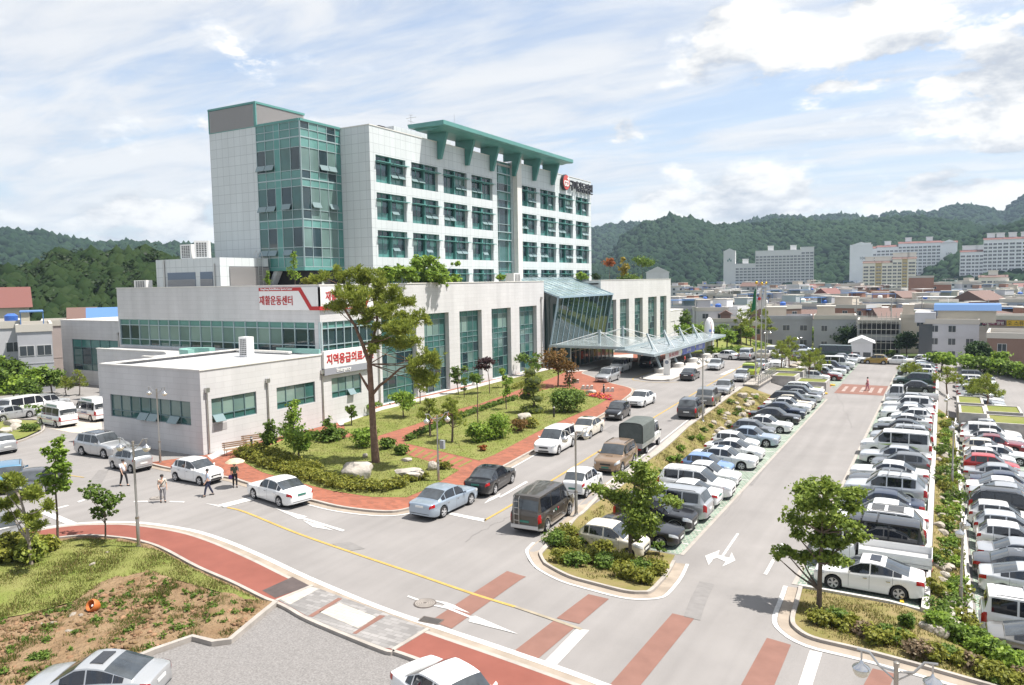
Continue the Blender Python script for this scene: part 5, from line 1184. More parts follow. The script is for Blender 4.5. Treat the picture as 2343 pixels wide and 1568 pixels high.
A2=[('hatchback','white',1862,849,E_,()),('sedan','dark red',1874.7,845,E_,()),('suv','pale silver',1876,840,E_,()),('sedan','white',1888.7,835,E_,()),('sedan','grey',1894,830,E_,()),('suv','dark blue',1897,825.5,E_,()),('sedan','white',1903,820.5,E_,()),('van','white',1909,814.5,E_,()),('sedan','pale silver',1920,812,E_,()),('sedan','silver',1932,809.5,E_,())]
rowcars(A2,'the far left row',(-14.0,1),'cars in the far left row beyond the planters')
B_=[('coupe_sedan','white',2003.5,1280,W_,('sunroof',)),('truck','white',1962,1208,W_,()),('van','black',2015,1186,W_,('bars',)),('suv','white',2042,1165.5,W_,('panorama',)),('sedan','white',2024,1146,W_,()),('sedan','dark blue',2033,1123.4,W_,()),('suv','pale silver',2033,1084.5,W_,('bars',)),('sedan','dark grey',2033,1074.4,W_,()),('sedan','white',2055.5,1057,W_,()),('hatchback','grey',2061.6,1037,W_,()),('sedan','pale silver',2041.5,1019,W_,()),('van','white',2067.6,988,W_,('greenband','noclad')),('suv','silver',2055.5,973,W_,('bars',)),('sedan','black',2075.6,960,W_,()),('coupe_sedan','white',2071.6,946.8,W_,()),('hatchback','white',2087.6,935.7,W_,()),('sedan','white',2075.6,927,W_,()),('sedan','pale silver',2067.6,919.7,W_,()),('suv','white',2091.6,907.7,W_,('noclad',)),('sedan','silver',2091.6,900.5,W_,())]
# rows are read from the nearest car outwards
def fixrow(rows,Y0,pitch):
 return rows
rowcars(B_,'the near right row',(-2.75,-1),'cars in the right row of the middle car park')
B2=[('truckgas','white',2075,884,W_,()),('sedan','black',2078,870.5,W_,()),('suv','dark green',2105,854.5,W_,()),('sedan','silver',2085,852,W_,()),('hatchback','white',2100,843,W_,()),('sedan','black',2100,839,W_,()),('suv','white',2103,833,W_,()),('sedan','silver blue',2104,829,W_,()),('sedan','white',2104,824.5,W_,()),('hatchback','pale silver',2104,820.5,W_,()),('sedan','cream',2104,817,W_,()),('suv','white',2104,812.5,W_,())]
rowcars(B2,'the far right row',(-2.75,-1),'cars in the far right row beyond the crossing')
C_=[('coupe_sedan','grey brown',2325.7,1418.5,E_,('sunroof',)),('boxy_suv','white',2310,1353,E_,('bars','noclad')),('coupe_sedan','pale silver',2315.3,1293,E_,()),('sedan','dark grey',2315,1261,E_,('decal',)),('sedan','silver',2315,1234,E_,()),('hatchback','white',2302,1199.6,E_,()),('hatchback','pale silver',2304,1177,E_,()),('hatchback','white',2283.5,1152,E_,()),('suv','black',2266,1117.7,E_,()),('sedan','silver',2281,1106,E_,()),('sedan','white',2263,1091.5,E_,()),('sedan','dark blue',2263,1076.7,E_,()),('sedan','silver',2274,1060.8,E_,()),('hatchback','red',2270,1043,E_,()),('hatchback','white',2246,1027,E_,()),('sedan','white',2246,1015,E_,('sunroof',)),('hatchback','cream',2236,1004,E_,()),('sedan','dark red',2242,993,E_,()),('sedan','white',2242,982,E_,()),('suv','white',2236,967,E_,('noclad',)),('sedan','pale silver',2240,958,E_,())]
rowcars(C_,'the lower row',(4.15,1),'cars in the lower right car park')
C2=[('sedan','white',2220,913,E_,()),('sedan','silver',2217,905,E_,()),('coupe_sedan','white',2220,898.6,E_,()),('sedan','pale silver',2220,889,E_,()),('suv','white',2218,881,E_,('noclad',)),('sedan','silver',2216,873,E_,()),('sedan','white',2214,865,E_,()),('suv','white',2212,857,E_,()),('suv','grey',2203,847,E_,())]
rowcars(C2,'the far lower row',(4.15,1),'cars in the far lower row behind the planters')
# ---- cars on the roads
UP,DN=93.2,273.4
rc('van','brown',(1302.5,1178),(1252,1220),-1,'brown and silver van with rear ladder and roof rack ribs seen from behind',UP,('ladder','silverclad','greenplate','vanmarks'))
rc('rounded_hatchback','white',(1376,1113),(1338.7,1143),-1,'small white hatchback with round red tail lamps behind the brown van',UP,('greenplate',))
rc('suv','bronze',(1419,1087),(1453.5,1059),1,'bronze SUV with bonnet scoop facing the camera in front of the canvas truck',DN,('scoop','greenplate'))
pt=(GT(1478.5,1038)+GT(1505,1018.6))/2+Vector((-.78,-.25,0));truck(pt,UP,'white light truck with a grey canvas cover over its load bed','canvas')
rc('suv','dark grey',(1613,947),(1594,961),-1,'dark grey SUV with roof rails driving up behind the lamp post',UP+1)
rc('suv','grey brown',(1651.4,920),(1630.5,933),-1,'grey SUV in front of the dark grey one, seen from behind',UP+1,('noclad','norack'))
rc('sedan','silver',(1666,906),(1681,894.6),1,'silver sedan facing the camera beside the concrete platform',DN+1)
rc('hatchback','pale silver',(1705.5,876),(1717,867.5),1,'silver hatchback facing the camera beside the flagpole railing',DN+1)
p=GT(1718,832,1.75);vehicle('boxy_suv','yellow green',p,UP,'yellow green SUV with a black roof basket',None,None,('basket',))
p=GT(1741.5,821,1.45);vehicle('sedan','pale silver',p,UP-4,'silver sedan with red tail lamps behind the flagpoles')
rc('minivan','white',(1279.6,1041),(1309.8,1022),1,'white minivan facing the camera, nearest of the left lane queue by the lawn',DN+.5,('norack',))
rc('sedan','cream',(1347,1005),(1379.6,988),1,'cream sedan with sunroof facing the camera behind the white minivan',DN+.5,('sunroof',))
rc('hatchback','black',(1420,963),(1442,952),1,'black hatchback facing the camera beside the brick sidewalk',DN+.5)
rc('sedan','white',(1472,934),(1497,922),1,'white sedan facing the camera in front of the entrance forecourt',DN-4)
rc('minivan','silver',(1395,878),(1414,869),1,'silver minivan facing the camera at the hospital entrance',DN-2,('sunroof',))
rc('minivan','white',(1419,856),(1445,845),1,'white minivan behind the silver minivan at the entrance',DN-3,('norack',))
p=GT(1486,817,1.45);vehicle('suv','black',p,UP-3,'black car with red lamps driving away under the canopy',None,None,('norack','noclad'))
rc('sedan','black',(1600,864.5),(1587,872.5),-1,'black sedan seen from behind beside the canopy island',UP)
rc('sedan','pale silver',(1645,848.5),(1657,842),1,'silver sedan facing the camera at the end of the canopy island',DN)
rc('sedan','white',(1633.7,821.3),(1674,824.3),1,'white sedan side on, below the white rocket monument',None)
p=GT(1709.7,796,1.85);vehicle('boxy_suv','pale silver',p,UP-3,'white SUV with a spare wheel cover on its rear door',None,None,('spare','norack'))
p=GT(1746,800,1.45);vehicle('sedan','beige',p,UP-4,'beige sedan between the flagpoles and the boxy SUV')
p=GT(1765,792,1.73);vehicle('minivan','white',p,DN,'white minivan facing the camera beyond the flagpoles',None,None,('norack',))
p=GT(1780,813,1.74);vehicle('suv','white',p,DN,'white SUV facing the camera behind the front planter pine',None,None,('noclad',))
p=GT(1822,803,1.45);vehicle('sedan','dark grey',p,UP+10,'dark grey sedan half hidden by the planter pines')
p=GT(1838,799,1.73);vehicle('minivan','silver',p,UP,'silver minivan behind the planter pines')
p=GT(1834.5,790,1.45);vehicle('sedan','silver blue',p,20,'silver-blue sedan beyond the planter pines')
p=GT(1806,790,1.74);vehicle('suv','dark grey',p,200,'dark SUV beyond the planter pines')
p=GT(1904,790,2.25);p.z=TZ(p.x,p.y);vehicle('minibus','dark green',p,184,'long dark green minibus parked under the dark tree')
p=GT(1955,810,1.45);vehicle('sedan','white',p,-8,'white sedan parked at the far edge beside the minibus')
p=GT(2003.4,812,1.48);vehicle('hatchback','gold',p,174,'gold hatchback at the far end of the aisle')
p=GT(2051.5,813,1.45);vehicle('sedan','white',p,178,'white sedan crossing the far end of the aisle')
p=GT(2224,850,1.45);vehicle('sedan','silver',p,E_,'silver sedan at the far corner of the lower car park by the hedge')
# ---- junction, lower left
rc('suv','silver',(241.7,1050),(183.5,1042),-1,'silver SUV with glass roof panel passing the emergency wing',None,('panorama','noclad'))
rc('rounded_hatchback','silver',(252,1072),(305,1084),1,'small silver hatchback with round lamps beside the brick sidewalk',None)
rc('hatchback','white',(460,1112),(398,1100.5),-1,'white hatchback facing right beside the man in blue',None)
rc('sedan','white',(571,1139),(648,1164),1,'white sedan turning left in front of the shrub mound',None,('greenplate',))
rc('sedan','silver blue',(1077,1155),(1016,1184),-1,'silver-blue sedan waiting at the stop line, seen from behind',None)
rc('sedan','black',(1175,1104),(1129,1134),-1,'black sedan with chrome trim beside the brick sidewalk',None,('greenplate','sunroof'))
p=GT(146,917,1.9);rc('van','white',(86.6,971),(134.4,981),1,'white ambulance with a red stripe beside the hedge',None,('ambulance','noclad'),None,'ambulance')
rc('van','white',(167,958),(213,967),1,'white ambulance half hidden behind the emergency wing corner',None,('ambulance','noclad'),None,'ambulance')
p=GT(-8,992,1.5);vehicle('hatchback','silver',p,176,'silver hatchback cut off by the frame near the ambulance yard')
p=GT(18,1055,1.74);vehicle('suv','blue',p,152,'blue SUV at the picture edge behind the dark grey sedan',None,None,('noclad',))
p=GT(84,1072,1.45);vehicle('sedan','dark grey',p,128,'dark grey sedan with red tail lamps behind the thin young tree')
p=GT(-14,1180,1.45);vehicle('sedan','grey brown',p,-10,'grey sedan behind the young pine at the picture edge')
for i,(px,py,c,k)in enumerate(((20,928,'silver','sedan'),(60,905,'white','van'),(105,902,'pale silver','suv'))):
 vehicle(k,c,GT(px,py,SPEC[k]['H']),100,('silver sedan','white van','pale silver SUV')[i]+' half hidden by the trees behind the ambulances')
 # ---- the two cars at the bottom edge
p=GT(216,1501,1.45);vehicle('coupe_sedan','silver',p,208,'large silver sedan with sunroof parked on the gravel at the bottom edge',None,None,('sunroof',)).scale=(.93,.95,.95)
p=GT(1040,1540,1.45);vehicle('sedan','white',p,-18,'white sedan parked on the gravel below the red sidewalk')
# ================================================================ STREET FURNITURE AND OTHER SITE OBJECTS
lampglass=P('opal_globe',(0.66,0.60,0.48),0.25,spec=.6)
pole_m=P('steel_pole',(0.40,0.365,0.32),0.32,0.85)
GLOBE={}
def lamp_globe(root,x,z):
 if'g' not in GLOBE:
  m=MB();m.lathe([(.02,-.02),(.05,-.10),(.09,-.16),(.27,-.26),(.30,-.31),(.285,-.33)],18,cap=False);cap_=m.mesh(chrome,40,name='shade')
  m=MB();m.lathe([(.28,-.325),(.275,-.42),(.22,-.53),(.12,-.60),(.02,-.62)],18);GLOBE['g']=(cap_,m.mesh(lampglass,180,name='globe'))
 o=link('lamp_shade',GLOBE['g'][0],root,(x,0,z));o.scale=(.66,.66,.72);link('globe',GLOBE['g'][1],o)
def street_lamp(p,h,rz,label,single=False,group='twin globe street lamps'):
 t=thing('street_lamp',label,'street lamp',p,rz,group);m=MB()
 m.lathe([(.20,0),(.20,.05),(.11,.12),(.10,.22)],14);m.build('base',chrome,t,40)
 m=MB();m.lathe([(.085,.2),(.08,h*.30),(.055,h*.31),(.05,h)],12);m.lathe([(.095,h*.295),(.095,h*.315)],12);m.lathe([(.06,h),(.065,h+.12),(.02,h+.14)],12);m.build('pole',pole_m,t,40)
 for s in(-1,1):
  m=MB();m.tube([(0,0,h-.10),(s*.35,0,h-.04),(s*.56,0,h+.24),(s*.82,0,h+.26)],.03,7);m.tube([(0,0,h-.32),(s*.35,0,h-.05)],.02,6);m.tube([(s*.72,0,h+.26),(s*.72,0,h+.02)],.022,6)
  m.build('arm',steel_m,t,50);lamp_globe(t,s*.72,h+.05)
 return t
def lampat(px,py,top,rz,label,z0=None):
 p=GT(px,py);q=atY(px,top,p.y);street_lamp(p,q.z-p.z-.2,rz,label)
lampat(318,1258,1008,R(20),'twin globe street lamp at the corner of the grass bank')
lampat(367,1062,888,R(10),'twin globe street lamp in front of the emergency wing windows')
lampat(1003,1104,948,R(55),'twin globe street lamp with a small box behind the silver-blue sedan')
lampat(1318,1182,985,R(60),'twin globe street lamp standing beside the brown van')
lampat(1607,965,818,R(75),'twin globe street lamp beside the dark grey SUV')
lampat(2196,1404,1190,R(80),'twin globe street lamp in the rockery near the lower car park')
lampat(2177,1120,962,R(80),'twin globe street lamp in the rockery beside the white hatchbacks')
lampat(2165,955,905,R(80),'twin globe street lamp behind the right planters')
lampat(1755,805,757,R(60),'twin globe street lamp beside the flagpoles')
lampat(1828,800,770,R(60),'twin globe street lamp beyond the planter pines')
lampat(1887,795,748,R(60),'tall twin globe street lamp in front of the green minibus')
p=G(2050,1532,4.1);p.z=TZ(p.x,p.y);street_lamp(p,4.15-p.z,R(2),'twin globe street lamp rising into the bottom edge of the picture')
m=MB();pq=GT(1003,1104);m.box(-.16,.16,-.1,.1,0,.55);tag(m.build('control_box',P('grey_box',(.30,.32,.33),.5),None,loc=pq+Vector((.3,.1,2.25))),'small grey control box on the lamp post by the lawn','control box')
# ---- canopy over the taxi island
steel_blue=P('pale_blue_steel',(0.31,0.365,0.385),0.42,0.1)
can_glass=GLASS('canopy_glass',(0.25,0.285,0.29),rough=.18,vary=.25,scale=.5)
can=thing('canopy','pale blue steel and glass canopy on leaning posts at the hospital entrance','canopy',(-33.6,100,0))
def cb(m,n,mt,sm=None):return m.build(n,mt,can,sm,world=True)
ys0,ys1=94.5,132.0
m=MB();V=[(-39.6,ys0+4,3.15),(-36.2,ys0,3.55),(-32.6,ys0,3.15),(-39.6,ys1-8,3.15),(-36.2,ys1-2,3.55),(-32.6,ys1,3.15)]
m.add(V,[(0,1,4,3),(1,2,5,4)]);o=cb(m,'glass_roof',can_glass)
m=MB()
for a,b in((V[0],V[3]),(V[2],V[5]),(V[1],V[4]),(V[0],V[1]),(V[1],V[2]),(V[3],V[4]),(V[4],V[5])):m.beam((a[0],a[1],a[2]-.12),(b[0],b[1],b[2]-.12),.16,.34)
for k in range(1,14):
 y=ys0+4+k*2.1;m.beam((-39.5,y,3.10),(-36.2,y,3.5),.07,.10);m.beam((-36.2,y,3.5),(-32.6,y,3.12),.07,.10)
cb(m,'roof_frame',steel_blue)
m=MB();m.box(-50.4,-38.6,99.6,118,3.52,3.56);cb(m,'glass_roof',can_glass)
m=MB()
for(a,b)in(((-50.4,99.6),(-38.6,99.6)),((-38.6,99.6),(-38.6,118)),((-38.6,118),(-50.4,118)),((-50.4,118),(-50.4,99.6))):m.beam((*a,3.36),(*b,3.36),.16,.34)
for k in range(1,7):m.beam((-50.4+k*1.7,99.7,3.44),(-50.4+k*1.7,117.9,3.44),.06,.1)
for k in range(1,8):m.beam((-50.3,99.6+k*2.3,3.45),(-38.7,99.6+k*2.3,3.45),.05,.08)
cb(m,'roof_frame',steel_blue)
con_base=P('round_concrete_base',(0.50,0.48,0.45),.8,var=(2,.1),coords='World')
for k in range(4):
 y=99.95+k*7.3;x=-33.45
 m=MB();m.lathe([(.95,.1),(.95,.72),(.85,.78)],20,(x+.05,y,0));cb(m,'footing',con_base,40)
 m=MB();m.beam((x,y,.7),(x-2.0,y,5.5),.20,.42,up=(0,1,0));cb(m,'leaning_post',steel_blue)
 m=MB()
 for q in((-39.2,y+.2,3.2),(-33.0,y-2.6,3.2),(-33.0,y+2.6,3.2),(-36.2,y+2.8,3.5)):m.tube([(x-1.85,y,5.2),q],.04,6)
 cb(m,'stay_rod',P('white_rod',(.62,.63,.63),.4))
for y in(104,113.5):
 m=MB();m.box(-44.4,-44.1,y-.15,y+.15,3.5,5.6);cb(m,'mast',steel_blue)
 m=MB()
 for q in((-49.5,y-3.6,3.6),(-49.5,y+3.6,3.6),(-39.2,y-3.6,3.6),(-39.2,y+3.6,3.6)):m.tube([(-44.25,y,5.3),q],.045,6)
 cb(m,'stay_rod',MAT['white_rod'])
for(x,y)in((-39.6,108.4),(-39.6,117),(-49.6,108.4)):
 m=MB();m.lathe([(.32,.1),(.32,3.3)],16,(x,y,0));cb(m,'column',steel_m,40)
def banner(y0,y1,colr,lettering,lc,nm,lab):
 t=thing(nm,lab,'banner',(-33.2,y0,2.0));m=MB();m.box(-33.23,-33.2,y0,y1,1.75,2.75);m.build('cloth',P('cloth_'+nm+lab[:4],colr,.7),t,world=True)
 me=text_mesh(lettering,.62,P('ink_'+nm+lab[:4],lc,.6),.004,.01,sx=.9);place_text('lettering',me,(-33.18,(y0+y1)/2,2.25),'+X',t)
banner(101.2,108.6,(.62,.60,.56),'진료 안내 건강검진',(.40,.03,.05),'banner','white banner with red lettering hanging under the near half of the canopy')
banner(109.0,115.6,(.14,.17,.42),'환자 사랑',(.65,.65,.66),'banner','blue banner with pale lettering hanging under the canopy')
banner(116.0,121.2,(.17,.20,.45),'종합검진',(.65,.65,.66),'banner','second blue banner, farther along under the canopy')
t=thing('sign_post','white sign board standing on the nose of the canopy island','sign',(-31.8,97.5,.15));m=MB();m.box(-.45,.45,-.06,.06,0,2.1);m.build('board',white_m,t);m=MB();m.lathe([(.26,-.075),(.26,-.06)],16,(0,0,1.75),'Y');m.build('round_symbol',P('grey_symbol',(.20,.22,.26),.5),t)
# ---- rocket monument
t=thing('rocket_monument','white rocket shaped monument with a grey band beyond the canopy','monument',(-35.3,131.5,0));m=MB()
m.lathe([(.84,0),(.84,1.9),(.86,1.95),(.86,2.35),(.84,2.4),(.84,4.2),(.79,4.9),(.66,5.5),(.44,5.9),(.19,6.12),(.02,6.16)],24);m.build('body',P('rocket_white',(.72,.71,.71),.35),t,40)
m=MB();m.lathe([(.86,1.95),(.87,2.0),(.87,2.3),(.86,2.35)],24,cap=False);m.build('band',P('rocket_band',(.36,.36,.38),.4),t)
for k in range(3):
 a=R(-60+k*62);m=MB();m.lathe([(.28,0),(.22,.02)],8,(0,0,0));o=m.build('blue_mark',P('rocket_blue',(.16,.22,.45),.4),t);o.location=(.845*math.cos(a),.845*math.sin(a),3.9);o.rotation_euler=(0,R(90),a)
m=MB();m.tube([(.60,-.60,.1),(.60,-.60,4.2),(.43,-.52,5.5)],.045,6);m.build('red_edge',P('rocket_red',(.50,.12,.10),.5),t)
# ---- flagpoles on the railed platform
plat=thing('platform','concrete viewing platform with a steel railing above the car park','platform',(-20,96,-1.2));pm_=P('raw_concrete',(.36,.34,.32),.9,var=(1.4,.22,6),coords='World')
poly=[(-20.6,92.6),(-18.9,92.4),(-18.9,103.2),(-21.0,103.2)]
m=MB();m.prism(poly,-1.4,.02);m.build('wall',pm_,plat,world=True);m=MB();m.prism([(-20.7,92.45),(-18.75,92.25),(-18.75,103.3),(-21.0,103.3)],.02,.16);m.build('slab',concrete,plat,world=True)
m=MB();pts=[(-20.6,92.6),(-18.9,92.4),(-18.9,103.2)]
for a,b in zip(pts,pts[1:]):
 n=max(1,int(math.hypot(b[0]-a[0],b[1]-a[1])/1.2))
 for z in(.55,.9,1.25):m.tube([(*a,z),(*b,z)],.03,6)
 for k in range(n+1):m.tube([(lerp(a[0],b[0],k/n),lerp(a[1],b[1],k/n),.12),(lerp(a[0],b[0],k/n),lerp(a[1],b[1],k/n),1.25)],.035,6)
 for k in range(n*6):q=k/(n*6);m.tube([(lerp(a[0],b[0],q),lerp(a[1],b[1],q),.2),(lerp(a[0],b[0],q),lerp(a[1],b[1],q),1.25)],.010,4)
m.build('railing',steel_m,plat,world=True)
gold=P('gold_ball',(.60,.36,.06),.3,.8)
for(x,y,mt,lab)in((-20.0,96.2,'green','steel flagpole with a gold ball and a hanging green flag'),(-21.2,105.4,'red','steel flagpole with a gold ball and a white flag with a red mark'),(-21.45,109.5,'white','steel flagpole with a gold ball and a plain white flag')):
 t=thing('flagpole',lab,'flagpole',(x,y,TZ(x,y)+.02 if mt!='green' else.16),0,'flagpoles beside the platform');m=MB();m.lathe([(.10,0),(.09,4),(.05,12)],10);m.build('pole',steel_m,t,40)
 m=MB();m.lathe([(.02,11.95),(.14,12.03),(.18,12.17),(.14,12.3),(.02,12.38)],12);m.build('ball',gold,t,180)
 c={'green':(.02,.17,.07),'red':(.66,.62,.60),'white':(.68,.67,.66)}[mt];m=MB();n=7;rows_=[]
 for i in range(n):
  for j in range(8):
   u=i/(n-1);v=j/7;rows_.append((-u*(.30+.30*v)*1.0+.0,.16*math.sin(u*9+v*2)*u,11.6-v*2.6-u*.5))
 m.add(rows_,[(i*8+j,i*8+j+1,(i+1)*8+j+1,(i+1)*8+j)for i in range(n-1)for j in range(7)]);m.build('flag',P('flag_'+mt,c,.8),t,180)
 if mt=='red':
  m=MB();m.lathe([(.22,-.02),(.22,.02)],12,(-.28,-.22,10.1),'Y');m.build('flag_emblem',P('flag_emblem_red',(.45,.03,.04),.7),t)
  # ---- concrete planters stepping down into the car parks
def planter(x0,x1,y0,y1,z1,lab,z0=-1.3):
 t=thing('planter',lab,'planter',((x0+x1)/2,(y0+y1)/2,z0),0,'stepped concrete planters');m=MB();w=.22
 for q in((x0,x1,y0,y0+w),(x0,x1,y1-w,y1),(x0,x0+w,y0+w,y1-w),(x1-w,x1,y0+w,y1-w)):m.box(*q,z0,z1)
 m.build('concrete_wall',pm_,t,world=True);m=MB();m.box(x0+w,x1-w,y0+w,y1-w,z0,z1-.08)
 m.build('turf',lawn_m,t,world=True)
planter(-18.85,-16.0,100.4,104.1,.40,'grey concrete planter with turf beside the railed platform')
planter(-20.6,-15.7,104.7,109.0,.55,'long grey concrete planter with turf behind the platform')
planter(-15.9,-12.25,99.8,103.5,-.1,'grey concrete planter with turf above the orange cone')
planter(-15.2,-12.2,94.0,97.6,-.3,'small grey concrete planter at the end of the left row')
planter(1.7,4.0,85.2,90.5,-.5,'grey concrete planter beside the far end of the rockery',-2.6)
planter(4.1,7.6,83.6,88.5,-1.0,'grey concrete planter with a pine above the lower car park',-2.6)
planter(4.1,7.2,89,93.5,-.8,'upper grey concrete planter above the lower car park',-2.6)
planter(1.6,4.0,91.2,96.5,-.4,'farthest grey concrete planter of the rockery steps',-2.6)
for(px,py)in((1896,885),):
 p=GT(px,py);t=thing('traffic_cone','orange traffic cone at the corner of the planter','traffic cone',p);m=MB();m.lathe([(.16,.03),(.03,.72)],14);m.build('cone',P('cone_orange',(.62,.10,.03),.5),t,40);m=MB();m.box(-.22,.22,-.22,.22,0,.03);m.build('base',MAT['cone_orange'],t)
for(px,py,l)in((1904,883,'yellow tyre bumper beside the orange cone'),(1886,902,'yellow tyre bumper at the corner of the small planter')):
 p=GT(px,py);t=tag(MB().lathe([(.22,.0),(.34,.03),(.36,.12),(.30,.2),(.18,.2)],14).build('tyre_bumper',P('yellow_rubber',(.50,.30,.02),.6),None,40,loc=p),l,'bumper')
 # ---- wheel stops, yellow and black
wy,wb_=P('stop_yellow',(.60,.40,.03),.6),P('stop_black',(.03,.03,.03),.7)
def wheel_stop(x,y,lab,rz=0):
 m=MB()
 for k in range(6):m.prismx([(-.10,0),(.10,0),(.07,.11),(-.07,.11)],'Y',-.9+k*.3,-.6+k*.3,k%2)
 o=link('wheel_stop',m.mesh([wy,wb_],name='wheel_stop'),None,(x,y,TZ(x,y)+.015),rz);tag(o,lab,'wheel stop','yellow and black wheel stops')
wheel_stop(-15.9,38.1,'yellow and black wheel stop behind the nearest cream hatchback',R(4));wheel_stop(-1.2,36.6,'yellow and black wheel stop behind the nearest white sedan in the right row')
for k,y in enumerate((35.2,40.0,46.2,48.6)):wheel_stop(2.3,y,['yellow and black wheel stop behind the grey brown sedan','yellow and black wheel stop beside the boxy white SUV','yellow and black wheel stop behind the small white hatchback of the lower row','yellow and black wheel stop behind the silver hatchback of the lower row'][k])
# ---- gas cylinders on the flatbed truck
tk=[o for o in COL.objects if o.name.startswith('light_truck')and'gas cylinders' in o.get('label','')]
if tk:
 b0=tk[0].location;gm_=P('gas_cylinder_grey',(.33,.34,.35),.45,.3)
 for i in range(5):
  for j in range(2):
   q=b0+Vector((1.0+i*.42,-.45+j*.5,.80));t=thing('gas_cylinder','grey gas cylinder standing on the flatbed truck','gas cylinder',q,0,'gas cylinders on the flatbed truck');m=MB();m.lathe([(.17,0),(.185,.06),(.185,.72),(.14,.84),(.05,.9)],12);m.build('body',gm_,t,40);m=MB();m.lathe([(.10,.88),(.10,1.02)],10,cap=False);m.build('collar',gm_,t)
   # ---- benches, bollards, stones, air conditioners
wood=P('bench_wood',(.26,.165,.10),.7,var=(3,.2),coords='World')
def bench(px,py,rz,lab):
 t=thing('park_bench',lab,'bench',GT(px,py)+Vector((0,0,KZ)),rz,'benches by the emergency wing')
 m=MB()
 for k in range(4):m.box(-.95,.95,-.28+k*.13,-.18+k*.13,.43,.46)
 m.build('seat',wood,t);m=MB()
 for k in range(3):m.box(-.95,.95,.26+k*.03,.29+k*.03,.56+k*.14,.66+k*.14)
 m.build('backrest',wood,t)
 for x in(-.8,.8):
  m=MB();m.tube([(x,-.25,0),(x,-.25,.43),(x,.24,.43),(x,.34,.95)],.025,6);m.tube([(x,.24,0),(x,.24,.43)],.025,6);m.build('leg',P('dark_iron',(.05,.045,.04),.5),t)
bench(541,1043,R(68),'slatted wooden bench beside the white wall, nearer the street lamp');bench(583,1026,R(66),'slatted wooden bench beside the white wall, half behind the shrubs')
def bollard(px,py,lab,h=.9):
 t=thing('bollard_light',lab,'bollard light',GT(px,py)+Vector((0,0,KZ)),0,'black bollard lights');m=MB();m.lathe([(.09,0),(.09,h)],12);m.build('post',black_tr,t,40);m=MB();m.lathe([(.092,h),(.092,h+.12)],12);m.build('lens',white_m,t,40);m=MB();m.lathe([(.095,h+.12),(.095,h+.18)],12);m.build('cap',black_tr,t,40)
bollard(1267,958,'black bollard light on the lawn beside the cloud-pruned tree');bollard(576,1034,'black bollard light between the two benches');bollard(1381,903,'black bollard light at the flower bed');bollard(2075,0+830,'black bollard light at the far end of the aisle')
rock_m=P('pale_granite_rock',(.37,.335,.29),.9,var=(1.6,.25,8),bump=(4,.8,.1),coords='Object');rock_m2=P('warm_fieldstone',(.34,.30,.25),.9,var=(2.2,.28,8),bump=(5,.8,.08))
def rock_mesh(seed,flat=.6):
 k=np.random.default_rng(seed);bm=bmesh.new();bmesh.ops.create_icosphere(bm,subdivisions=3,radius=1)
 pl_=[(k.normal(size=3),k.uniform(.55,.92))for _ in range(9)]
 for v in bm.verts:
  c=np.array(v.co)
  for n,d in pl_:
   n=n/np.linalg.norm(n);q=c@n
   if q>d:c=c-n*(q-d)*.92
  c=c*(1+.06*math.sin(c[0]*5+seed)+.05*math.sin(c[1]*7+c[2]*4));v.co=(c[0],c[1],c[2]*flat)
 me=bpy.data.meshes.new('rock');bm.to_mesh(me);bm.free();me.polygons.foreach_set('use_smooth',[True]*len(me.polygons));me.set_sharp_from_angle(angle=R(32));return me
ROCKS=[rock_mesh(i,.55+.06*i)for i in range(6)]
for me in ROCKS:me.materials.append(rock_m)
def rock(p,sx,sy,sz,rz,i,lab,group=None,mat=None):
 o=link('rock',ROCKS[i%6],None,p,rz);o.scale=(sx,sy,sz);tag(o,lab,'rock',group)
 if mat:o.material_slots[0].link='OBJECT';o.material_slots[0].material=mat
 return o
rock(GT(812,1098)+Vector((0,.4,.45)),1.75,1.0,1.1,R(-15),2,'long pale boulder in front of the tall pine');rock(GT(932,1102)+Vector((0,.2,.5)),1.15,.75,.8,R(20),0,'angular grey boulder with a smaller stone on top');rock(GT(926,1092)+Vector((-.2,.5,1.05)),.4,.3,.3,1,1,'small stone lying on the angular boulder');rock(GT(989,1078)+Vector((0,0,.35)),.5,.42,.6,2,3,'small pale boulder beside the lamp post');rock(GT(1198,962)+Vector((0,0,.3)),.75,.6,.6,1,4,'round pale boulder under the cloud-pruned tree');rock(GT(835,1052)+Vector((0,0,.25)),.22,.18,.3,1,5,'little white stone on the pine mound');rock(GT(1352,905)+Vector((0,0,.35)),.7,.5,.6,1,1,'pale boulder at the flower bed')
def acunit(p,w,d,h,rz,lab,fans=1):
 t=thing('air_conditioner',lab,'air conditioner',p,rz);m=MB();m.box(-w/2,w/2,-d/2,d/2,.06,h);m.box(-w/2+.05,w/2-.05,-d/2+.05,d/2-.05,0,.06);m.build('casing',white_m,t)
 m=MB()
 if fans:m.lathe([(min(w,h)*.36,-d/2-.015),(min(w,h)*.36,-d/2)],16,(0,0,h*.52),'Y')
 else:
  for i in range(4):
   for j in range(8):m.box(-w*.36+i*w*.19,-w*.36+i*w*.19+w*.14,-d/2-.012,-d/2,h*.12+j*h*.10,h*.12+j*h*.10+h*.07)
 m.build('fan_grille',P('dark_grille',(.10,.10,.10),.6),t)
acunit((-50.6,79.4,.15),.95,.4,.8,R(90),'white air conditioner on the ground against the podium pillar');acunit((-56.3,48.8,ZE-.25),1.1,.8,1.9,R(0),'tall white air conditioner on the emergency wing roof',0)
acunit((-74.6,57.2,16.05),1.9,1.0,1.7,R(0),'white chiller cabinet on the roof plant room, left one',0);acunit((-72.1,57.0,16.05),1.5,1.2,2.0,R(40),'white chiller cabinet on the roof plant room, next to the ward block',0)
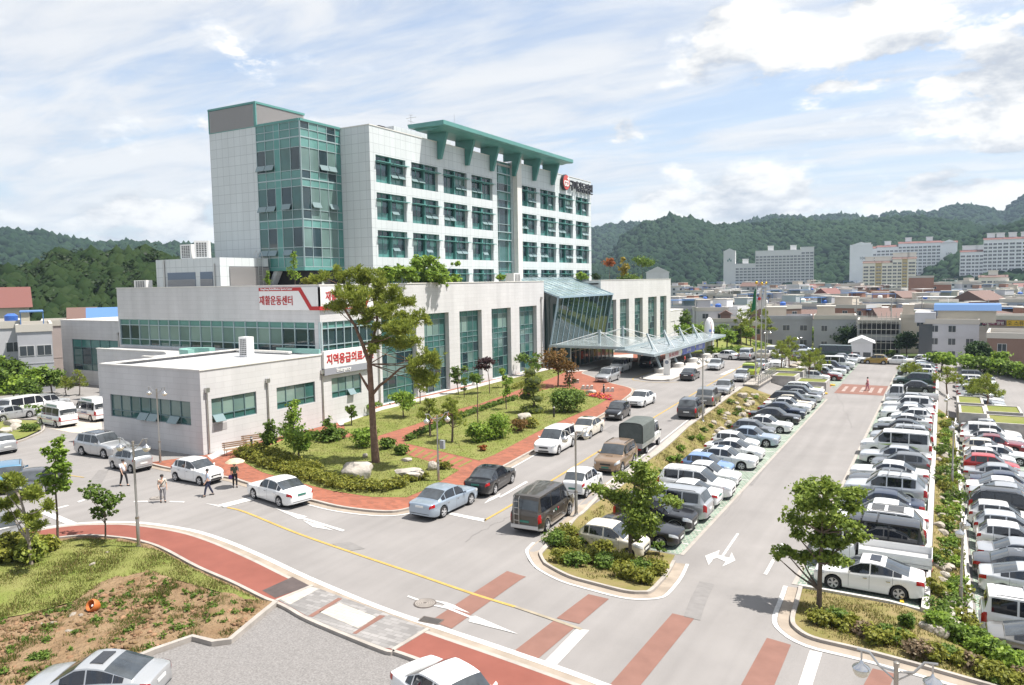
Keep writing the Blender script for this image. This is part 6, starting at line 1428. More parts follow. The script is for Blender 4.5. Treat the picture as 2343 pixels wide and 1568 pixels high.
acunit((-53.4,94.4,12.45),2.2,1.4,1.7,R(90),'pale ventilation unit on the podium roof beside the glass hall',0);acunit((-79.8,54.8,12.9),2.2,.8,.9,R(0),'white cabinet with a dark opening at the left end of the podium roof',0)
for k in range(3):
 m=MB()
 for i in range(3):m.prismx([(-.5+i*.5,0),(.0+i*.5,0),(.0+i*.5,.45),(-.25+i*.5,.1+.35)],'Y',-.25,.25)
 o=m.build('concrete_seat',con_base,None,loc=GT((1306,1337,1384)[k],(879,893,899)[k])+Vector((0,0,KZ)),rz=R(25));tag(o,('faceted concrete seat beside the dark pruned pine','faceted concrete seat left of the flower bed','faceted concrete seat behind the flower bed')[k],'seat','faceted concrete seats')
for k in range(4):
 m=MB();m.box(-.8,.8,-.25,.25,0,.42);o=m.build('concrete_seat',con_base,None,loc=GT(1545+k*17,819-k*.5)+Vector((0,0,KZ)),rz=R(10));tag(o,'low concrete block seat on the far brick sidewalk','seat','low block seats on the far sidewalk')
 # orange clay pot on the dirt bank
p=GT(216,1400);t=thing('clay_pot','round orange clay pot tipped over on the dirt bank','pot',p+Vector((0,0,.25)));m=MB();m.lathe([(.14,-.2),(.24,-.05),(.26,.12),(.22,.2),(.19,.19),(.10,-.15)],16,cap=False);m.lathe([(.13,-.2),(.01,-.201)],16);o=m.build('pot',P('orange_clay',(.45,.13,.03),.5),t,40);o.rotation_euler=(R(60),R(10),0);m=MB();m.lathe([(.05,0),(.05,.02)],10);q=m.build('white_tag',white_m,t);q.location=(.1,-.12,.08);q.rotation_euler=(R(60),0,0)
for i,(px,py)in enumerate(((97,1434),(120,1432),(168,1412),(184,1414),(160,1451),(212,1298),(245,1269),(1527,1240),(1165+1119-1119,1300))):
 if px>1000:continue
 rock(GT(px,py)+Vector((0,0,.1)),.12+.05*(i%3),.10,.14,i,i,'small pale stone lying on the dirt bank' if py>1400 or px<200 else'small pale stone lying in the grass bank','small stones on the verge',rock_m2)
 # ---- rockery between the two car parks
k_=random.Random(8)
for i in range(60):
 y=33.5+58*(i/74)**1.25+k_.uniform(-.3,.3);x=k_.choice([.25,.55,.9])+k_.uniform(-.2,.25);s=k_.uniform(.20,.42)
 rock(Vector((x,y,TZ(x,y)+.1)),s*1.15,s,s*1.15,k_.uniform(0,6),i,'pale fieldstone of the rockery between the two car parks','rockery stones between the car parks',rock_m2 if i%3 else None)
for i,(px,py,s)in enumerate(((2150,1408,.6),(2165,1432,.5),(2118,1440,.35),(2135,1450,.6),(2185,1440,.5))):rock(GT(px,py)+Vector((0,0,.15)),s,s*.8,s*.8,i,i,'big pale rock at the street end of the rockery','big rocks at the end of the rockery')
for i in range(22):
 y=66+24*i/22+k_.uniform(-.4,.4);x=interp(RK,y)+1.7+k_.uniform(-.3,1.3);s=k_.uniform(.3,.62);rock(Vector((x,y,TZ(x,y)+.12)),s,s*.8,s,k_.uniform(0,6),i,'pale stone of the rock slope below the road kerb','stones on the slope below the road',rock_m2)
for i in range(5):rock(GT(1812+i*9,842-i*3)+Vector((0,0,.3)),.8,.6,.6,i,i,'pale rock on the bank behind the planter pines','rocks behind the planter pines',rock_m2)
for i,(px,py)in enumerate(((12,992),(30,975),(40,985),(6,940))):rock(GT(px,py)+Vector((0,0,.25)),.8,.55,.8,i,i,'pale rock in the planted island by the ambulances','rocks by the ambulances')
t=tag(ribbon('kerb',dense(smoothline(pxl([(-30,960),(30,962),(85,963),(98,985),(60,1005),(20,1018),(-40,1028)]),4)),-.16,0,-.1,KZ,concrete),'pale kerb of the planted island by the ambulances','kerb',kind='structure')
sheet('garden_lawn',[(-30,962),(30,964),(84,965),(95,985),(60,1002),(20,1015),(-40,1025)],KZ,lawn_m,label='planted island by the ambulances',cat='lawn')
sheet('ambulance_bay',[(70,972),(100,962),(231,955),(235,995),(160,990)],LIFT+.003,P('pale_concrete_bay',(.44,.39,.33),.9,var=(.8,.12,6),coords='World'),label='pale concrete bay under the ambulances',cat='paving')
# clothes of a flower bed
fl=[P('magenta_flowers',(.42,.02,.10),.8,island=.3),P('orange_flowers',(.60,.16,.03),.8,island=.3)]
# ================================================================ PEOPLE
skin_m=P('skin',(.50,.30,.21),.6);hair_m=P('black_hair',(.012,.010,.009),.6)
def skinned(name,verts,edges,radii,mat,sub=1):
 me=bpy.data.meshes.new(name);me.from_pydata(verts,edges,[]);o=bpy.data.objects.new(name,me);COL.objects.link(o)
 md=o.modifiers.new('skin','SKIN');md.use_smooth_shade=True
 for i,r in enumerate(radii):me.skin_vertices[0].data[i].radius=r if isinstance(r,tuple)else(r,r)
 me.skin_vertices[0].data[0].use_root=True
 s2=o.modifiers.new('sub','SUBSURF');s2.levels=sub;s2.render_levels=sub
 bpy.context.view_layer.update();out=bpy.data.meshes.new_from_object(o.evaluated_get(bpy.context.evaluated_depsgraph_get()));bpy.data.objects.remove(o);bpy.data.meshes.remove(me)
 out.materials.clear();out.materials.append(mat);out.polygons.foreach_set('use_smooth',[True]*len(out.polygons));out.name=name;return out
def person(p,h,rz,label,shirt,trousers,stride=.12,arms=(0.0,0.0),elbow=(.1,.1),extra=(),shoes=(.02,.02,.02),skirt=False,hat=None):
 """faces local +X; y is its left"""
 k=h/1.72;t=thing('person',label,'person',p,rz)
 hip,kn,an=.90*k,.49*k,.08*k;sh=1.40*k
 J={'pel':(0,0,.93*k),'bel':(.0,0,1.08*k),'che':(0,0,1.28*k),'nk':(.0,0,1.47*k),'nk2':(.012,0,1.54*k),'hd':(.02,0,1.62*k),'top':(.015,0,1.69*k)}
 for s,n in((1,'l'),(-1,'r')):
  st=stride*s
  J['hip'+n]=(0,s*.095*k,.88*k);J['kn'+n]=(st*.6+.03,s*.10*k,.49*k);J['an'+n]=(st-(.0 if st>0 else.05),s*.105*k,.085*k);J['toe'+n]=(st+.17*k,s*.12*k,.035*k)
  a=arms[0 if s>0 else 1];e=elbow[0 if s>0 else 1]
  J['sh'+n]=(0,s*.185*k,sh);J['el'+n]=(math.sin(a)*.29*k,s*.235*k,sh-math.cos(a)*.29*k);x,y,z=J['el'+n]
  J['wr'+n]=(x+math.sin(a+e)*.25*k,y*.98,z-math.cos(a+e)*.25*k);x,y,z=J['wr'+n]
  J['pa'+n]=(x+math.sin(a+e)*.08*k,y,z-math.cos(a+e)*.08*k)
  for f in range(4):J[f'f{f}{n}']=(x+math.sin(a+e)*(.155+.012*(1-abs(f-1.4)))*k+(f-1.5)*.018,y-.01*s,z-math.cos(a+e)*(.155+.012*(1-abs(f-1.4)))*k)
  J['th'+n]=(x+math.sin(a+e)*.09*k+.045,y-.02*s,z-math.cos(a+e)*.09*k)
 N=list(J);I={n:i for i,n in enumerate(N)};E2=[('pel','bel'),('bel','che'),('che','nk'),('nk','nk2'),('nk2','hd'),('hd','top')];Rr={'pel':(.125,.10),'bel':(.12,.095),'che':(.145,.10),'nk':.062,'nk2':.058,'hd':.098,'top':.07}
 for n in'lr':
  E2+=[('pel','hip'+n),('hip'+n,'kn'+n),('kn'+n,'an'+n),('an'+n,'toe'+n),('che','sh'+n),('sh'+n,'el'+n),('el'+n,'wr'+n),('wr'+n,'pa'+n),('pa'+n,'th'+n)]+[('pa'+n,f'f{f}{n}')for f in range(4)]
  Rr.update({'hip'+n:.085,'kn'+n:.056,'an'+n:.038,'toe'+n:.030,'sh'+n:.058,'el'+n:.040,'wr'+n:.027,'pa'+n:(.036,.018),'th'+n:.010});Rr.update({f'f{f}{n}':.009 for f in range(4)})
 sc=lambda r:tuple(q*k for q in r)if isinstance(r,tuple)else r*k
 link('body',skinned('body',[J[n]for n in N],[(I[a],I[b])for a,b in E2],[sc(Rr[n])for n in N],skin_m),t)
 def sub(names,infl,nm,mat,ends={}):
  q=dict(J);q.update(ends);nn=[n for n in names];ii={n:i for i,n in enumerate(nn)}
  ed=[(ii[a],ii[b])for a,b in E2+[('el'+n,'cf'+n)for n in'lr']if a in ii and b in ii]
  rr=[tuple(v+infl for v in sc(Rr[n]))if isinstance(Rr.get(n),tuple)else sc(Rr.get(n,.045))+infl for n in nn]
  link(nm,skinned(nm,[q[n]for n in nn],ed,rr,mat),t)
 hem={'pel':(0,0,.90*k)}
 half={f'el{n}':tuple(lerp(J['sh'+n][i],J['el'+n][i],.85)for i in range(3))for n in'lr'}
 sub(['pel','bel','che','shl','ell','shr','elr'],.022,'shirt',shirt,{**hem,**half})
 cuff={f'an{n}':(J['an'+n][0],J['an'+n][1],J['an'+n][2]+.02)for n in'lr'}
 sub(['pel','hipl','knl','anl','hipr','knr','anr'],.016 if not skirt else.03,'trousers',trousers,{**cuff,'pel':(0,0,.935*k)})
 m=MB();m.lathe([(.02,.10),(.075,.085),(.105,.03),(.108,-.02),(.095,-.05)],12,(J['hd'][0]-.015,0,J['hd'][2]+.02),cap=True);link('hair',m.mesh(hat or hair_m,180,name='hair'),t)
 m=MB();hx,_,hz=J['hd']
 for s in(-1,1):m.lathe([(.012,0),(.008,.012)],6,(hx+.086*k,s*.034,hz-.0),'X')
 m.lathe([(.02,0),(.012,.028)],6,(hx+.09*k,0,hz-.035),'X');m.box(hx+.075*k,hx+.097*k,-.025,.025,hz-.072,hz-.064);link('face',m.mesh(P('face_features',(.22,.11,.08),.6),60,name='face'),t)
 for n in'lr':
  a,b=Vector(J['an'+n]),Vector(J['toe'+n]);m=MB();m.tube([(a.x-.06,a.y,.035),(a.x+.02,a.y,.05),(b.x-.03,b.y,.04),(b.x+.03,b.y,.03)],[.038,.048,.042,.02],8);link('shoe',m.mesh(P('shoe_%d'%int(sum(shoes)*100),shoes,.5),60,name='shoe'),t)
 return t,J,k
def facing_cam(p,add=0):return math.atan2(-p.y,-p.x)+R(add)
whs=P('white_shirt',(.66,.67,.70),.8);blk=P('black_cloth',(.016,.016,.02),.8);navy=P('navy_cloth',(.025,.028,.06),.8);blus=P('pale_blue_shirt',(.42,.48,.58),.8);beige=P('beige_shirt',(.52,.48,.41),.8);gtr=P('grey_trousers',(.23,.22,.225),.8);olive=P('olive_shirt',(.075,.095,.060),.8);redc=P('red_shirt',(.45,.015,.012),.8);pink=P('pink_cloth',(.42,.17,.22),.8)
p=GT(284,1112);person(p,1.78,facing_cam(p,35),'man in a white short sleeved shirt and black trousers walking on the road',whs,blk,.20,(-.25,.3),(.25,.15))
p=GT(373,1149);t,J,k=person(p,1.70,facing_cam(p,10),'man in a beige shirt and grey trousers with a shoulder bag strap',beige,gtr,.05,(.1,-.05),(.3,.9))
m=MB();m.tube([(.10,.17,1.40),(.15,.02,1.22),(.13,-.17,1.0)],.018,5);m.box(-.02,.12,-.24,-.16,.84,1.0);o=m.build('shoulder_bag',blk,None,loc=t.location,rz=t.rotation_euler.z);tag(o,'dark shoulder bag on a strap worn by the man in beige','bag')
p=GT(477,1135);person(p,1.72,facing_cam(p,-75),'man in a pale blue shirt and navy trousers walking past the white hatchback',blus,navy,.26,(.3,-.3),(.3,.3))
p=GT(538,1115);t,J,k=person(p,1.60,facing_cam(p,5),'woman in an olive shirt holding a parasol on the kerb',olive,blk,.03,(.5,.1),(1.5,.3))
par=P('parasol_cream',(.62,.53,.36),.8,var=(5,.25),trans=.25);u=thing('parasol','cream patterned parasol held by the woman in the olive shirt','parasol',p+Vector((0,0,1.05)),t.rotation_euler.z);m=MB();m.lathe([(.62,.62),(.55,.70),(.40,.79),(.2,.85),(.01,.88)],8,(.1,.05,0),cap=False);m.build('cover',par,u);m=MB();m.tube([(.22,.2,.0),(.1,.05,.95)],.012,6);m.build('handle',steel_m,u)
m=MB();m.lathe([(.10,0),(.13,.06),(.12,.2),(.06,.24)],10);o=m.build('handbag',P('purple_bag',(.08,.03,.16),.5),None,40,loc=p+Vector((-.05,-.32,.55))if False else Vector((t.location.x,t.location.y,.62))+Matrix.Rotation(t.rotation_euler.z,3,'Z')@Vector((.1,-.27,0)));tag(o,'small purple handbag carried by the woman with the parasol','handbag')
p=GT(1566,838.5);person(p,1.75,R(190),'man in a red shirt and black trousers standing under the canopy',redc,blk,.04)
p=GT(1984,894);person(p,1.68,R(170),'woman in pink walking across the car park aisle',pink,pink,.15,(.15,-.15),(.3,.3),(),(.4,.3,.3),True)
# ================================================================ TREES, SHRUBS, GRASS
def leafmat(name,col,isl=.35):return P(name,col,.55,island=isl,trans=.38,spec=.25)
LM={'green':leafmat('leaf_green',(.120,.190,.032)),'bright':leafmat('leaf_bright',(.195,.295,.040)),'dark':leafmat('leaf_dark',(.036,.070,.022)),'pine':leafmat('pine_needles',(.240,.285,.050)),'pinedark':leafmat('dark_needles',(.060,.085,.022)),'olive':leafmat('azalea_leaf',(.215,.225,.036)),'purple':leafmat('purple_leaf',(.060,.030,.032)),'rust':leafmat('rust_leaf',(.170,.100,.028)),'redleaf':leafmat('red_leaf',(.30,.105,.030)),'yellow':leafmat('yellow_leaf',(.26,.21,.022)),'hill':leafmat('forest_leaf',(.027,.047,.016),.3),'maple':leafmat('maple_leaf',(.185,.250,.042)),'dry':leafmat('dry_stalks',(.24,.18,.11),.3)}
bark=P('bark',(.115,.085,.062),.9,var=(6,.3,6),bump=(14,.8,.03));bark_red=P('pine_bark',(.165,.100,.068),.9,var=(3,.35,7),bump=(9,1.0,.05));bark_pale=P('pale_bark',(.24,.20,.16),.9,var=(5,.3,6))
def leaves(blobs,n,size,seed,clump=.75,per=7,up=.35,elong=1.7,shell=.45):
 """leaf quads grouped in clumps; blobs = (x, y, z, rx, ry, rz)"""
 k=np.random.default_rng(seed);B=np.array(blobs,float);w=(B[:,3]*B[:,4]*B[:,5])**(2/3);w/=w.sum()
 nc=max(1,n//per);bi=k.choice(len(B),nc,p=w);d=k.normal(size=(nc,3));d/=np.linalg.norm(d,axis=1)[:,None]
 r=k.uniform(shell**2.2,1,nc)**(1/2.2);r*=np.where(k.random(nc)<.14,k.uniform(1.05,1.45,nc),k.uniform(.70,1.12,nc))
 C=B[bi,:3]+d*B[bi,3:]*r[:,None];C=np.repeat(C,per,0);D=np.repeat(d,per,0);m=len(C)
 g=k.normal(size=(m,3))*clump*np.repeat(np.minimum(1,B[bi,3:].min(1))[:,None],per,0)*np.array([1,1,.62]);Pp=C+g
 nn=D*.8+k.normal(size=(m,3))*.75+np.array([0,0,up*2]);nn/=np.linalg.norm(nn,axis=1)[:,None]
 a=np.cross(nn,k.normal(size=(m,3)));a/=np.linalg.norm(a,axis=1)[:,None];b=np.cross(nn,a)
 s=size*k.uniform(.5,1.35,(m,1));V=np.stack([Pp-a*s*elong*.5,Pp+b*s*.5+nn*s*.12,Pp+a*s*elong*.5,Pp-b*s*.5+nn*s*.12],1).reshape(-1,3)
 return V,np.arange(len(V)).reshape(-1,4)
def needles(blobs,n,size,seed,per=16,shell=.3):
 """needle tufts: fans of slim blades round points on flattened pads"""
 k=np.random.default_rng(seed);B=np.array(blobs,float);w=(B[:,3]*B[:,4]);w/=w.sum();nc=max(1,n//per);bi=k.choice(len(B),nc,p=w)
 d=k.normal(size=(nc,3));d/=np.linalg.norm(d,axis=1)[:,None];r=k.uniform(shell,1,nc)**.6;r*=np.where(k.random(nc)<.2,k.uniform(1.0,1.5,nc),k.uniform(.55,1.15,nc));C=B[bi,:3]+d*B[bi,3:]*r[:,None]
 C=np.repeat(C,per,0);ax=np.repeat(d*.5+np.array([0,0,.9]),per,0)+k.normal(size=(nc*per,3))*.85;ax/=np.linalg.norm(ax,axis=1)[:,None]
 sd=np.cross(ax,k.normal(size=ax.shape));sd/=np.linalg.norm(sd,axis=1)[:,None];L_=size*k.uniform(.6,1.3,(len(C),1));w_=L_*.16
 V=np.stack([C-sd*w_*.4,C+sd*w_*.4,C+ax*L_+sd*w_*.5,C+ax*L_-sd*w_*.5],1).reshape(-1,3)
 return V,np.arange(len(V)).reshape(-1,4)
def fine(bl,seed,n=5,f=.60,g=.80):
 k=np.random.default_rng(seed+7);out=[]
 for b in bl:
  for i in range(n):
   d=k.normal(size=3);d/=np.linalg.norm(d);r=k.uniform(.35,1)**.5*g;s=f*k.uniform(.6,1.2);out.append((b[0]+d[0]*r*b[3],b[1]+d[1]*r*b[4],b[2]+d[2]*r*b[5],b[3]*s,b[4]*s,max(b[5]*s*1.25,b[3]*s*.55)))
 return out
def crownmesh(mat,V,F,name='crown'):return npmesh(name,V,F,mat)
def pxs(p):
 w=(p.x*_f[0]+p.y*_f[1]+(p.z-CAMH)*_f[2]);return FP/w
RT=np.array([math.cos(_yaw),math.sin(_yaw),0.0])
def blobpx(L,Y,p0,jit=.6,seed=0,depth=1.0,X=None):
 """pixel ellipses -> 3D ellipsoids near depth Y (or plane X), relative to p0"""
 k=random.Random(seed);out=[]
 for(x,y,rx,ry)in L:
  q=atY(x,y,Y+k.uniform(-jit,jit))if X is None else atX(x,y,X+k.uniform(-jit,jit));s=pxs(q);out.append((q.x-p0.x,q.y-p0.y,q.z-p0.z,rx/s,rx/s*depth,ry/s))
 return out
def limbs(m,trunk,blobs,r0,k,every=1):
 """limbs from the trunk to each blob"""
 for b in blobs[::every]:
  c=Vector(b[:3]);j=min(range(len(trunk)),key=lambda i:abs(trunk[i].z-max(trunk[0].z,c.z-.35*(Vector((c.x,c.y,0))-Vector((trunk[i].x,trunk[i].y,0))).length-.3)))
  a=trunk[j];mid=a.lerp(c,.5)+Vector((k.uniform(-.1,.1),k.uniform(-.1,.1),-.04*(c-a).length));m.tube([a,mid,c],[r0*.45,r0*.3,r0*.10],6,cap=False)
def tree(name,label,base,blobs,n,size,mat,trunk,r0,seed,group=None,barkm=None,pine=False,cat='tree',**kw):
 t=thing(name,label,cat,base,0,group);k=random.Random(seed);m=MB();tr=[Vector(q)for q in trunk];nn=len(tr)
 m.tube(tr,[lerp(r0,r0*.35,i/(nn-1))for i in range(nn)],9,cap=False);limbs(m,tr,blobs,r0,k);m.build('trunk',barkm or bark,t,60)
 V,F=(needles if pine else leaves)(fine(blobs,seed,*((3,.55,.7)if pine else(5,.60,.85)))if n>50 else blobs,n,size,seed,**kw);link('crown',crownmesh(LM[mat],V,F),t);return t
 # ---- the tall pine
pb=GT(860,1062);pb.z=.45
z4=lambda x,y,a=0,b=0:(604.8+x*.25848,574.6+y*.25848,a*.25848,b*.25848)
PB=[z4(*q)for q in((500,225,95,42),(640,195,60,36),(790,235,130,60),(930,265,130,70),(1090,320,120,60),(690,355,110,50),(850,385,140,60),(1050,400,150,60),(620,495,85,42),(740,480,110,45),(1200,470,120,55),(1080,545,170,60),(1340,610,115,55),(900,620,80,50),(1090,690,130,50),(1270,690,150,55),(1000,810,100,42),(1200,810,150,52),(1390,950,150,70),(1490,980,80,45),(1330,1085,130,34),(960,870,60,30),(850,540,80,40),(1420,1150,120,30))]
pbl=blobpx(PB,pb.y,pb,1.5,3,.9)
def ppt(x,y,dy=0):q=atY(*z4(x,y)[:2],pb.y+dy);return q-pb
tp=thing('tall_pine','tall old pine with a bare reddish trunk and spreading tufted crown on the mound','tree',pb);m=MB()
T0=[Vector((0,0,-.5)),ppt(962,1568),ppt(945,1250),ppt(930,1000)];m.tube(T0,[.31,.24,.21,.19],12,cap=False)
SA=[ppt(930,1000),ppt(870,830,-.3),ppt(800,660,-.6),ppt(700,500,-.8),ppt(640,400,-.6)];SB=[ppt(930,1010),ppt(960,790,.5),ppt(1000,600,.8),ppt(960,400,.6),ppt(900,280,.4)];SC=[ppt(955,1270),ppt(1020,1190,.3),ppt(1100,1130,.6),ppt(1200,1040,.8),ppt(1340,990,1)]
for q,r in((SA,(.16,.13,.10,.08,.04)),(SB,(.15,.12,.09,.07,.035)),(SC,(.13,.11,.09,.07,.04))):m.tube(q,list(r),9,cap=False)
m.tube([ppt(935,1240),ppt(880,1150,-.2),ppt(840,1080,-.3)],[.12,.09,.05],7)
limbs(m,SA+SB+SC,pbl,.10,random.Random(2));m.build('trunk',bark_red,tp,60)
V,F=needles(fine(pbl,5,6,.62,.95),46000,.25,5,per=14,shell=.05);link('crown',crownmesh(LM['pine'],V,F),tp)
# ---- leafy street trees in front
def pxtree(name,label,basepx,L,n,size,mat,r0,seed,trunkpx,jit=.5,z=None,**kw):
 b=GT(*basepx);b.z+=(z or 0.0);bl=blobpx(L,b.y,b,jit,seed,.9);tr=[Vector((0,0,-.2))]+[atY(x,y,b.y)-b for x,y in trunkpx]
 return tree(name,label,b,bl,n,size,mat,tr,r0,seed,**kw)
z2=lambda x,y,a,b:(1119+x*.25848,1028.2+y*.25848,a*.25848,b*.25848)
pxtree('leafy_tree','leafy young tree growing out of the shrub island',(1443,1296),[z2(*q)for q in((1330,150,70,70),(1340,230,110,60),(1230,260,90,45),(1000,370,85,34),(940,330,55,28),(1110,410,90,40),(1220,440,110,50),(1420,410,140,50),(1600,480,100,36),(1490,320,60,34),(1300,530,130,55),(1390,600,120,50),(1290,690,100,50),(1420,690,70,34),(1290,770,50,34),(1650,470,60,20))],6800,.112,'maple',.10,21,[(1441,1245),(1440,1180),(1452,1110),(1460,1070)])
z7=lambda x,y,a,b:(1814.6+x*.2276,1058.5+y*.2276,a*.2276,b*.2276)
pxtree('leafy_tree','broad leafy tree on the grass island in front of the white sedan',(1873,1396),[z7(*q)for q in((170,250,130,65),(320,165,50,34),(350,290,110,70),(570,310,120,60),(110,400,110,60),(300,430,130,65),(520,430,110,55),(40,560,90,65),(200,600,140,75),(420,600,150,65),(620,720,110,40),(20,720,70,50),(250,760,150,65),(450,780,120,55),(-100,880,90,36),(60,920,120,42),(330,950,140,50),(490,980,90,40),(-180,935,60,22),(620,640,70,34))],9500,.112,'maple',.12,22,[(1874,1350),(1876,1290),(1880,1220),(1885,1150)],jit=.8)
pxtree('slim_tree','thin young tree with a ragged bright crown beside the red sidewalk',(132,1239),[(132,1012,16,14),(118,1035,24,16),(142,1040,20,14),(125,1062,26,16),(148,1070,18,14),(118,1092,24,14),(140,1098,24,14),(128,1118,20,12),(146,1118,12,8)],2300,.13,'bright',.07,23,[(131,1180),(127,1120),(126,1040)],jit=.2,clump=.2)
pxtree('fan_tree','small young tree with a fan shaped crown inside the curve of the sidewalk',(241,1239),[(190,1122,14,9),(205,1130,18,12),(222,1128,22,16),(240,1140,26,16),(258,1146,22,12),(276,1136,14,8),(232,1160,24,14),(248,1172,18,12),(214,1172,18,8),(206,1110,8,7),(228,1180,18,8),(268,1164,14,6)],1900,.11,'green',.05,24,[(241,1200),(240,1184),(238,1160)],jit=.2,clump=.16)
pxtree('young_pine','young pine with open branches at the left picture edge',(73,1298),[(24,1105,30,14),(70,1128,34,14),(15,1150,26,12),(104,1158,16,11),(30,1182,22,12),(74,1182,22,11),(86,1206,20,10),(48,1140,20,10),(6,1120,20,12)],8500,.22,'pine',.09,25,[(66,1240),(58,1180),(46,1140),(28,1110)],jit=.4,pine=True,barkm=bark_pale)
# ---- garden trees: base, top, width in the photo; form
def gtree(name,label,bx,by,top,wpx,mat,form,seed,z=KZ,n=1100,size=.15,r0=.06,pine=False,lean=0.0,X=None,Zb=None,group=None,barkm=None):
 if X is not None:b=atX(bx,by,X)
 else:b=GT(bx,by);b.z+=z
 if Zb is not None:b.z=Zb
 hgt=(atY(bx,top,b.y).z-b.z)if X is None else atX(bx,top,X).z-b.z;w=wpx/pxs(b);k=random.Random(seed);bl=[]
 if form=='round':
  for i in range(9):a=k.uniform(0,6.28);rr=k.uniform(.1,.30)*w;bl.append((rr*math.cos(a)*1.1,rr*math.sin(a)*1.1,hgt*k.uniform(.48,.88),w*.20,w*.20,hgt*.11))
  bl.append((0,0,hgt*.68,w*.30,w*.30,hgt*.22))
 elif form=='slim':
  for i in range(8):q=i/7;bl.append((k.uniform(-.22,.22)*w,k.uniform(-.22,.22)*w,hgt*lerp(.36,.94,q),w*lerp(.36,.16,q),w*lerp(.36,.16,q),hgt*.09))
 elif form=='high':
  for i in range(6):bl.append((k.uniform(-.3,.3)*w,k.uniform(-.3,.3)*w,hgt*k.uniform(.76,.97),w*.28,w*.28,hgt*.055))
 elif form=='conic':
  for i in range(8):q=i/7;bl.append((k.uniform(-.06,.06)*w,k.uniform(-.06,.06)*w,hgt*lerp(.16,.96,q),w*lerp(.50,.08,q),w*lerp(.50,.08,q),hgt*.075))
 elif form=='pads':
  for i in range(10):a=i*2.4+k.uniform(-.3,.3);q=i/9;rr=w*lerp(.34,.06,q);bl.append((rr*math.cos(a),rr*math.sin(a),hgt*lerp(.45,.97,q),w*lerp(.22,.14,q),w*lerp(.22,.14,q),hgt*.045))
 elif form=='open':
  for i in range(9):a=k.uniform(0,6.28);rr=k.uniform(.05,.40)*w;bl.append((rr*math.cos(a),rr*math.sin(a),hgt*k.uniform(.42,.94),w*.17,w*.17,hgt*.075))
 elif form=='tiers':
  for i in range(6):q=i/5;bl.append((0,0,hgt*lerp(.10,.94,q),w*lerp(.5,.26,q),w*lerp(.5,.26,q),hgt*.055))
 tr=[Vector((0,0,-.15)),Vector((lean*.1*w+k.uniform(-.04,.04)*w,k.uniform(-.05,.05)*w,hgt*.35)),Vector((lean*.2*w+k.uniform(-.06,.06)*w,k.uniform(-.05,.05)*w,hgt*.62)),Vector((k.uniform(-.05,.05)*w,0,hgt*.86))]
 return tree(name,label,b,bl,n,size,mat,tr,r0,seed,group,barkm,pine)
gtree('garden_tree','light airy tree in front of the first emergency wing windows',674,1044,916,56,'bright','slim',31,n=1200)
gtree('garden_tree','dense bright green bushy tree at the left of the pine mound',688,1068,985,64,'bright','round',32,n=2200,r0=.08)
gtree('garden_tree','dark green small tree behind the azalea hedge by the benches',614,1044,964,46,'green','slim',33,n=1100)
gtree('garden_tree','small dark tree behind the benches',651,1006,980,34,'green','open',34,n=450)
gtree('conifer','small layered conifer against the emergency wing downpipe',753,1014,952,46,'green','conic',35,n=1100)
gtree('garden_tree','little shrubby tree on the lawn below the emergency sign',804,977,927,27,'green','open',36,n=420)
gtree('garden_tree','pale young tree behind the trunk of the tall pine',848,950,918,58,'bright','open',37,n=600)
gtree('garden_tree','round bright green tree on the lawn right of the tall pine',923,958,891,64,'bright','round',38,n=1900,r0=.07)
gtree('garden_pine','sparse dark pine against the second tall window',961,926,856,46,'pine','pads',39,n=1300,size=.25,pine=True)
gtree('garden_pine','crooked garden pine behind the hedge by the brick path',984,1001,914,70,'pine','pads',40,n=2200,size=.25,pine=True,r0=.10)
gtree('garden_pine','crooked garden pine beside the lamp post on the middle lawn',1034,1016,916,78,'pine','pads',41,n=2300,size=.25,pine=True,r0=.10)
gtree('slender_tree','tall slender tree with leaves only near its tip',1093,971,848,30,'green','high',42,n=520)
gtree('garden_tree','dark green tree between the second and third tall windows',1049,905,836,46,'green','open',43,n=900,size=.18)
gtree('purple_tree','small purple leaved tree against the podium pillar',1120,903,820,48,'purple','high',44,n=900,size=.18)
gtree('garden_tree','pale yellow-green sapling on the middle lawn',1158,940,856,34,'bright','open',45,n=500)
gtree('garden_tree','thin sapling beside the dark tree near the glass front',1062,912,866,16,'green','open',46,n=160)
gtree('garden_tree','spreading open tree by the last tall window before the glass hall',1215,862,812,80,'green','open',47,n=1100,size=.2)
gtree('garden_tree','bright sapling behind the purple tree',1150,890,842,26,'bright','open',48,n=420)
gtree('rust_tree','rust coloured maple at the corner of the entrance forecourt',1276,886,796,92,'rust','round',49,n=1800,size=.20,r0=.10)
gtree('pruned_pine','dark tiered pine beside the rust coloured maple',1303,886,845,38,'pinedark','tiers',50,n=1500,size=.20,pine=True)
b=GT(1221,947);b.z+=KZ;CL=[(1786.0*0+786.3+x*.2323,816.5+y*.2323,a*.2323,c*.2323)for x,y,a,c in((1835,155,66,42),(1860,240,100,60),(1845,325,100,42),(1788,392,70,38),(1905,415,66,36),(1858,522,128,52))]
bl=blobpx(CL,b.y,b,.1,4,1.0);t=tree('cloud_pruned_tree','large cloud-pruned evergreen with round pads on the middle lawn',b,bl,1,.1,'pine',[(0,0,-.1),(.05,0,1.2),(-.1,0,2.4),(0,0,3.6)],.12,51)
V,F=needles(bl,9000,.15,51,per=9,shell=.86);[o for o in KIDS[t.name]if o.name.startswith('crown')][0].data=crownmesh(LM['pine'],V,F)
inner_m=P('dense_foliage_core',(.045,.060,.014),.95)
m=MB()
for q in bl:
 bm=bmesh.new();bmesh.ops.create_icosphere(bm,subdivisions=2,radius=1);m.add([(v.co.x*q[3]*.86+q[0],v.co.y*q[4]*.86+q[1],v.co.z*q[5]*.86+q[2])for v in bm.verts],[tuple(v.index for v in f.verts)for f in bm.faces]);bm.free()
m.build('inner_foliage',inner_m,t,180)
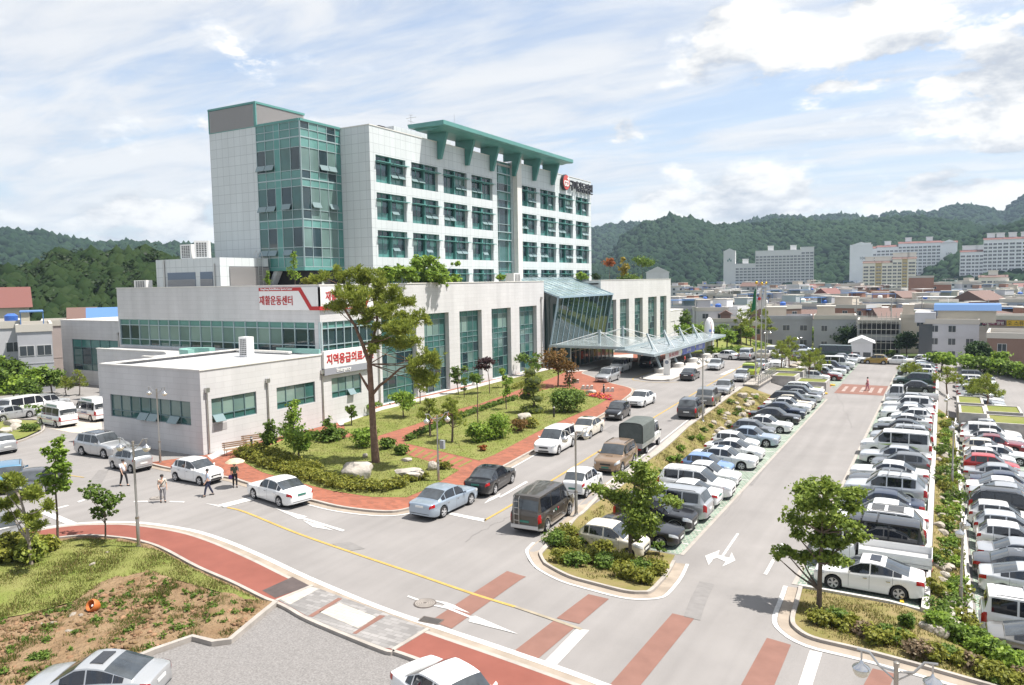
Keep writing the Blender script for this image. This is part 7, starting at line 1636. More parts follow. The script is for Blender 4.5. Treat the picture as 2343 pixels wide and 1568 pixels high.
# ---- shrubs and hedges
def shrub(name,label,px,py,wpx,hpx,mat,seed,n=700,size=.12,group=None,z=KZ,p=None,w=None,h=None,cat='shrub'):
 b=(GT(px,py)if p is None else Vector(p));b.z+=z if p is None else 0
 s=pxs(b);w=w or wpx/s;h=h or hpx/s;k=random.Random(seed);bl=[(0,0,h*.45,w*.42,w*.42,h*.48)]+[(k.uniform(-.3,.3)*w,k.uniform(-.3,.3)*w,h*k.uniform(.4,.72),w*.24,w*.24,h*.28)for i in range(5)]
 t=thing(name,label,cat,b,0,group);V,F=leaves(bl,n,size,seed,clump=.24,shell=.60,per=7);V[:,2]=np.maximum(V[:,2],0.01);link('foliage',crownmesh(LM[mat],V,F,'foliage'),t)
 m=MB()
 for i in range(5):a=i*1.26;m.tube([(0,0,-.05),(w*.2*math.cos(a),w*.2*math.sin(a),h*.5),(w*.32*math.cos(a),w*.32*math.sin(a),h*.75)],[.02,.015,.006],5,cap=False)
 m.build('stem',bark,t);return t
shrub('shrub','big dense shrub mound between the cloud-pruned tree and the flower bed',1296,945,92,56,'green',61,4200,.15)
shrub('shrub','bright loose shrub on the middle lawn by the white minivan',1095,1014,60,46,'bright',62,1500,.14);shrub('shrub','taller bright shrub right of the loose one',1140,1006,64,58,'bright',63,1800,.14)
shrub('shrub','brownish shrub at the round boulder',1185,990,54,30,'rust',64,1200,.11);shrub('shrub','olive shrub under the round boulder',1215,982,44,26,'olive',65,900,.11)
shrub('shrub','small red leaved shrub at the lawn edge',1105,1035,26,14,'redleaf',66,260,.11)
shrub('shrub','leafy shrub below the small layered conifer',768,1010,58,30,'green',67,1100,.14);shrub('shrub','yellow-green shrub left of the tall pine trunk',832,1026,62,46,'bright',68,1500,.14)
shrub('shrub','leafy shrub right of the tall pine trunk',884,1030,44,26,'green',69,900,.14);shrub('shrub','bright shrub at the end of the brick path',918,1044,36,26,'green',70,800,.13)
shrub('shrub','dark shrub at the corner of the emergency wing downpipe',720,1010,40,22,'green',71,700,.13)
shrub('shrub','low azalea beside the stepping path',1012,1078,44,20,'olive',72,700,.10);shrub('shrub','low azalea in front of the lamp post',966,1102,40,20,'olive',73,650,.10);shrub('shrub','low azalea left of the lamp post',940,1106,34,16,'olive',74,500,.10)
def hedge(label,pts,w,h,mat,seed,per_m,size=.10,z=KZ,world=False):
 L=dense([Vector((*p,0))for p in pts]if world else pxl(pts),.45);b=L[0].copy();b.z=TZ(b.x,b.y)+z;t=thing('hedge',label,'hedge',b);k=random.Random(seed)
 bl=[(p.x-b.x+k.uniform(-.1,.1),p.y-b.y+k.uniform(-.1,.1),TZ(p.x,p.y)+z-b.z+h*.5,.42*k.uniform(.8,1.1),w*.5*k.uniform(.85,1.15),h*.5*k.uniform(.8,1.15))for p in L]
 V,F=leaves(bl,int(len(L)*per_m),size,seed,clump=.22,shell=.60,per=9);link('foliage',crownmesh(LM[mat],V,F,'foliage'),t)
 m=MB()
 for p in L[1::3]:m.tube([(p.x-b.x,p.y-b.y,TZ(p.x,p.y)+z-b.z-.05),(p.x-b.x,p.y-b.y,TZ(p.x,p.y)+z-b.z+h*.6)],.015,4)
 o=m.build('stems',bark,t);o['kind']='stuff';return t
hedge('low azalea hedge curving round the front of the pine mound',[(552,1048),(590,1060),(640,1080),(700,1098),(760,1116),(820,1127),(880,1128),(925,1118)],1.5,.75,'olive',81,300)
hedge('second low azalea hedge behind the curved one by the benches',[(575,1040),(620,1052),(680,1078),(730,1092)],1.4,.9,'olive',82,280)
hedge('clipped hedge along the brick path on the middle lawn',[(934,1012),(990,985),(1070,953),(1130,932),(1182,916)],.7,.55,'green',83,170)
hedge('low hedge along the glass front beyond the purple tree',[(1175,893),(1200,885),(1230,876)],.8,.6,'olive',84,140)
k_=random.Random(3)
for i,(x,y)in enumerate(((1272,1252),(1298,1240),(1300,1268),(1335,1256),(1340,1288),(1378,1272),(1385,1304),(1420,1300),(1430,1326),(1462,1316),(1470,1338),(1500,1318),(1318,1300),(1290,1290))):
 shrub('azalea_bush','olive azalea bush in the dense planting of the shrub island',x,y,62,38,'olive' if i%3 else'green',90+i,1250,.085,'azalea bushes of the shrub island',.07)
gtree('sumac','feathery dark sumac sapling beside the nearest cream hatchback',1507,1272,1240,34,'green','open',108,z=.07,n=420,size=.10,r0=.02)
for i in range(16):
 x=1880+i*31+k_.uniform(-8,8);y=1432+i*9.6+k_.uniform(-10,8)
 shrub('azalea_bush','olive azalea bush in the row along the grass island kerb',x,y,k_.uniform(56,80),k_.uniform(26,44),('olive','green','olive','dry')[i%4],110+i,1150,.085,'azalea bushes along the grass island',.06)
for i in range(7):shrub('azalea_bush','leafy green bush at the street end of the rockery',2150+i*26+k_.uniform(-8,8),1452+i*14,70,52,'green' if i%2 else'bright',130+i,1300,.10,'green bushes at the end of the rockery',.06)
shrub('conical_shrub','small bright conical evergreen on the grass island',2073,1440,36,38,'green',140,900,.08,None,.06)
for i in range(80):
 y=35.5+54*(i/80)**1.2;x=.60+k_.uniform(-.5,.6);w=k_.uniform(.7,1.35)
 shrub('rockery_bush','low green bush growing between the stones of the rockery',0,0,0,0,('green','bright','green','olive')[i%4],150+i,420,.095,'bushes of the rockery between the car parks',0,(x,y,TZ(x,y)+.02),w,w*k_.uniform(.5,.8))
for i in range(18):
 y=46+44*i/18+k_.uniform(-1,1);xr=interp(RK,y);x=k_.uniform(xr+1.0,-16.9);w=k_.uniform(.5,1.1)
 shrub('weed_clump','clump of green weeds on the bank between road and car park',0,0,0,0,'bright' if i%2 else'green',220+i,220,.11,'weeds on the bank between road and car park',0,(x,y,TZ(x,y)+.05),w,w*.6)
 # ---- pines of the planters, trees round the car parks
PP=[(1786,858,786,66,'dark trunked pine in the planter beside the railing'),(1805,844,772,66,'pine in the rear planter behind the railing'),(1850,875,806,60,'small pine in the lowest planter of the left row'),(1864,862,798,66,'pine in the planter above the orange cone'),(2256,948,860,84,'wide pine in the planter above the lower car park'),(2234,928,870,60,'pine in the upper planter above the lower car park'),(2166,908,842,74,'dense pine at the far end of the rockery'),(2082,872,832,72,'pine behind the flatbed with gas cylinders')]
for i,(x,y,tp_,w,lab)in enumerate(PP):gtree('planter_pine',lab,x,y,tp_,w,'pine','pads',240+i,z=.5 if i!=7 else.2,n=2300,size=.30,pine=True,r0=.10,barkm=bark_red)
FT=[('tall_tree','tall thin pine behind the white boxy SUV',1695,792,712,44,'pine','pads',900,True),('tall_tree','tallest thin pine left of the flagpoles',1717,792,693,52,'pine','pads',1100,True),('tall_tree','tall thin pine right of the flagpoles',1750,792,708,42,'pine','pads',900,True),('tiered_pine','dark tiered pine beyond the white side-on sedan',1687,790,755,20,'pinedark','tiers',900,True),('bright_tree','bright green tree at the foot of the tall pines',1707,791,742,38,'bright','round',600,False),('tiered_pine','mushroom shaped pruned pine beyond the planters',1818,788,758,24,'pinedark','tiers',800,True),('bright_tree','bright green tree beyond the planter pines',1846,788,748,40,'bright','round',700,False),('dark_tree','dark round tree over the green minibus',1944,806,744,62,'dark','round',1300,False),('bright_tree','small bright tree beside the shed with the gable',1972,811,782,32,'bright','round',450,False),('bright_tree','bright tree left of the crossing white sedan',2017,812,781,38,'bright','round',550,False),('dark_tree','dark tree in front of the white building with the blue roof',2074,818,758,52,'dark','round',1100,False),('bright_tree','lush bright tree at the end of the right row',2152,850,806,62,'bright','round',900,False),('dark_tree','dark tree before the dark louvred building',2232,842,784,54,'dark','round',1100,False),('bright_tree','bright bushy tree in front of the dark louvred building',2280,842,806,56,'bright','round',700,False),('bright_tree','bright tree behind the rocket monument',1600,800,738,60,'bright','round',800,False),('bright_tree','bright tree between far wing and rocket monument',1566,800,742,44,'bright','round',600,False),('dark_tree','green tree right of the rocket monument',1640,800,742,50,'green','round',800,False),('bright_tree','yellow-green tree left of the tiered pine',1662,802,752,46,'bright','round',700,False),('dark_tree','dark green tree behind the far left row',1900,795,762,54,'green','round',700,False),('dark_tree','green tree between pruned pine and minibus',1870,792,770,40,'green','round',500,False),('slim_far_tree','thin pale tree beyond the far wing',1572,792,710,34,'green','open',400,False)]
for i,(nm,lab,x,y,tp_,w,mt,fm,n,pn)in enumerate(FT):gtree(nm,lab,x,y,tp_,w,mt,fm,260+i,z=0,n=n*2,size=.42 if pn else.30,pine=pn,r0=.14)
for i,(x,y,w,h)in enumerate(((1640,812,44,22),(1665,815,40,24),(1690,806,40,14),(1620,806,34,20),(1984,812,36,14),(2036,815,30,16),(1735,795,40,12),(1790,792,50,14))):shrub('far_shrub',('round shrub beside the rocket monument','bright round shrub behind the white side-on sedan','low dark shrub behind the boxy white SUV','shrub behind the canopy tip','low shrub beside the gold hatchback','low shrub left of the crossing sedan','low shrub under the tall pines','low shrub row behind the planters')[i],x,y,w,h,'green' if i%2 else'bright',290+i,420,.26,None,0)
for i in range(6):shrub('boundary_bush','dense green bush of the boundary hedge at the right picture edge',2215+i*30,846+i*5,56,40,'green' if i%2 else'bright',300+i,900,.26,'bushes of the right boundary hedge',0)
# ---- trees by the ambulances and the left wing
for i,(x,y,tp_,w,mt,fm)in enumerate(((10,900,812,80,'bright','round'),(48,900,824,70,'green','round'),(88,905,838,66,'bright','round'),(120,902,846,60,'green','round'),(30,925,862,70,'bright','round'),(70,930,866,64,'green','round'),(-20,930,830,90,'green','round'))):
 gtree('boundary_tree',['bright tree at the left edge above the silver hatchback','green tree in front of the grey house','bright tree before the left wing windows','green tree at the foot of the left wing','low bright tree left of the ambulance','low green tree behind the front ambulance','green tree cut by the left picture edge'][i],x,y,tp_,w,mt,fm,320+i,z=0,n=1500,size=.26,r0=.10)
gtree('wing_pine','small open pine in front of the left wing',152,905,862,40,'pine','pads',330,z=0,n=1100,size=.26,pine=True);gtree('wing_pine','small pine beside the left wing downpipes',182,905,848,42,'pine','pads',331,z=0,n=1200,size=.26,pine=True)
hedge('clipped green hedge beside the front ambulance',[(-20,956),(20,954),(60,952),(78,952)],2.4,1.1,'green',332,260,.16);shrub('shrub','low bush on the tip of the ambulance island',66,990,44,20,'green',333,700,.11)
for i,(x,y,w,h)in enumerate(((20,1290,70,60),(70,1288,76,56),(105,1270,50,40),(-20,1295,70,66),(45,1262,70,44))):shrub('low_pine','low spreading dark evergreen around the foot of the young pine',x,y,w,h,'pine' if i%2 else'olive',340+i,1500,.15,'low evergreens at the left edge',.1)
# ---- roof garden
RB=[z4(*q)for q in((1050,205,90,48),(1170,205,110,48),(1300,200,90,50),(1420,125,110,55),(1540,165,120,60),(1690,112,40,14),(1450,240,150,48),(1600,240,110,50),(1470,330,70,50),(1560,300,60,40),(1680,240,50,40))]
b=Vector((-53.6,71.5,12.45));bl=blobpx(RB,0,b,.35,9,.8,X=-52.3);tree('roof_tree','spreading leafy tree on the podium terrace drooping over the parapet',b,bl,6500,.30,'bright',[(0,0,0),(.2,.5,1.0),(.4,.8,1.6)],.12,351,clump=.3)
ROOF=[('roof_plant','thin young shoot at the corner of the podium roof',674,640,578,26,'bright','slim',-60.0,220,.2),('roof_plant','sparse reddish maple on the far podium roof',1393,640,592,34,'redleaf','high',-56,240,.35),('roof_plant','yellow-green tree on the far podium roof',1426,640,590,26,'yellow','slim',-56,320,.35),('roof_plant','spreading green tree on the far podium roof',1468,640,592,54,'green','high',-56,600,.4),('roof_plant','bright shrub on the podium roof at the end of the ward block',1332,642,624,34,'bright','round',-55,420,.3),('roof_plant','dark clipped shrub on the far podium roof',1367,642,626,28,'dark','round',-55,420,.3),('roof_plant','dark shrub row under the far roof trees',1440,642,630,60,'green','round',-55,500,.3),('roof_plant','small bright plant beside the ventilation unit',1145,642,628,24,'bright','round',-54,220,.25),('roof_plant','thin plant left of the roof ladder',612,650,618,14,'bright','slim',-62,110,.2),('roof_plant','low plants behind the sports centre sign',710,652,636,50,'olive','round',-55,400,.2)]
for i,(nm,lab,x,y,tp_,w,mt,fm,X,n,sz)in enumerate(ROOF):gtree(nm,lab,x,y,tp_,w,mt,fm,360+i,X=X,Zb=12.45,n=n*2,size=sz*.75,r0=.05)
# ---- grass: blades over lawns, verge and banks
def blades(name,label,polys,n,h,mats,seed,z,bare=None,w=.022):
 k=np.random.default_rng(seed);VV=[];
 for pts in polys:
  q=np.array([[GT(*p).x,GT(*p).y]if len(p)==2 and max(map(abs,p))>130 or PXM else list(p)for p in pts]);lo,hi=q.min(0),q.max(0);c=k.uniform(lo,hi,(n*3,2));ins=np.zeros(len(c),bool);j=len(q)-1
  for i in range(len(q)):
   cond=((q[i,1]>c[:,1])!=(q[j,1]>c[:,1]))&(c[:,0]<(q[j,0]-q[i,0])*(c[:,1]-q[i,1])/(q[j,1]-q[i,1]+1e-12)+q[i,0]);ins^=cond;j=i
  c=c[ins][:n]
  if bare is not None:
   s=np.sin(c[:,0]*1.7+.5)*np.cos(c[:,1]*1.3)+.7*np.sin(c[:,0]*3.9+c[:,1]*2.2)+.5*np.cos(c[:,1]*6.1-c[:,0]*4.7);c=c[s>bare+k.normal(0,.25,len(c))]
  zz=np.array([TZ(a,b)for a,b in c])+z;m=len(c);a=k.uniform(0,6.28,m);hh=h*k.uniform(.5,1.4,m);ln=k.normal(0,.35,(m,2))*hh[:,None]
  p0=np.stack([c[:,0]-np.cos(a)*w,c[:,1]-np.sin(a)*w,zz-.03],1);p1=np.stack([c[:,0]+np.cos(a)*w,c[:,1]+np.sin(a)*w,zz-.03],1);p2=np.stack([c[:,0]+ln[:,0],c[:,1]+ln[:,1],zz+hh],1);VV.append(np.stack([p0,p1,p2],1).reshape(-1,3))
 V=np.concatenate(VV);me=npmesh(name,V,np.arange(len(V)).reshape(-1,3),mats,k.integers(0,len(mats),len(V)//3));tag(link(name,me),label,'grass',kind='stuff')
PXM=True
gA=leafmat('grass_blade',(.140,.165,.034),.3);gB=leafmat('grass_blade_dry',(.215,.175,.070),.3);gC=leafmat('weed_leaf',(.085,.140,.026),.35)
blades('grass','short green grass on the bank inside the curve of the sidewalk',[[(-160,1290),(30,1264),(115,1245),(200,1237),(267,1241),(318,1250),(371,1268),(450,1311),(596,1378),(470,1350),(400,1330),(335,1312),(270,1330),(165,1382),(100,1400),(0,1420),(-160,1470)]],30000,.10,[gA,gA,gB],401,.11)
blades('weeds','scattered weeds growing in the brown dirt bank',[[(335,1312),(470,1350),(600,1380),(630,1386),(526,1473),(440,1465),(250,1540),(-150,1720),(-160,1470),(0,1425),(165,1386)]],42000,.13,[gC,gA,gB],402,.07,.45,.026)
PXM=False
blades('grass','dry grass of the bank between road and car park',[[(interp(RK,y)+.6,y)for y in range(44,92,4)]+[(-16.7,92),(-16.7,38),(-12,36.4),(-10.8,31),(-13,29.6),(-16,31.5),(-17,38)]],30000,.13,[gB,gA,gB],403,.08,-.5)
blades('grass','dry grass of the island in front of the nearest white sedan',[[(-5.1,35.0),(-4.7,31),(-4.2,29),(-2.9,28.3),(4.6,28.3),(5.2,32.8),(1.4,33.2),(1.3,70),(0,70),(-.1,35)]],26000,.12,[gB,gA,gB],404,.07,-.6)
PXM=True
blades('grass','short turf on the hospital garden lawns',[[(558,1062),(600,1085),(690,1110),(850,1142),(930,1143),(985,1120),(1050,1080),(935,1046),(850,1005),(700,1000),(600,1030)],[(923,1017),(1097,1058),(1223,995),(1349,938),(1400,910),(1290,890),(1181,913),(988,978)],[(786,972),(1053,899),(1262,847),(1300,851),(1186,895),(949,975),(866,1001)]],22000,.07,[gA,gA,gB],405,.14,-1.0)
V,F=leaves([(*(GT(1345+i*7,903+i*1.3+(i%2)*5)-Vector((0,0,-.2))),.5,.5,.16)for i in range(8)],1500,.10,410,per=6);npf=npmesh('flower_bed',V,F,fl,np.random.default_rng(4).integers(0,2,len(F)));tag(link('flower_bed',npf),'magenta and orange flower bed at the forecourt corner','flower bed')
# soil clods and weed clumps of the dirt bank
DP=[(p.x,p.y)for p in pxl([(335,1315),(470,1352),(600,1382),(624,1388),(522,1468),(440,1460),(250,1530),(-150,1700),(-160,1474),(0,1428),(165,1390)])]
def inpoly(c,q):
 ins=np.zeros(len(c),bool);j=len(q)-1
 for i in range(len(q)):
  ins^=((q[i][1]>c[:,1])!=(q[j][1]>c[:,1]))&(c[:,0]<(q[j][0]-q[i][0])*(c[:,1]-q[i][1])/(q[j][1]-q[i][1]+1e-12)+q[i][0]);j=i
 return c[ins]
k=np.random.default_rng(9);lo,hi=np.min(DP,0),np.max(DP,0);c=inpoly(k.uniform(lo,hi,(9000,2)),DP);s_=np.sin(c[:,0]*.9+1)*np.cos(c[:,1]*1.1)+k.normal(0,.5,len(c));c=c[s_>.1][:2600]
bm=bmesh.new();bmesh.ops.create_icosphere(bm,subdivisions=1,radius=1);S0=np.array([v.co[:]for v in bm.verts]);F0=np.array([[v.index for v in f.verts]for f in bm.faces]);bm.free()
r=np.exp(k.normal(-3.1,.55,len(c)));VV=S0[None]*(1+k.normal(0,.22,(len(c),len(S0),1)))*np.stack([r,r*k.uniform(.6,1.3,len(c)),r*.7],1)[:,None,:]+np.stack([c[:,0],c[:,1],np.full(len(c),.10)],1)[:,None,:]
FF=F0[None]+(np.arange(len(c))*len(S0))[:,None,None];tag(link('soil_clods',npmesh('soil_clods',VV.reshape(-1,3),FF.reshape(-1,3),P('soil_clod',(.195,.125,.07),.97,var=(1.5,.3,5),coords='World',island=.35,spec=.1))),'brown soil clods and pebbles strewn over the dirt bank','soil clods',kind='stuff')
c=inpoly(k.uniform(lo,hi,(400,2)),DP)[:120];V,F=leaves([(a,b,.16,.18*k.uniform(.5,1.6),.18*k.uniform(.5,1.6),.10*k.uniform(.5,1.5))for a,b in c],5200,.075,411,clump=.5,per=8,shell=.3);V[:,2]=np.maximum(V[:,2],.06);tag(link('weeds',npmesh('weeds',V,F,LM['green'])),'low leafy weed clumps on the dirt bank','weeds',kind='stuff')
# ================================================================ HILLS AND WOODS
hill_m=P('wooded_hill',(.012,.027,.014),.95,var=(.012,.5,9),coords='World',spec=.05,col2=(.028,.045,.022),bump=(.35,1.0,2.0));hill_n=P('near_wooded_hill',(.022,.036,.014),.95,var=(.05,.5,9),coords='World',spec=.05,col2=(.036,.055,.020))  # far slopes painted darker than foliage: cloud shadow put into the colour
def ridge(name,label,L,D,depth,base,mat,crown,seed,ncr,Db=None,slope=1.0):
 """hill whose skyline passes the measured pixels at horizontal distance D; runs down towards the viewer"""
 k=np.random.default_rng(seed);px=[p[0]for p in L];xs_=np.linspace(px[0],px[-1],170);ys_=np.interp(xs_,px,[p[1]for p in L]);nr=26;V=[]
 for x,y in zip(xs_,ys_):
  top=atD(x,y+(crown*.45 if D>400 else 4.6)*FP/D,D);u=Vector((top.x,top.y,0)).normalized()
  for j in range(nr):
   q=j/(nr-1)
   if q<.82:t=q/.82;dist=D-depth*(1-t);z=lerp(base,top.z,(t**1.15 if slope==1.0 else t**slope));z+=3.5*math.sin(x*.021+t*5+seed)*math.sin(t*3.14)*(depth/300)
   else:t=(q-.82)/.18;dist=D+depth*.5*t;z=lerp(top.z,top.z-60,t)
   V.append((u.x*dist,u.y*dist,z))
 V=np.array(V);n=len(xs_);i=(np.arange(n-1)[:,None]*nr+np.arange(nr-1)[None,:]);F=np.stack([i,i+nr,i+nr+1,i+1],-1).reshape(-1,4)
 tag(link(name,npmesh(name,V,F,mat,smooth=True)),label,'hill',kind='structure')
 # tree crowns over the slope: one mass of wood
 bm=bmesh.new();bmesh.ops.create_icosphere(bm,subdivisions=1 if ncr>2500 else 2,radius=1);S0=np.array([v.co[:]for v in bm.verts]);F0=np.array([[v.index for v in f.verts]for f in bm.faces]);bm.free()
 G_=V.reshape(n,nr,3);a=k.uniform(0,n-1.01,ncr);b=k.uniform(0,1,ncr)**.75*(nr*.83);ia,ib=a.astype(int),np.minimum(b.astype(int),nr-2);fa,fb=(a-ia)[:,None],(b-ib)[:,None]
 C=G_[ia,ib]*(1-fa)*(1-fb)+G_[ia+1,ib]*fa*(1-fb)+G_[ia,ib+1]*(1-fa)*fb+G_[ia+1,ib+1]*fa*fb
 r=crown*k.uniform(.40,1.25,ncr);h=r*k.uniform(.8,1.3,ncr);jit=1+k.normal(0,.24,(ncr,len(S0),1));VV=S0[None]*jit*np.stack([r,r,h],1)[:,None,:]+C[:,None,:]+np.array([0,0,crown*.25])
 FF=F0[None]+(np.arange(ncr)*len(S0))[:,None,None];tag(link('woods',npmesh('woods',VV.reshape(-1,3),FF.reshape(-1,3),wood_m if D>400 else wood_n,smooth=False)),'dense green wood covering the '+label.split(' hill')[0]+' hill','woods',kind='stuff')
 return V.reshape(n,nr,3)
wood_m=P('far_woods',(.011,.025,.013),.95,var=(.006,.45,8),coords='World',spec=.05,island=.22,col2=(.024,.047,.021));wood_n=P('near_woods',(.019,.034,.013),.95,var=(.03,.5,6),coords='World',spec=.05,island=.18,col2=(.022,.037,.013))  # far crowns carry the same cloud shadow in their colour
ridge('hills','farthest hill on the right skyline',[(1352,521),(1395,510),(1439,505),(1473,507),(1560,514),(1640,516),(1676,514),(1710,501),(1762,491.5),(1805,491.5),(1840,497),(1874,492.5),(1926,487),(1970,497),(2021,490),(2086,480),(2120,488),(2172,468.7),(2228,468.7),(2272,479.5),(2298,481.7),(2323,458),(2342,443),(2420,430),(2600,470)],1900,700,0,hill_m,6.5,1,7000)
ridge('hills','long wooded hill behind the apartment blocks',[(1300,640),(1380,596),(1408,574),(1423,541),(1452,522),(1482,506),(1533,493),(1572,499),(1633,514),(1676,514),(1740,508),(1805,501),(1892,508),(1978,501),(2086,497),(2151,503),(2194,510),(2250,518),(2300,524),(2420,540),(2600,560)],1150,420,-4,hill_m,5.2,2,12000)
ridge('hills','bright wooded hill at the right edge',[(2120,600),(2190,557),(2237,536),(2302,518),(2342,507),(2440,490),(2600,500)],900,260,-4,hill_m,4.8,3,2600)
ridge('hills','far pale hill on the left skyline',[(-220,560),(-60,535),(0,527),(23,523.7),(64,529),(103,532),(140,541),(165,547.5),(196,553),(232,559),(290,553),(388,556.5),(420,558),(520,562),(640,580)],1300,500,-4,hill_m,6,4,3500)
HL=ridge('hills','near dark wooded hill behind the left wing',[(-200,640),(-60,622),(0,612),(18,596),(52,594),(95,584),(116,566),(142,560),(181,569),(207,557),(232,566),(258,559),(297,561),(333,550),(370,556),(400,571),(424,584),(520,622),(640,640)],270,95,-4,hill_n,2.3,5,4200,slope=.8)
k_=np.random.default_rng(77)
idx=k_.integers(0,len(HL)-1,520);jdx=(k_.uniform(0,1,520)**.7*21).astype(int);C=HL[idx,jdx];bl=[(c[0]+k_.normal(0,2),c[1]+k_.normal(0,2),c[2]+.3,k_.uniform(1.6,4.2),k_.uniform(1.6,4.2),k_.uniform(1.2,3.6))for c in C]
V,F=leaves(bl,90000,.62,78,clump=.5,per=9,shell=.7);tag(link('woods',npmesh('woods',V,F,LM['hill'])),'leafy crowns of the near dark wood behind the left wing','woods',kind='stuff')
# terraced fields at the foot of the near hill
for i,(q,mt)in enumerate((([(-100,700),(60,664),(150,665),(240,672),(268,690),(150,700)],field_m),([(80,690),(180,678),(262,690),(262,706),(120,706)],dirt_m))):
 L=[G(x,y,-3.4+i*.6)for x,y in q];m=MB();m.prism([(p.x,p.y)for p in L],-6,-3.4+i*.6);tag(m.build('field',mt),('green terraced field below the near wooded hill','brown terraced field below the near wooded hill')[i],'field',kind='structure')
for i in range(26):
 x=random.Random(i).uniform(-10,268);y=random.Random(i+50).uniform(668,716);b=G(x,y,-3.2);shrub('field_bush','dark bush on the terraced fields below the near hill',0,0,0,0,'dark' if i%3 else'green',420+i,380,.5,'bushes on the terraced fields',0,b,random.Random(i).uniform(4,9),random.Random(i+9).uniform(2.2,4.2))
# ================================================================ THE TOWN
TC={'white':(.62,.62,.63),'grey':(.36,.365,.39),'pale grey':(.48,.48,.50),'beige':(.48,.43,.36),'brick':(.32,.165,.115),'brown':(.21,.135,.105),'pink':(.40,.34,.33),'blue grey':(.34,.38,.46),'cream':(.56,.51,.42)}
def hm(c):return P('house_'+c.replace(' ','_'),TC[c],.85,var=(.25,.10,6),coords='World')
win_m=P('house_window',(.045,.055,.065),.12,spec=.7);wfr=P('window_frame_white',(.55,.55,.55),.5);sill_m=P('roof_lip',(.50,.47,.42),.8);blue_roof=P('blue_roof',(.075,.17,.36),.5);brown_roof=P('brown_roof',(.13,.075,.06),.7);red_roof=P('red_roof',(.15,.055,.045),.7);tank_b=P('blue_tank',(.04,.12,.42),.4);roof_g=P('flat_roof_green',(.12,.24,.19),.8)
UW={}
def unit_window(w,h):
 k=(round(w,1),round(h,1))
 if k not in UW:
  m=MB();m.box(-w/2-.06,w/2+.06,-.05,.0,-h/2-.06,h/2+.06);f=m.mesh(wfr,name='window');m=MB();m.box(-w/2,-.03,-.06,-.01,-h/2,h/2);m.box(.03,w/2,-.06,-.01,-h/2,h/2);UW[k]=(f,m.mesh(win_m,name='pane'))
 return UW[k]
def addwin(root,x,y,z,w,h,rz=0,pane=True):
 f,g=unit_window(w,h);o=link('window',f,root,(x,y,z),rz)
 if pane:link('pane',g,o)
 else:o.material_slots[0].link='OBJECT';o.material_slots[0].material=win_m
def house(p,w,d,storeys,colr,rz,label,roof='flat',extra=(),seed=0,wins=True,fl=2.9,ground=-4.0,group=None,cols=None):
 k=random.Random(seed);h=storeys*fl+.3;t=thing('house',label,'house',(p[0],p[1],ground),rz,group);m=MB();m.box(-w/2,w/2,-d/2,d/2,-2,h)
 for s in range(1,storeys):m.box(-w/2-.04,w/2+.04,-d/2-.04,d/2+.04,s*fl-.06,s*fl+.06)
 m.build('wall',hm(colr),t)
 m=MB()
 if roof=='flat':
  for q in((-w/2-.12,w/2+.12,-d/2-.12,-d/2+.2),(-w/2-.12,w/2+.12,d/2-.2,d/2+.12),(-w/2-.12,-w/2+.2,-d/2+.2,d/2-.2),(w/2-.2,w/2+.12,-d/2+.2,d/2-.2)):m.box(*q,h-.2,h+.75)
  rf=m.build('parapet',sill_m if k.random()<.7 else hm(colr),t);m=MB();m.box(-w/2+.2,w/2-.2,-d/2+.2,d/2-.2,h-.05,h+.02);m.build('roof',roof_g if'greenroof' in extra else roof_m,t)
 else:
  e=.5;(m.prismx([(-w/2-e,h-.1),(w/2+e,h-.1),(0,h+w*.25)],'Y',-d/2-.1,d/2+e)if roof=='white' else m.prismx([(-d/2-e,h-.1),(d/2+e,h-.1),(0,h+d*.28)],'X',-w/2-e,w/2+e));m.build('roof',{'white':wfr,'gable':brown_roof,'blue':blue_roof,'red':red_roof}[roof],t)
 if'stair' in extra:
  a=w*.22;cx=k.choice([-1,1])*w*.22;m=MB();m.box(cx-a,cx+a,-d*.05,d*.40,h,h+2.5);o=m.build('stair_head',hm(k.choice([colr,'brick','grey','beige'])),t);m=MB();m.box(cx-a-.15,cx+a+.15,-d*.05-.15,d*.40+.15,h+2.5,h+2.7);m.build('stair_head_roof',sill_m,o)
 if'tank' in extra:
  m=MB();m.lathe([(.75,h),(.8,h+1.3),(.4,h+1.6)],12,(w*.25,-d*.1,0));m.build('water_tank',tank_b if k.random()<.6 else white_m,t,40)
 if'dormer' in extra:
  m=MB();m.box(-1.2,1.2,-d*.3,d*.1,h,h+1.8);m.prismx([(-1.7,h+1.7),(1.7,h+1.7),(0,h+2.7)],'Y',-d*.3-.3,d*.1);m.build('attic',brown_roof,t)
 if'canopyroof' in extra:
  m=MB();m.box(-w*.4,w*.3,-d*.35,d*.3,h+2.2,h+2.32)
  for x in(-w*.38,w*.28):m.box(x-.06,x+.06,-d*.33,-d*.31,h,h+2.2)
  m.build('roof_shade',blue_roof if k.random()<.5 else white_m,t)
 if wins:
  nx=cols or max(2,int(w/3.2));ww,hh=k.choice([1.2,1.5]),1.2
  for s in range(storeys):
   for i in range(nx):
    if k.random()<.86:addwin(t,-w/2+w*(i+.5)/nx,-d/2,s*fl+1.6,ww,hh,0,wins=='pane')
   for i in range(max(1,int(d/4))):
    if k.random()<.7:addwin(t,w/2,-d/2+d*(i+.5)/max(1,int(d/4)),s*fl+1.6,ww,hh,R(90),False);
 return t
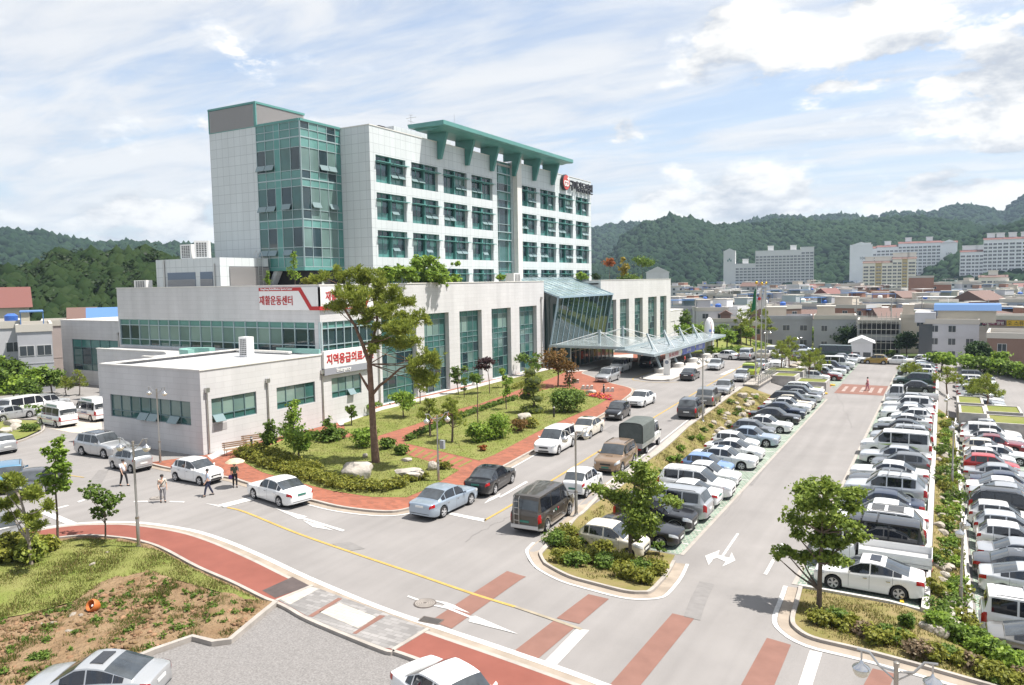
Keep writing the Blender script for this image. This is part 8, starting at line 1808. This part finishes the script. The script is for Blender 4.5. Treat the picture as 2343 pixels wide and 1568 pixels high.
 # measured buildings: (left px, right px, roof px y, distance)
def hpx(x0,x1,yt,D,colr,storeys,label,depth=9,rz=None,**kw):
 a,b=atD(x0,yt,D),atD(x1,yt,D);c=(a+b)/2;w=(b-a).length;rzz=math.atan2(b.y-a.y,b.x-a.x)if rz is None else rz;n=Vector((-math.sin(rzz),math.cos(rzz),0));top=(a.z+b.z)/2;fl=kw.pop('fl',None)or max(2.3,(top+4.0-.5)/storeys);
 return house((c.x+n.x*depth/2,c.y+n.y*depth/2),w,depth,storeys,colr,rzz,label,fl=fl,**kw)
wbl=hpx(2118,2240,737,168,'pale grey',3,'pale three-storey building with a blue roofed attic and a dark stair window',12,extra=(),seed=1,wins='pane',cols=3)
a=atD(2150,726,172);m=MB();t=wbl;wz=3*max(2.3,(atD(2180,737,168).z+3.5)/3)+.3;m.box(-2.5,7.2,-3.5,4,wz,wz+2.4);m.build('attic',hm('cream'),t);m=MB();m.prismx([(-4.2,wz+2.3),(5.0,wz+2.3),(4.4,wz+3.5),(-3.4,wz+3.4)],'X',-3.2,8.0);m.build('attic_roof',blue_roof,t);m=MB();m.box(-5.6,-3.3,-6.12,-5.9,0,wz-.3);m.build('stair_window',win_m,t);m=MB();m.box(-6.4,-2.8,-6.0,2,wz,wz+2.0);m.build('stair_tower',hm('pale grey'),t)
hpx(2060,2120,725,185,'beige',3,'beige building left of the blue roofed attic building',10,seed=2,wins='pane',extra=('stair',))
hpx(2258,2400,770,150,'brown',2,'dark brown building with louvred panels at the right edge',12,seed=3,wins='pane',roof='flat')
hpx(2226,2400,738,195,'pink',3,'long pink commercial building with yellow shop signs on its top floor',10,seed=4,wins='pane')
sg=[o for o in COL.objects if o.get('label','').startswith('long pink')][0];wv=KIDS[sg.name][0].data;xm=max(v.co.x for v in wv.vertices);zm=max(v.co.z for v in wv.vertices)
m=MB();m.box(-xm*.10,xm*.55,-5.25,-5.0,zm-1.5,zm-.3);o=m.build('shop_sign',P('yellow_sign',(.60,.38,.02),.5),sg);me=text_mesh('콩오 스튜디오',1.0,black_m,.01);q=link('shop_lettering',me,o,(xm*.2,-5.28,zm-.9));q.rotation_euler=(R(90),0,0)
m=MB();m.box(-xm*.75,-xm*.15,-5.25,-5.0,zm-1.4,zm-.35);o=m.build('shop_sign',P('maroon_sign',(.16,.02,.06),.5),sg);me=text_mesh('사진과 앨범',.8,sgn_white,.01);q=link('shop_lettering',me,o,(-xm*.45,-5.28,zm-.9));q.rotation_euler=(R(90),0,0)
# building under scaffolding
sc=hpx(1962,2060,738,178,'grey',2,'unfinished grey building wrapped in scaffolding beside the beige building',10,seed=5,wins=False)
m=MB()
for i in range(9):
 for z in(0,9):pass
xw=max(v.co.x for v in KIDS[sc.name][0].data.vertices)
for i in range(10):x=lerp(-xw,xw,i/9);m.tube([(x,-5.9,-1),(x,-5.9,9.2)],.05,5)
for j in range(7):m.tube([(-xw,-5.9,j*1.4),(xw,-5.9,j*1.4)],.05,5)
o=m.build('scaffolding',steel_m,sc);m=MB()
for j in range(2):m.box(-xw+.4,xw-.4,-5.12,-4.9,.6+j*4,3.2+j*4)
m.build('opening',dark_m,sc)
hpx(1740,1858,728,190,'grey',2,'grey two-storey house behind the flagpoles with a pale roof lip',9,seed=6,wins='pane',extra=('stair',));hpx(1862,1958,727,186,'grey',2,'grey two-storey house between scaffolding and flagpoles',9,seed=7,wins='pane',extra=('stair',));hpx(1620,1700,734,196,'pale grey',2,'pale grey house behind the rocket monument',9,seed=8,wins='pane',extra=('dormer',));hpx(1696,1742,742,186,'brick',2,'small brick house behind the tall pines',8,seed=9,wins='pane');hpx(1946,1996,782,160,'white',1,'low white shed with a gable roof by the dark tree',7,seed=10,wins=True,roof='white')
hpx(2078,2136,634,420,'brick',5,'tall orange brick building in the middle of the town',22,seed=11,wins=False);hpx(2130,2176,650,425,'brick',4,'lower wing of the orange brick building',20,seed=12,wins='pane',cols=3)
hpx(2178,2258,668,400,'pale grey',3,'grey office block with window bands right of the brick building',14,seed=13,wins='pane',cols=6);hpx(2254,2332,684,360,'cream',2,'yellow-cream flat building right of the office block',14,seed=14,wins=True,extra=('stair',));hpx(2330,2420,688,350,'cream',2,'cream hall with a blue band at the right edge',14,seed=15,wins=True)
hpx(1558,1652,694,330,'white',2,'long white building with a row of square windows',12,seed=16,wins='pane',cols=7);hpx(1652,1690,690,335,'brick',2,'red framed glass fronted shop beside the long white building',12,seed=17,wins='pane');hpx(1690,1705,686,338,'white',3,'narrow white house with an arched window',10,seed=18);hpx(1850,1935,688,330,'brown',2,'wide brown brick house with small windows in the town',12,seed=19,wins='pane',cols=4);hpx(1960,2030,690,320,'beige',2,'wide beige house with paired windows in the town',12,seed=20,wins='pane',cols=4)
# left edge houses
hpx(-30,66,700,140,'cream',3,'cream villa with a brown hipped roof at the left edge',11,seed=30,roof='red',wins='pane',extra=());hpx(38,118,752,112,'grey',3,'grey house with a railed roof terrace beside the left wing',11,seed=31,wins='pane',extra=('canopyroof',));hpx(-30,46,745,118,'pale grey',3,'pale house with a slanting roof edge at the left edge',10,seed=32,wins='pane',extra=('tank',));hpx(95,180,740,150,'pink',2,'low salmon coloured house behind the left wing roof',10,seed=33,wins=True);hpx(160,218,735,152,'brown',2,'brown gabled house with a white water tank behind the left wing',9,seed=34,roof='gable',wins=True,extra=('tank',));hpx(205,275,738,138,'pink',1,'low house with a bright blue roof behind the podium',9,seed=35,roof='blue',wins=True)
hpx(1478,1530,622,360,'white',2,'white gabled house beyond the far podium roof',12,seed=36,wins=True,roof='white')
# the rest of the town: rows of houses, each its own
seen=set();kk=random.Random(12);cl=list(TC);n=0
HLIST=[]
for D,y0,y1,step in((215,1560,2390,44),(238,1552,2390,38),(262,1552,2390,34),(290,1552,2390,31),(322,1545,2390,28),(358,1545,2380,27),(400,1545,2370,25),(450,1545,2360,24),(505,1545,2360,23),(570,1545,2350,22),(640,1545,2350,21)):
 x=y0+kk.uniform(0,15)
 while x<y1:HLIST.append((D+kk.uniform(-12,12),x));x+=step*kk.uniform(.9,1.5)
POS=['behind the car park','in the middle of the town','near the apartment blocks','at the foot of the hill']
od2=['first','second','third','fourth','fifth','sixth','seventh','eighth','ninth','tenth','eleventh','twelfth','thirteenth','fourteenth','fifteenth','sixteenth','seventeenth','eighteenth','nineteenth','twentieth']
cnt={}
for D,x in HLIST:
 if any(a-14<x<b+14 and abs(D-d)<26 for a,b,d in((2118,2240,168),(2226,2400,195),(1740,1960,188),(2078,2176,420),(2178,2420,380),(1558,1705,332),(1850,2030,325))):continue
 c=kk.choice(['grey','grey','pale grey','pale grey','white','beige','brick','brown','pink','blue grey','grey']);st=kk.choice([2,2,3])if D<500 else kk.choice([2,3,3,4]);rf=kk.choice(['flat']*24+['gable','gable','red']);ex=tuple(e for e in('stair','tank','canopyroof','greenroof')if kk.random()<(.7 if e=='stair' else.38))if rf=='flat' else()
 ro={'gable':'brown gable roof','blue':'blue roof','red':'red roof','flat':'flat roof'}[rf];fe=(' with '+{'stair':'stair head','tank':'water tank','canopyroof':'roof shade','greenroof':'green roof deck'}[ex[0]])if ex else''
 band='near' if D<260 else'middle' if D<400 else'back' if D<600 else'farthest'
 key=(c,band);cnt[key]=cnt.get(key,0)+1;o_=od2[min(19,cnt[key]-1)]
 lab=f"{c} house, {ro}{fe}, {o_} {c} from left, {band} rows"
 p=atD(x,650,D);w=kk.uniform(7,12)
 house((p.x,p.y),w,kk.uniform(7.5,11),st,c,kk.choice([-.35,-.1,.25,.5,.9])+kk.uniform(-.1,.1),lab,rf,ex,seed=n,wins=('pane' if D<240 else True)if D<620 else(n%2==0),fl=2.8,ground=-4.0,group='houses of the town');n+=1
 # power poles in the town, each with its crossarm
for i,(x,D)in enumerate(((1590,205),(1668,230),(1772,215),(1960,200),(2040,205),(2110,220),(2262,190),(1820,260))):
 p=atD(x,650,D);t=thing('utility_pole','grey utility pole among the houses of the town','utility pole',(p.x,p.y,-4),kk.uniform(0,3),'utility poles of the town');m=MB();m.tube([(0,0,0),(0,0,11.5)],[.17,.11],8);m.build('pole',pm_,t,60);m=MB();m.box(-1.1,1.1,-.06,.06,10.4,10.55);m.box(-.9,.9,-.06,.06,9.5,9.62);m.build('crossarm',steel_m,t);m=MB();m.lathe([(.25,8.4),(.25,9.2)],10,(.35,0,0));m.build('transformer',steel_m,t,40)
 # ---- apartment blocks
apw=P('apartment_window',(.115,.12,.135),.3);BAL={}
def apartment(x0,x1,ytop,D,floors,colr,label,secs,depth=13,gableend=True,rz_add=0.0,roofc=None,number=None,side=None,bands=()):
 """secs: (u0, u1, floors missing) along the front"""
 a,b=atD(x0,ytop,D),atD(x1,ytop,D);rz=math.atan2(b.y-a.y,b.x-a.x)+rz_add;c=(a+b)/2;w=(b-a).length;base=-5.0;fl=(c.z-base)/(floors+1.0)
 n=Vector((-math.sin(rz),math.cos(rz),0));t=thing('apartment_block',label,'apartment block',(c.x+n.x*depth/2,c.y+n.y*depth/2,base),rz);cm=P('apt_'+colr,{'grey':(.66,.655,.65),'white':(.84,.84,.85),'cream':(.82,.77,.68)}[colr],.8,var=(.08,.05,4),coords='World');tot=0;cells=[]
 for i,(u0,u1,miss,kind)in enumerate(secs):
  X0,X1=-w/2+w*u0,-w/2+w*u1;h=(floors-miss+.8)*fl;m=MB();m.box(X0,X1,-depth/2,depth/2,-3,h);m.build('wall',cm if kind!='yellow' else P('apt_yellow',(.52,.40,.20),.8),t)
  m=MB()
  if roofc:m.prismx([(-depth/2-.5,h),(depth/2+.5,h),(depth*.2,h+fl*.6),(-depth*.2,h+fl*.6)],'X',X0-.3,X1+.3)
  else:m.box(X0-.1,X1+.1,-depth/2-.2,depth/2+.2,h,h+.6)
  m.build('roof',{'red':red_roof,'brown':brown_roof,None:cm}[roofc],t)
  if kind in('lift','yellow')or(kind=='win' and u1-u0>.15):
   xm_=(X0+X1)/2;m=MB();m.box(xm_-2.6,xm_+2.6,-2.5,4,h,h+fl*1.7);m.box(xm_-2.9,xm_+2.9,-2.8,4.3,h+fl*1.7,h+fl*1.9);m.build('lift_head',cm,t)
  if kind=='blank':continue
  if kind=='gable':
   m=MB();m.prismx([(X0-.1,h),(X1+.1,h),((X0+X1)/2,h+fl*1.0)],'Y',-depth/2-.1,depth/2+.1);m.build('gable',cm,t);continue
  nc=max(1,round((X1-X0)/3.6))
  for f in range(int(floors-miss)):
   for j in range(nc):cells.append((X0+(X1-X0)*(j+.5)/nc,f*fl+fl*.55,(X1-X0)/nc*.74,kind))
 cells.sort(key=lambda q:-q[1]);rest=MB()
 for i,(x,z,ww,kind)in enumerate(cells):
  key=(round(ww,1),round(fl,1),kind)
  if key not in BAL:
   m=MB();hh=fl*(.50 if kind!='yellow' else.3);m.box(-ww/2,ww/2,-.12,-.02,-hh/2,hh/2,0);m.box(-ww*.02,ww*.02,-.16,-.02,-hh/2,hh/2,1);m.box(-ww/2,ww/2,-.35,-.02,-hh/2-.25*fl*.4,-hh/2,1);BAL[key]=m.mesh([apw,cm],name='balcony_window')
  if i<100:link('balcony_window',BAL[key],t,(x,-depth/2,z))
  else:
   me=BAL[key];rest.add([(v.co.x+x,v.co.y-depth/2,v.co.z+z)for v in me.vertices],[],0);n0=len(rest.v)-len(me.vertices)
   for pf in me.polygons:rest.f.append(tuple(v+n0 for v in pf.vertices));rest.m.append(pf.material_index)
 if rest.v:o=rest.build('lower_balcony_windows',[apw,cm],t);o['kind']='stuff'
 if number:
  for(s_,u,zz,txt,fac)in number:me=text_mesh(txt,s_,P('grey_lettering',(.10,.11,.13),.6),.05);q=link('block_lettering',me,t,(-w/2+w*u,-depth/2-.2,zz*fl));q.rotation_euler=(R(90),0,0)
 return t
t=apartment(1655,1862,565,760,16,'grey','grey stepped apartment block with a tall blank end tower carrying a tree emblem',[(0,.135,1.0,'gable'),(.135,.36,5.6,'win'),(.36,.70,1.3,'win'),(.70,.86,1.3,'win'),(.86,1.0,.4,'win')],13)
w_=max(v.co.x for v in KIDS[t.name][0].data.vertices)
for dx in(-1.4,0,1.4):
 xx=[v.co.x for v in KIDS[t.name][0].data.vertices];cx=(min(xx)+max(xx))/2+dx;m=MB();zz=36+(1.2 if dx==0 else 0);m.prismx([(cx-.65,zz-2.4),(cx+.65,zz-2.4),(cx,zz)],'Y',-6.9,-6.6);m.build('tree_emblem',P('emblem_green',(.02,.16,.14),.6),t)
apartment(1962,2190,556,800,15,'white','white apartment block with red roofs and a broad blank end wall',[(0,.20,1.2,'win'),(.20,.42,.9,'win'),(.42,.62,.0,'win'),(.62,.84,.0,'win'),(.84,1.0,.2,'gable')],13,roofc='red',number=[(3.6,.92,12.2,'103',0)])
apartment(1944,1996,560,770,14,'white','white apartment end tower with a blue logo at the left of its row',[(0,1,0,'gable')],13,number=[(3.6,.58,11.0,'104',0)])
apartment(1974,2096,592,560,12,'cream','cream and yellow apartment block with brown roofs in front of the white one',[(0,.24,1,'win'),(.24,.36,1,'yellow'),(.36,.56,1,'win'),(.56,.74,0,'win'),(.74,.84,0,'yellow'),(.84,1,0,'win')],12,roofc='brown')
apartment(2196,2250,575,700,12,'white','white stepped apartment wing with red roofs near the right edge',[(0,.5,0,'win'),(.5,.64,0,'lift'),(.64,1,0,'win')],12,roofc='red');apartment(2250,2400,545,700,15,'white','tall white apartment block with red roofs at the right edge',[(0,.22,0,'win'),(.22,.30,0,'lift'),(.30,.60,0,'win'),(.60,.68,0,'lift'),(.68,1,0,'win')],12,roofc='red');apartment(2238,2305,633,560,6,'cream','low cream apartment building in front of the tall white block',[(0,.08,0,'blank'),(.08,.92,0,'win'),(.92,1,0,'blank')],12,roofc='brown')
# ================================================================ HAZE: pale summer air over the whole place
hz=bpy.data.materials.new('haze_air');hz.use_nodes=True;nt=hz.node_tree;nt.nodes.clear();o_=nt.nodes.new('ShaderNodeOutputMaterial');pv=nt.nodes.new('ShaderNodeVolumePrincipled');pv.inputs['Color'].default_value=(.60,.78,1.0,1);pv.inputs['Density'].default_value=.00013;pv.inputs['Anisotropy'].default_value=.2;nt.links.new(pv.outputs[0],o_.inputs['Volume'])
m=MB();m.box(-6700,6700,-7700,7800,-45,236);tag(m.build('haze',hz),'thin summer haze over the town and hills','haze',kind='stuff')
for _m in bpy.data.meshes:
 if not _m.users:bpy.data.meshes.remove(_m)
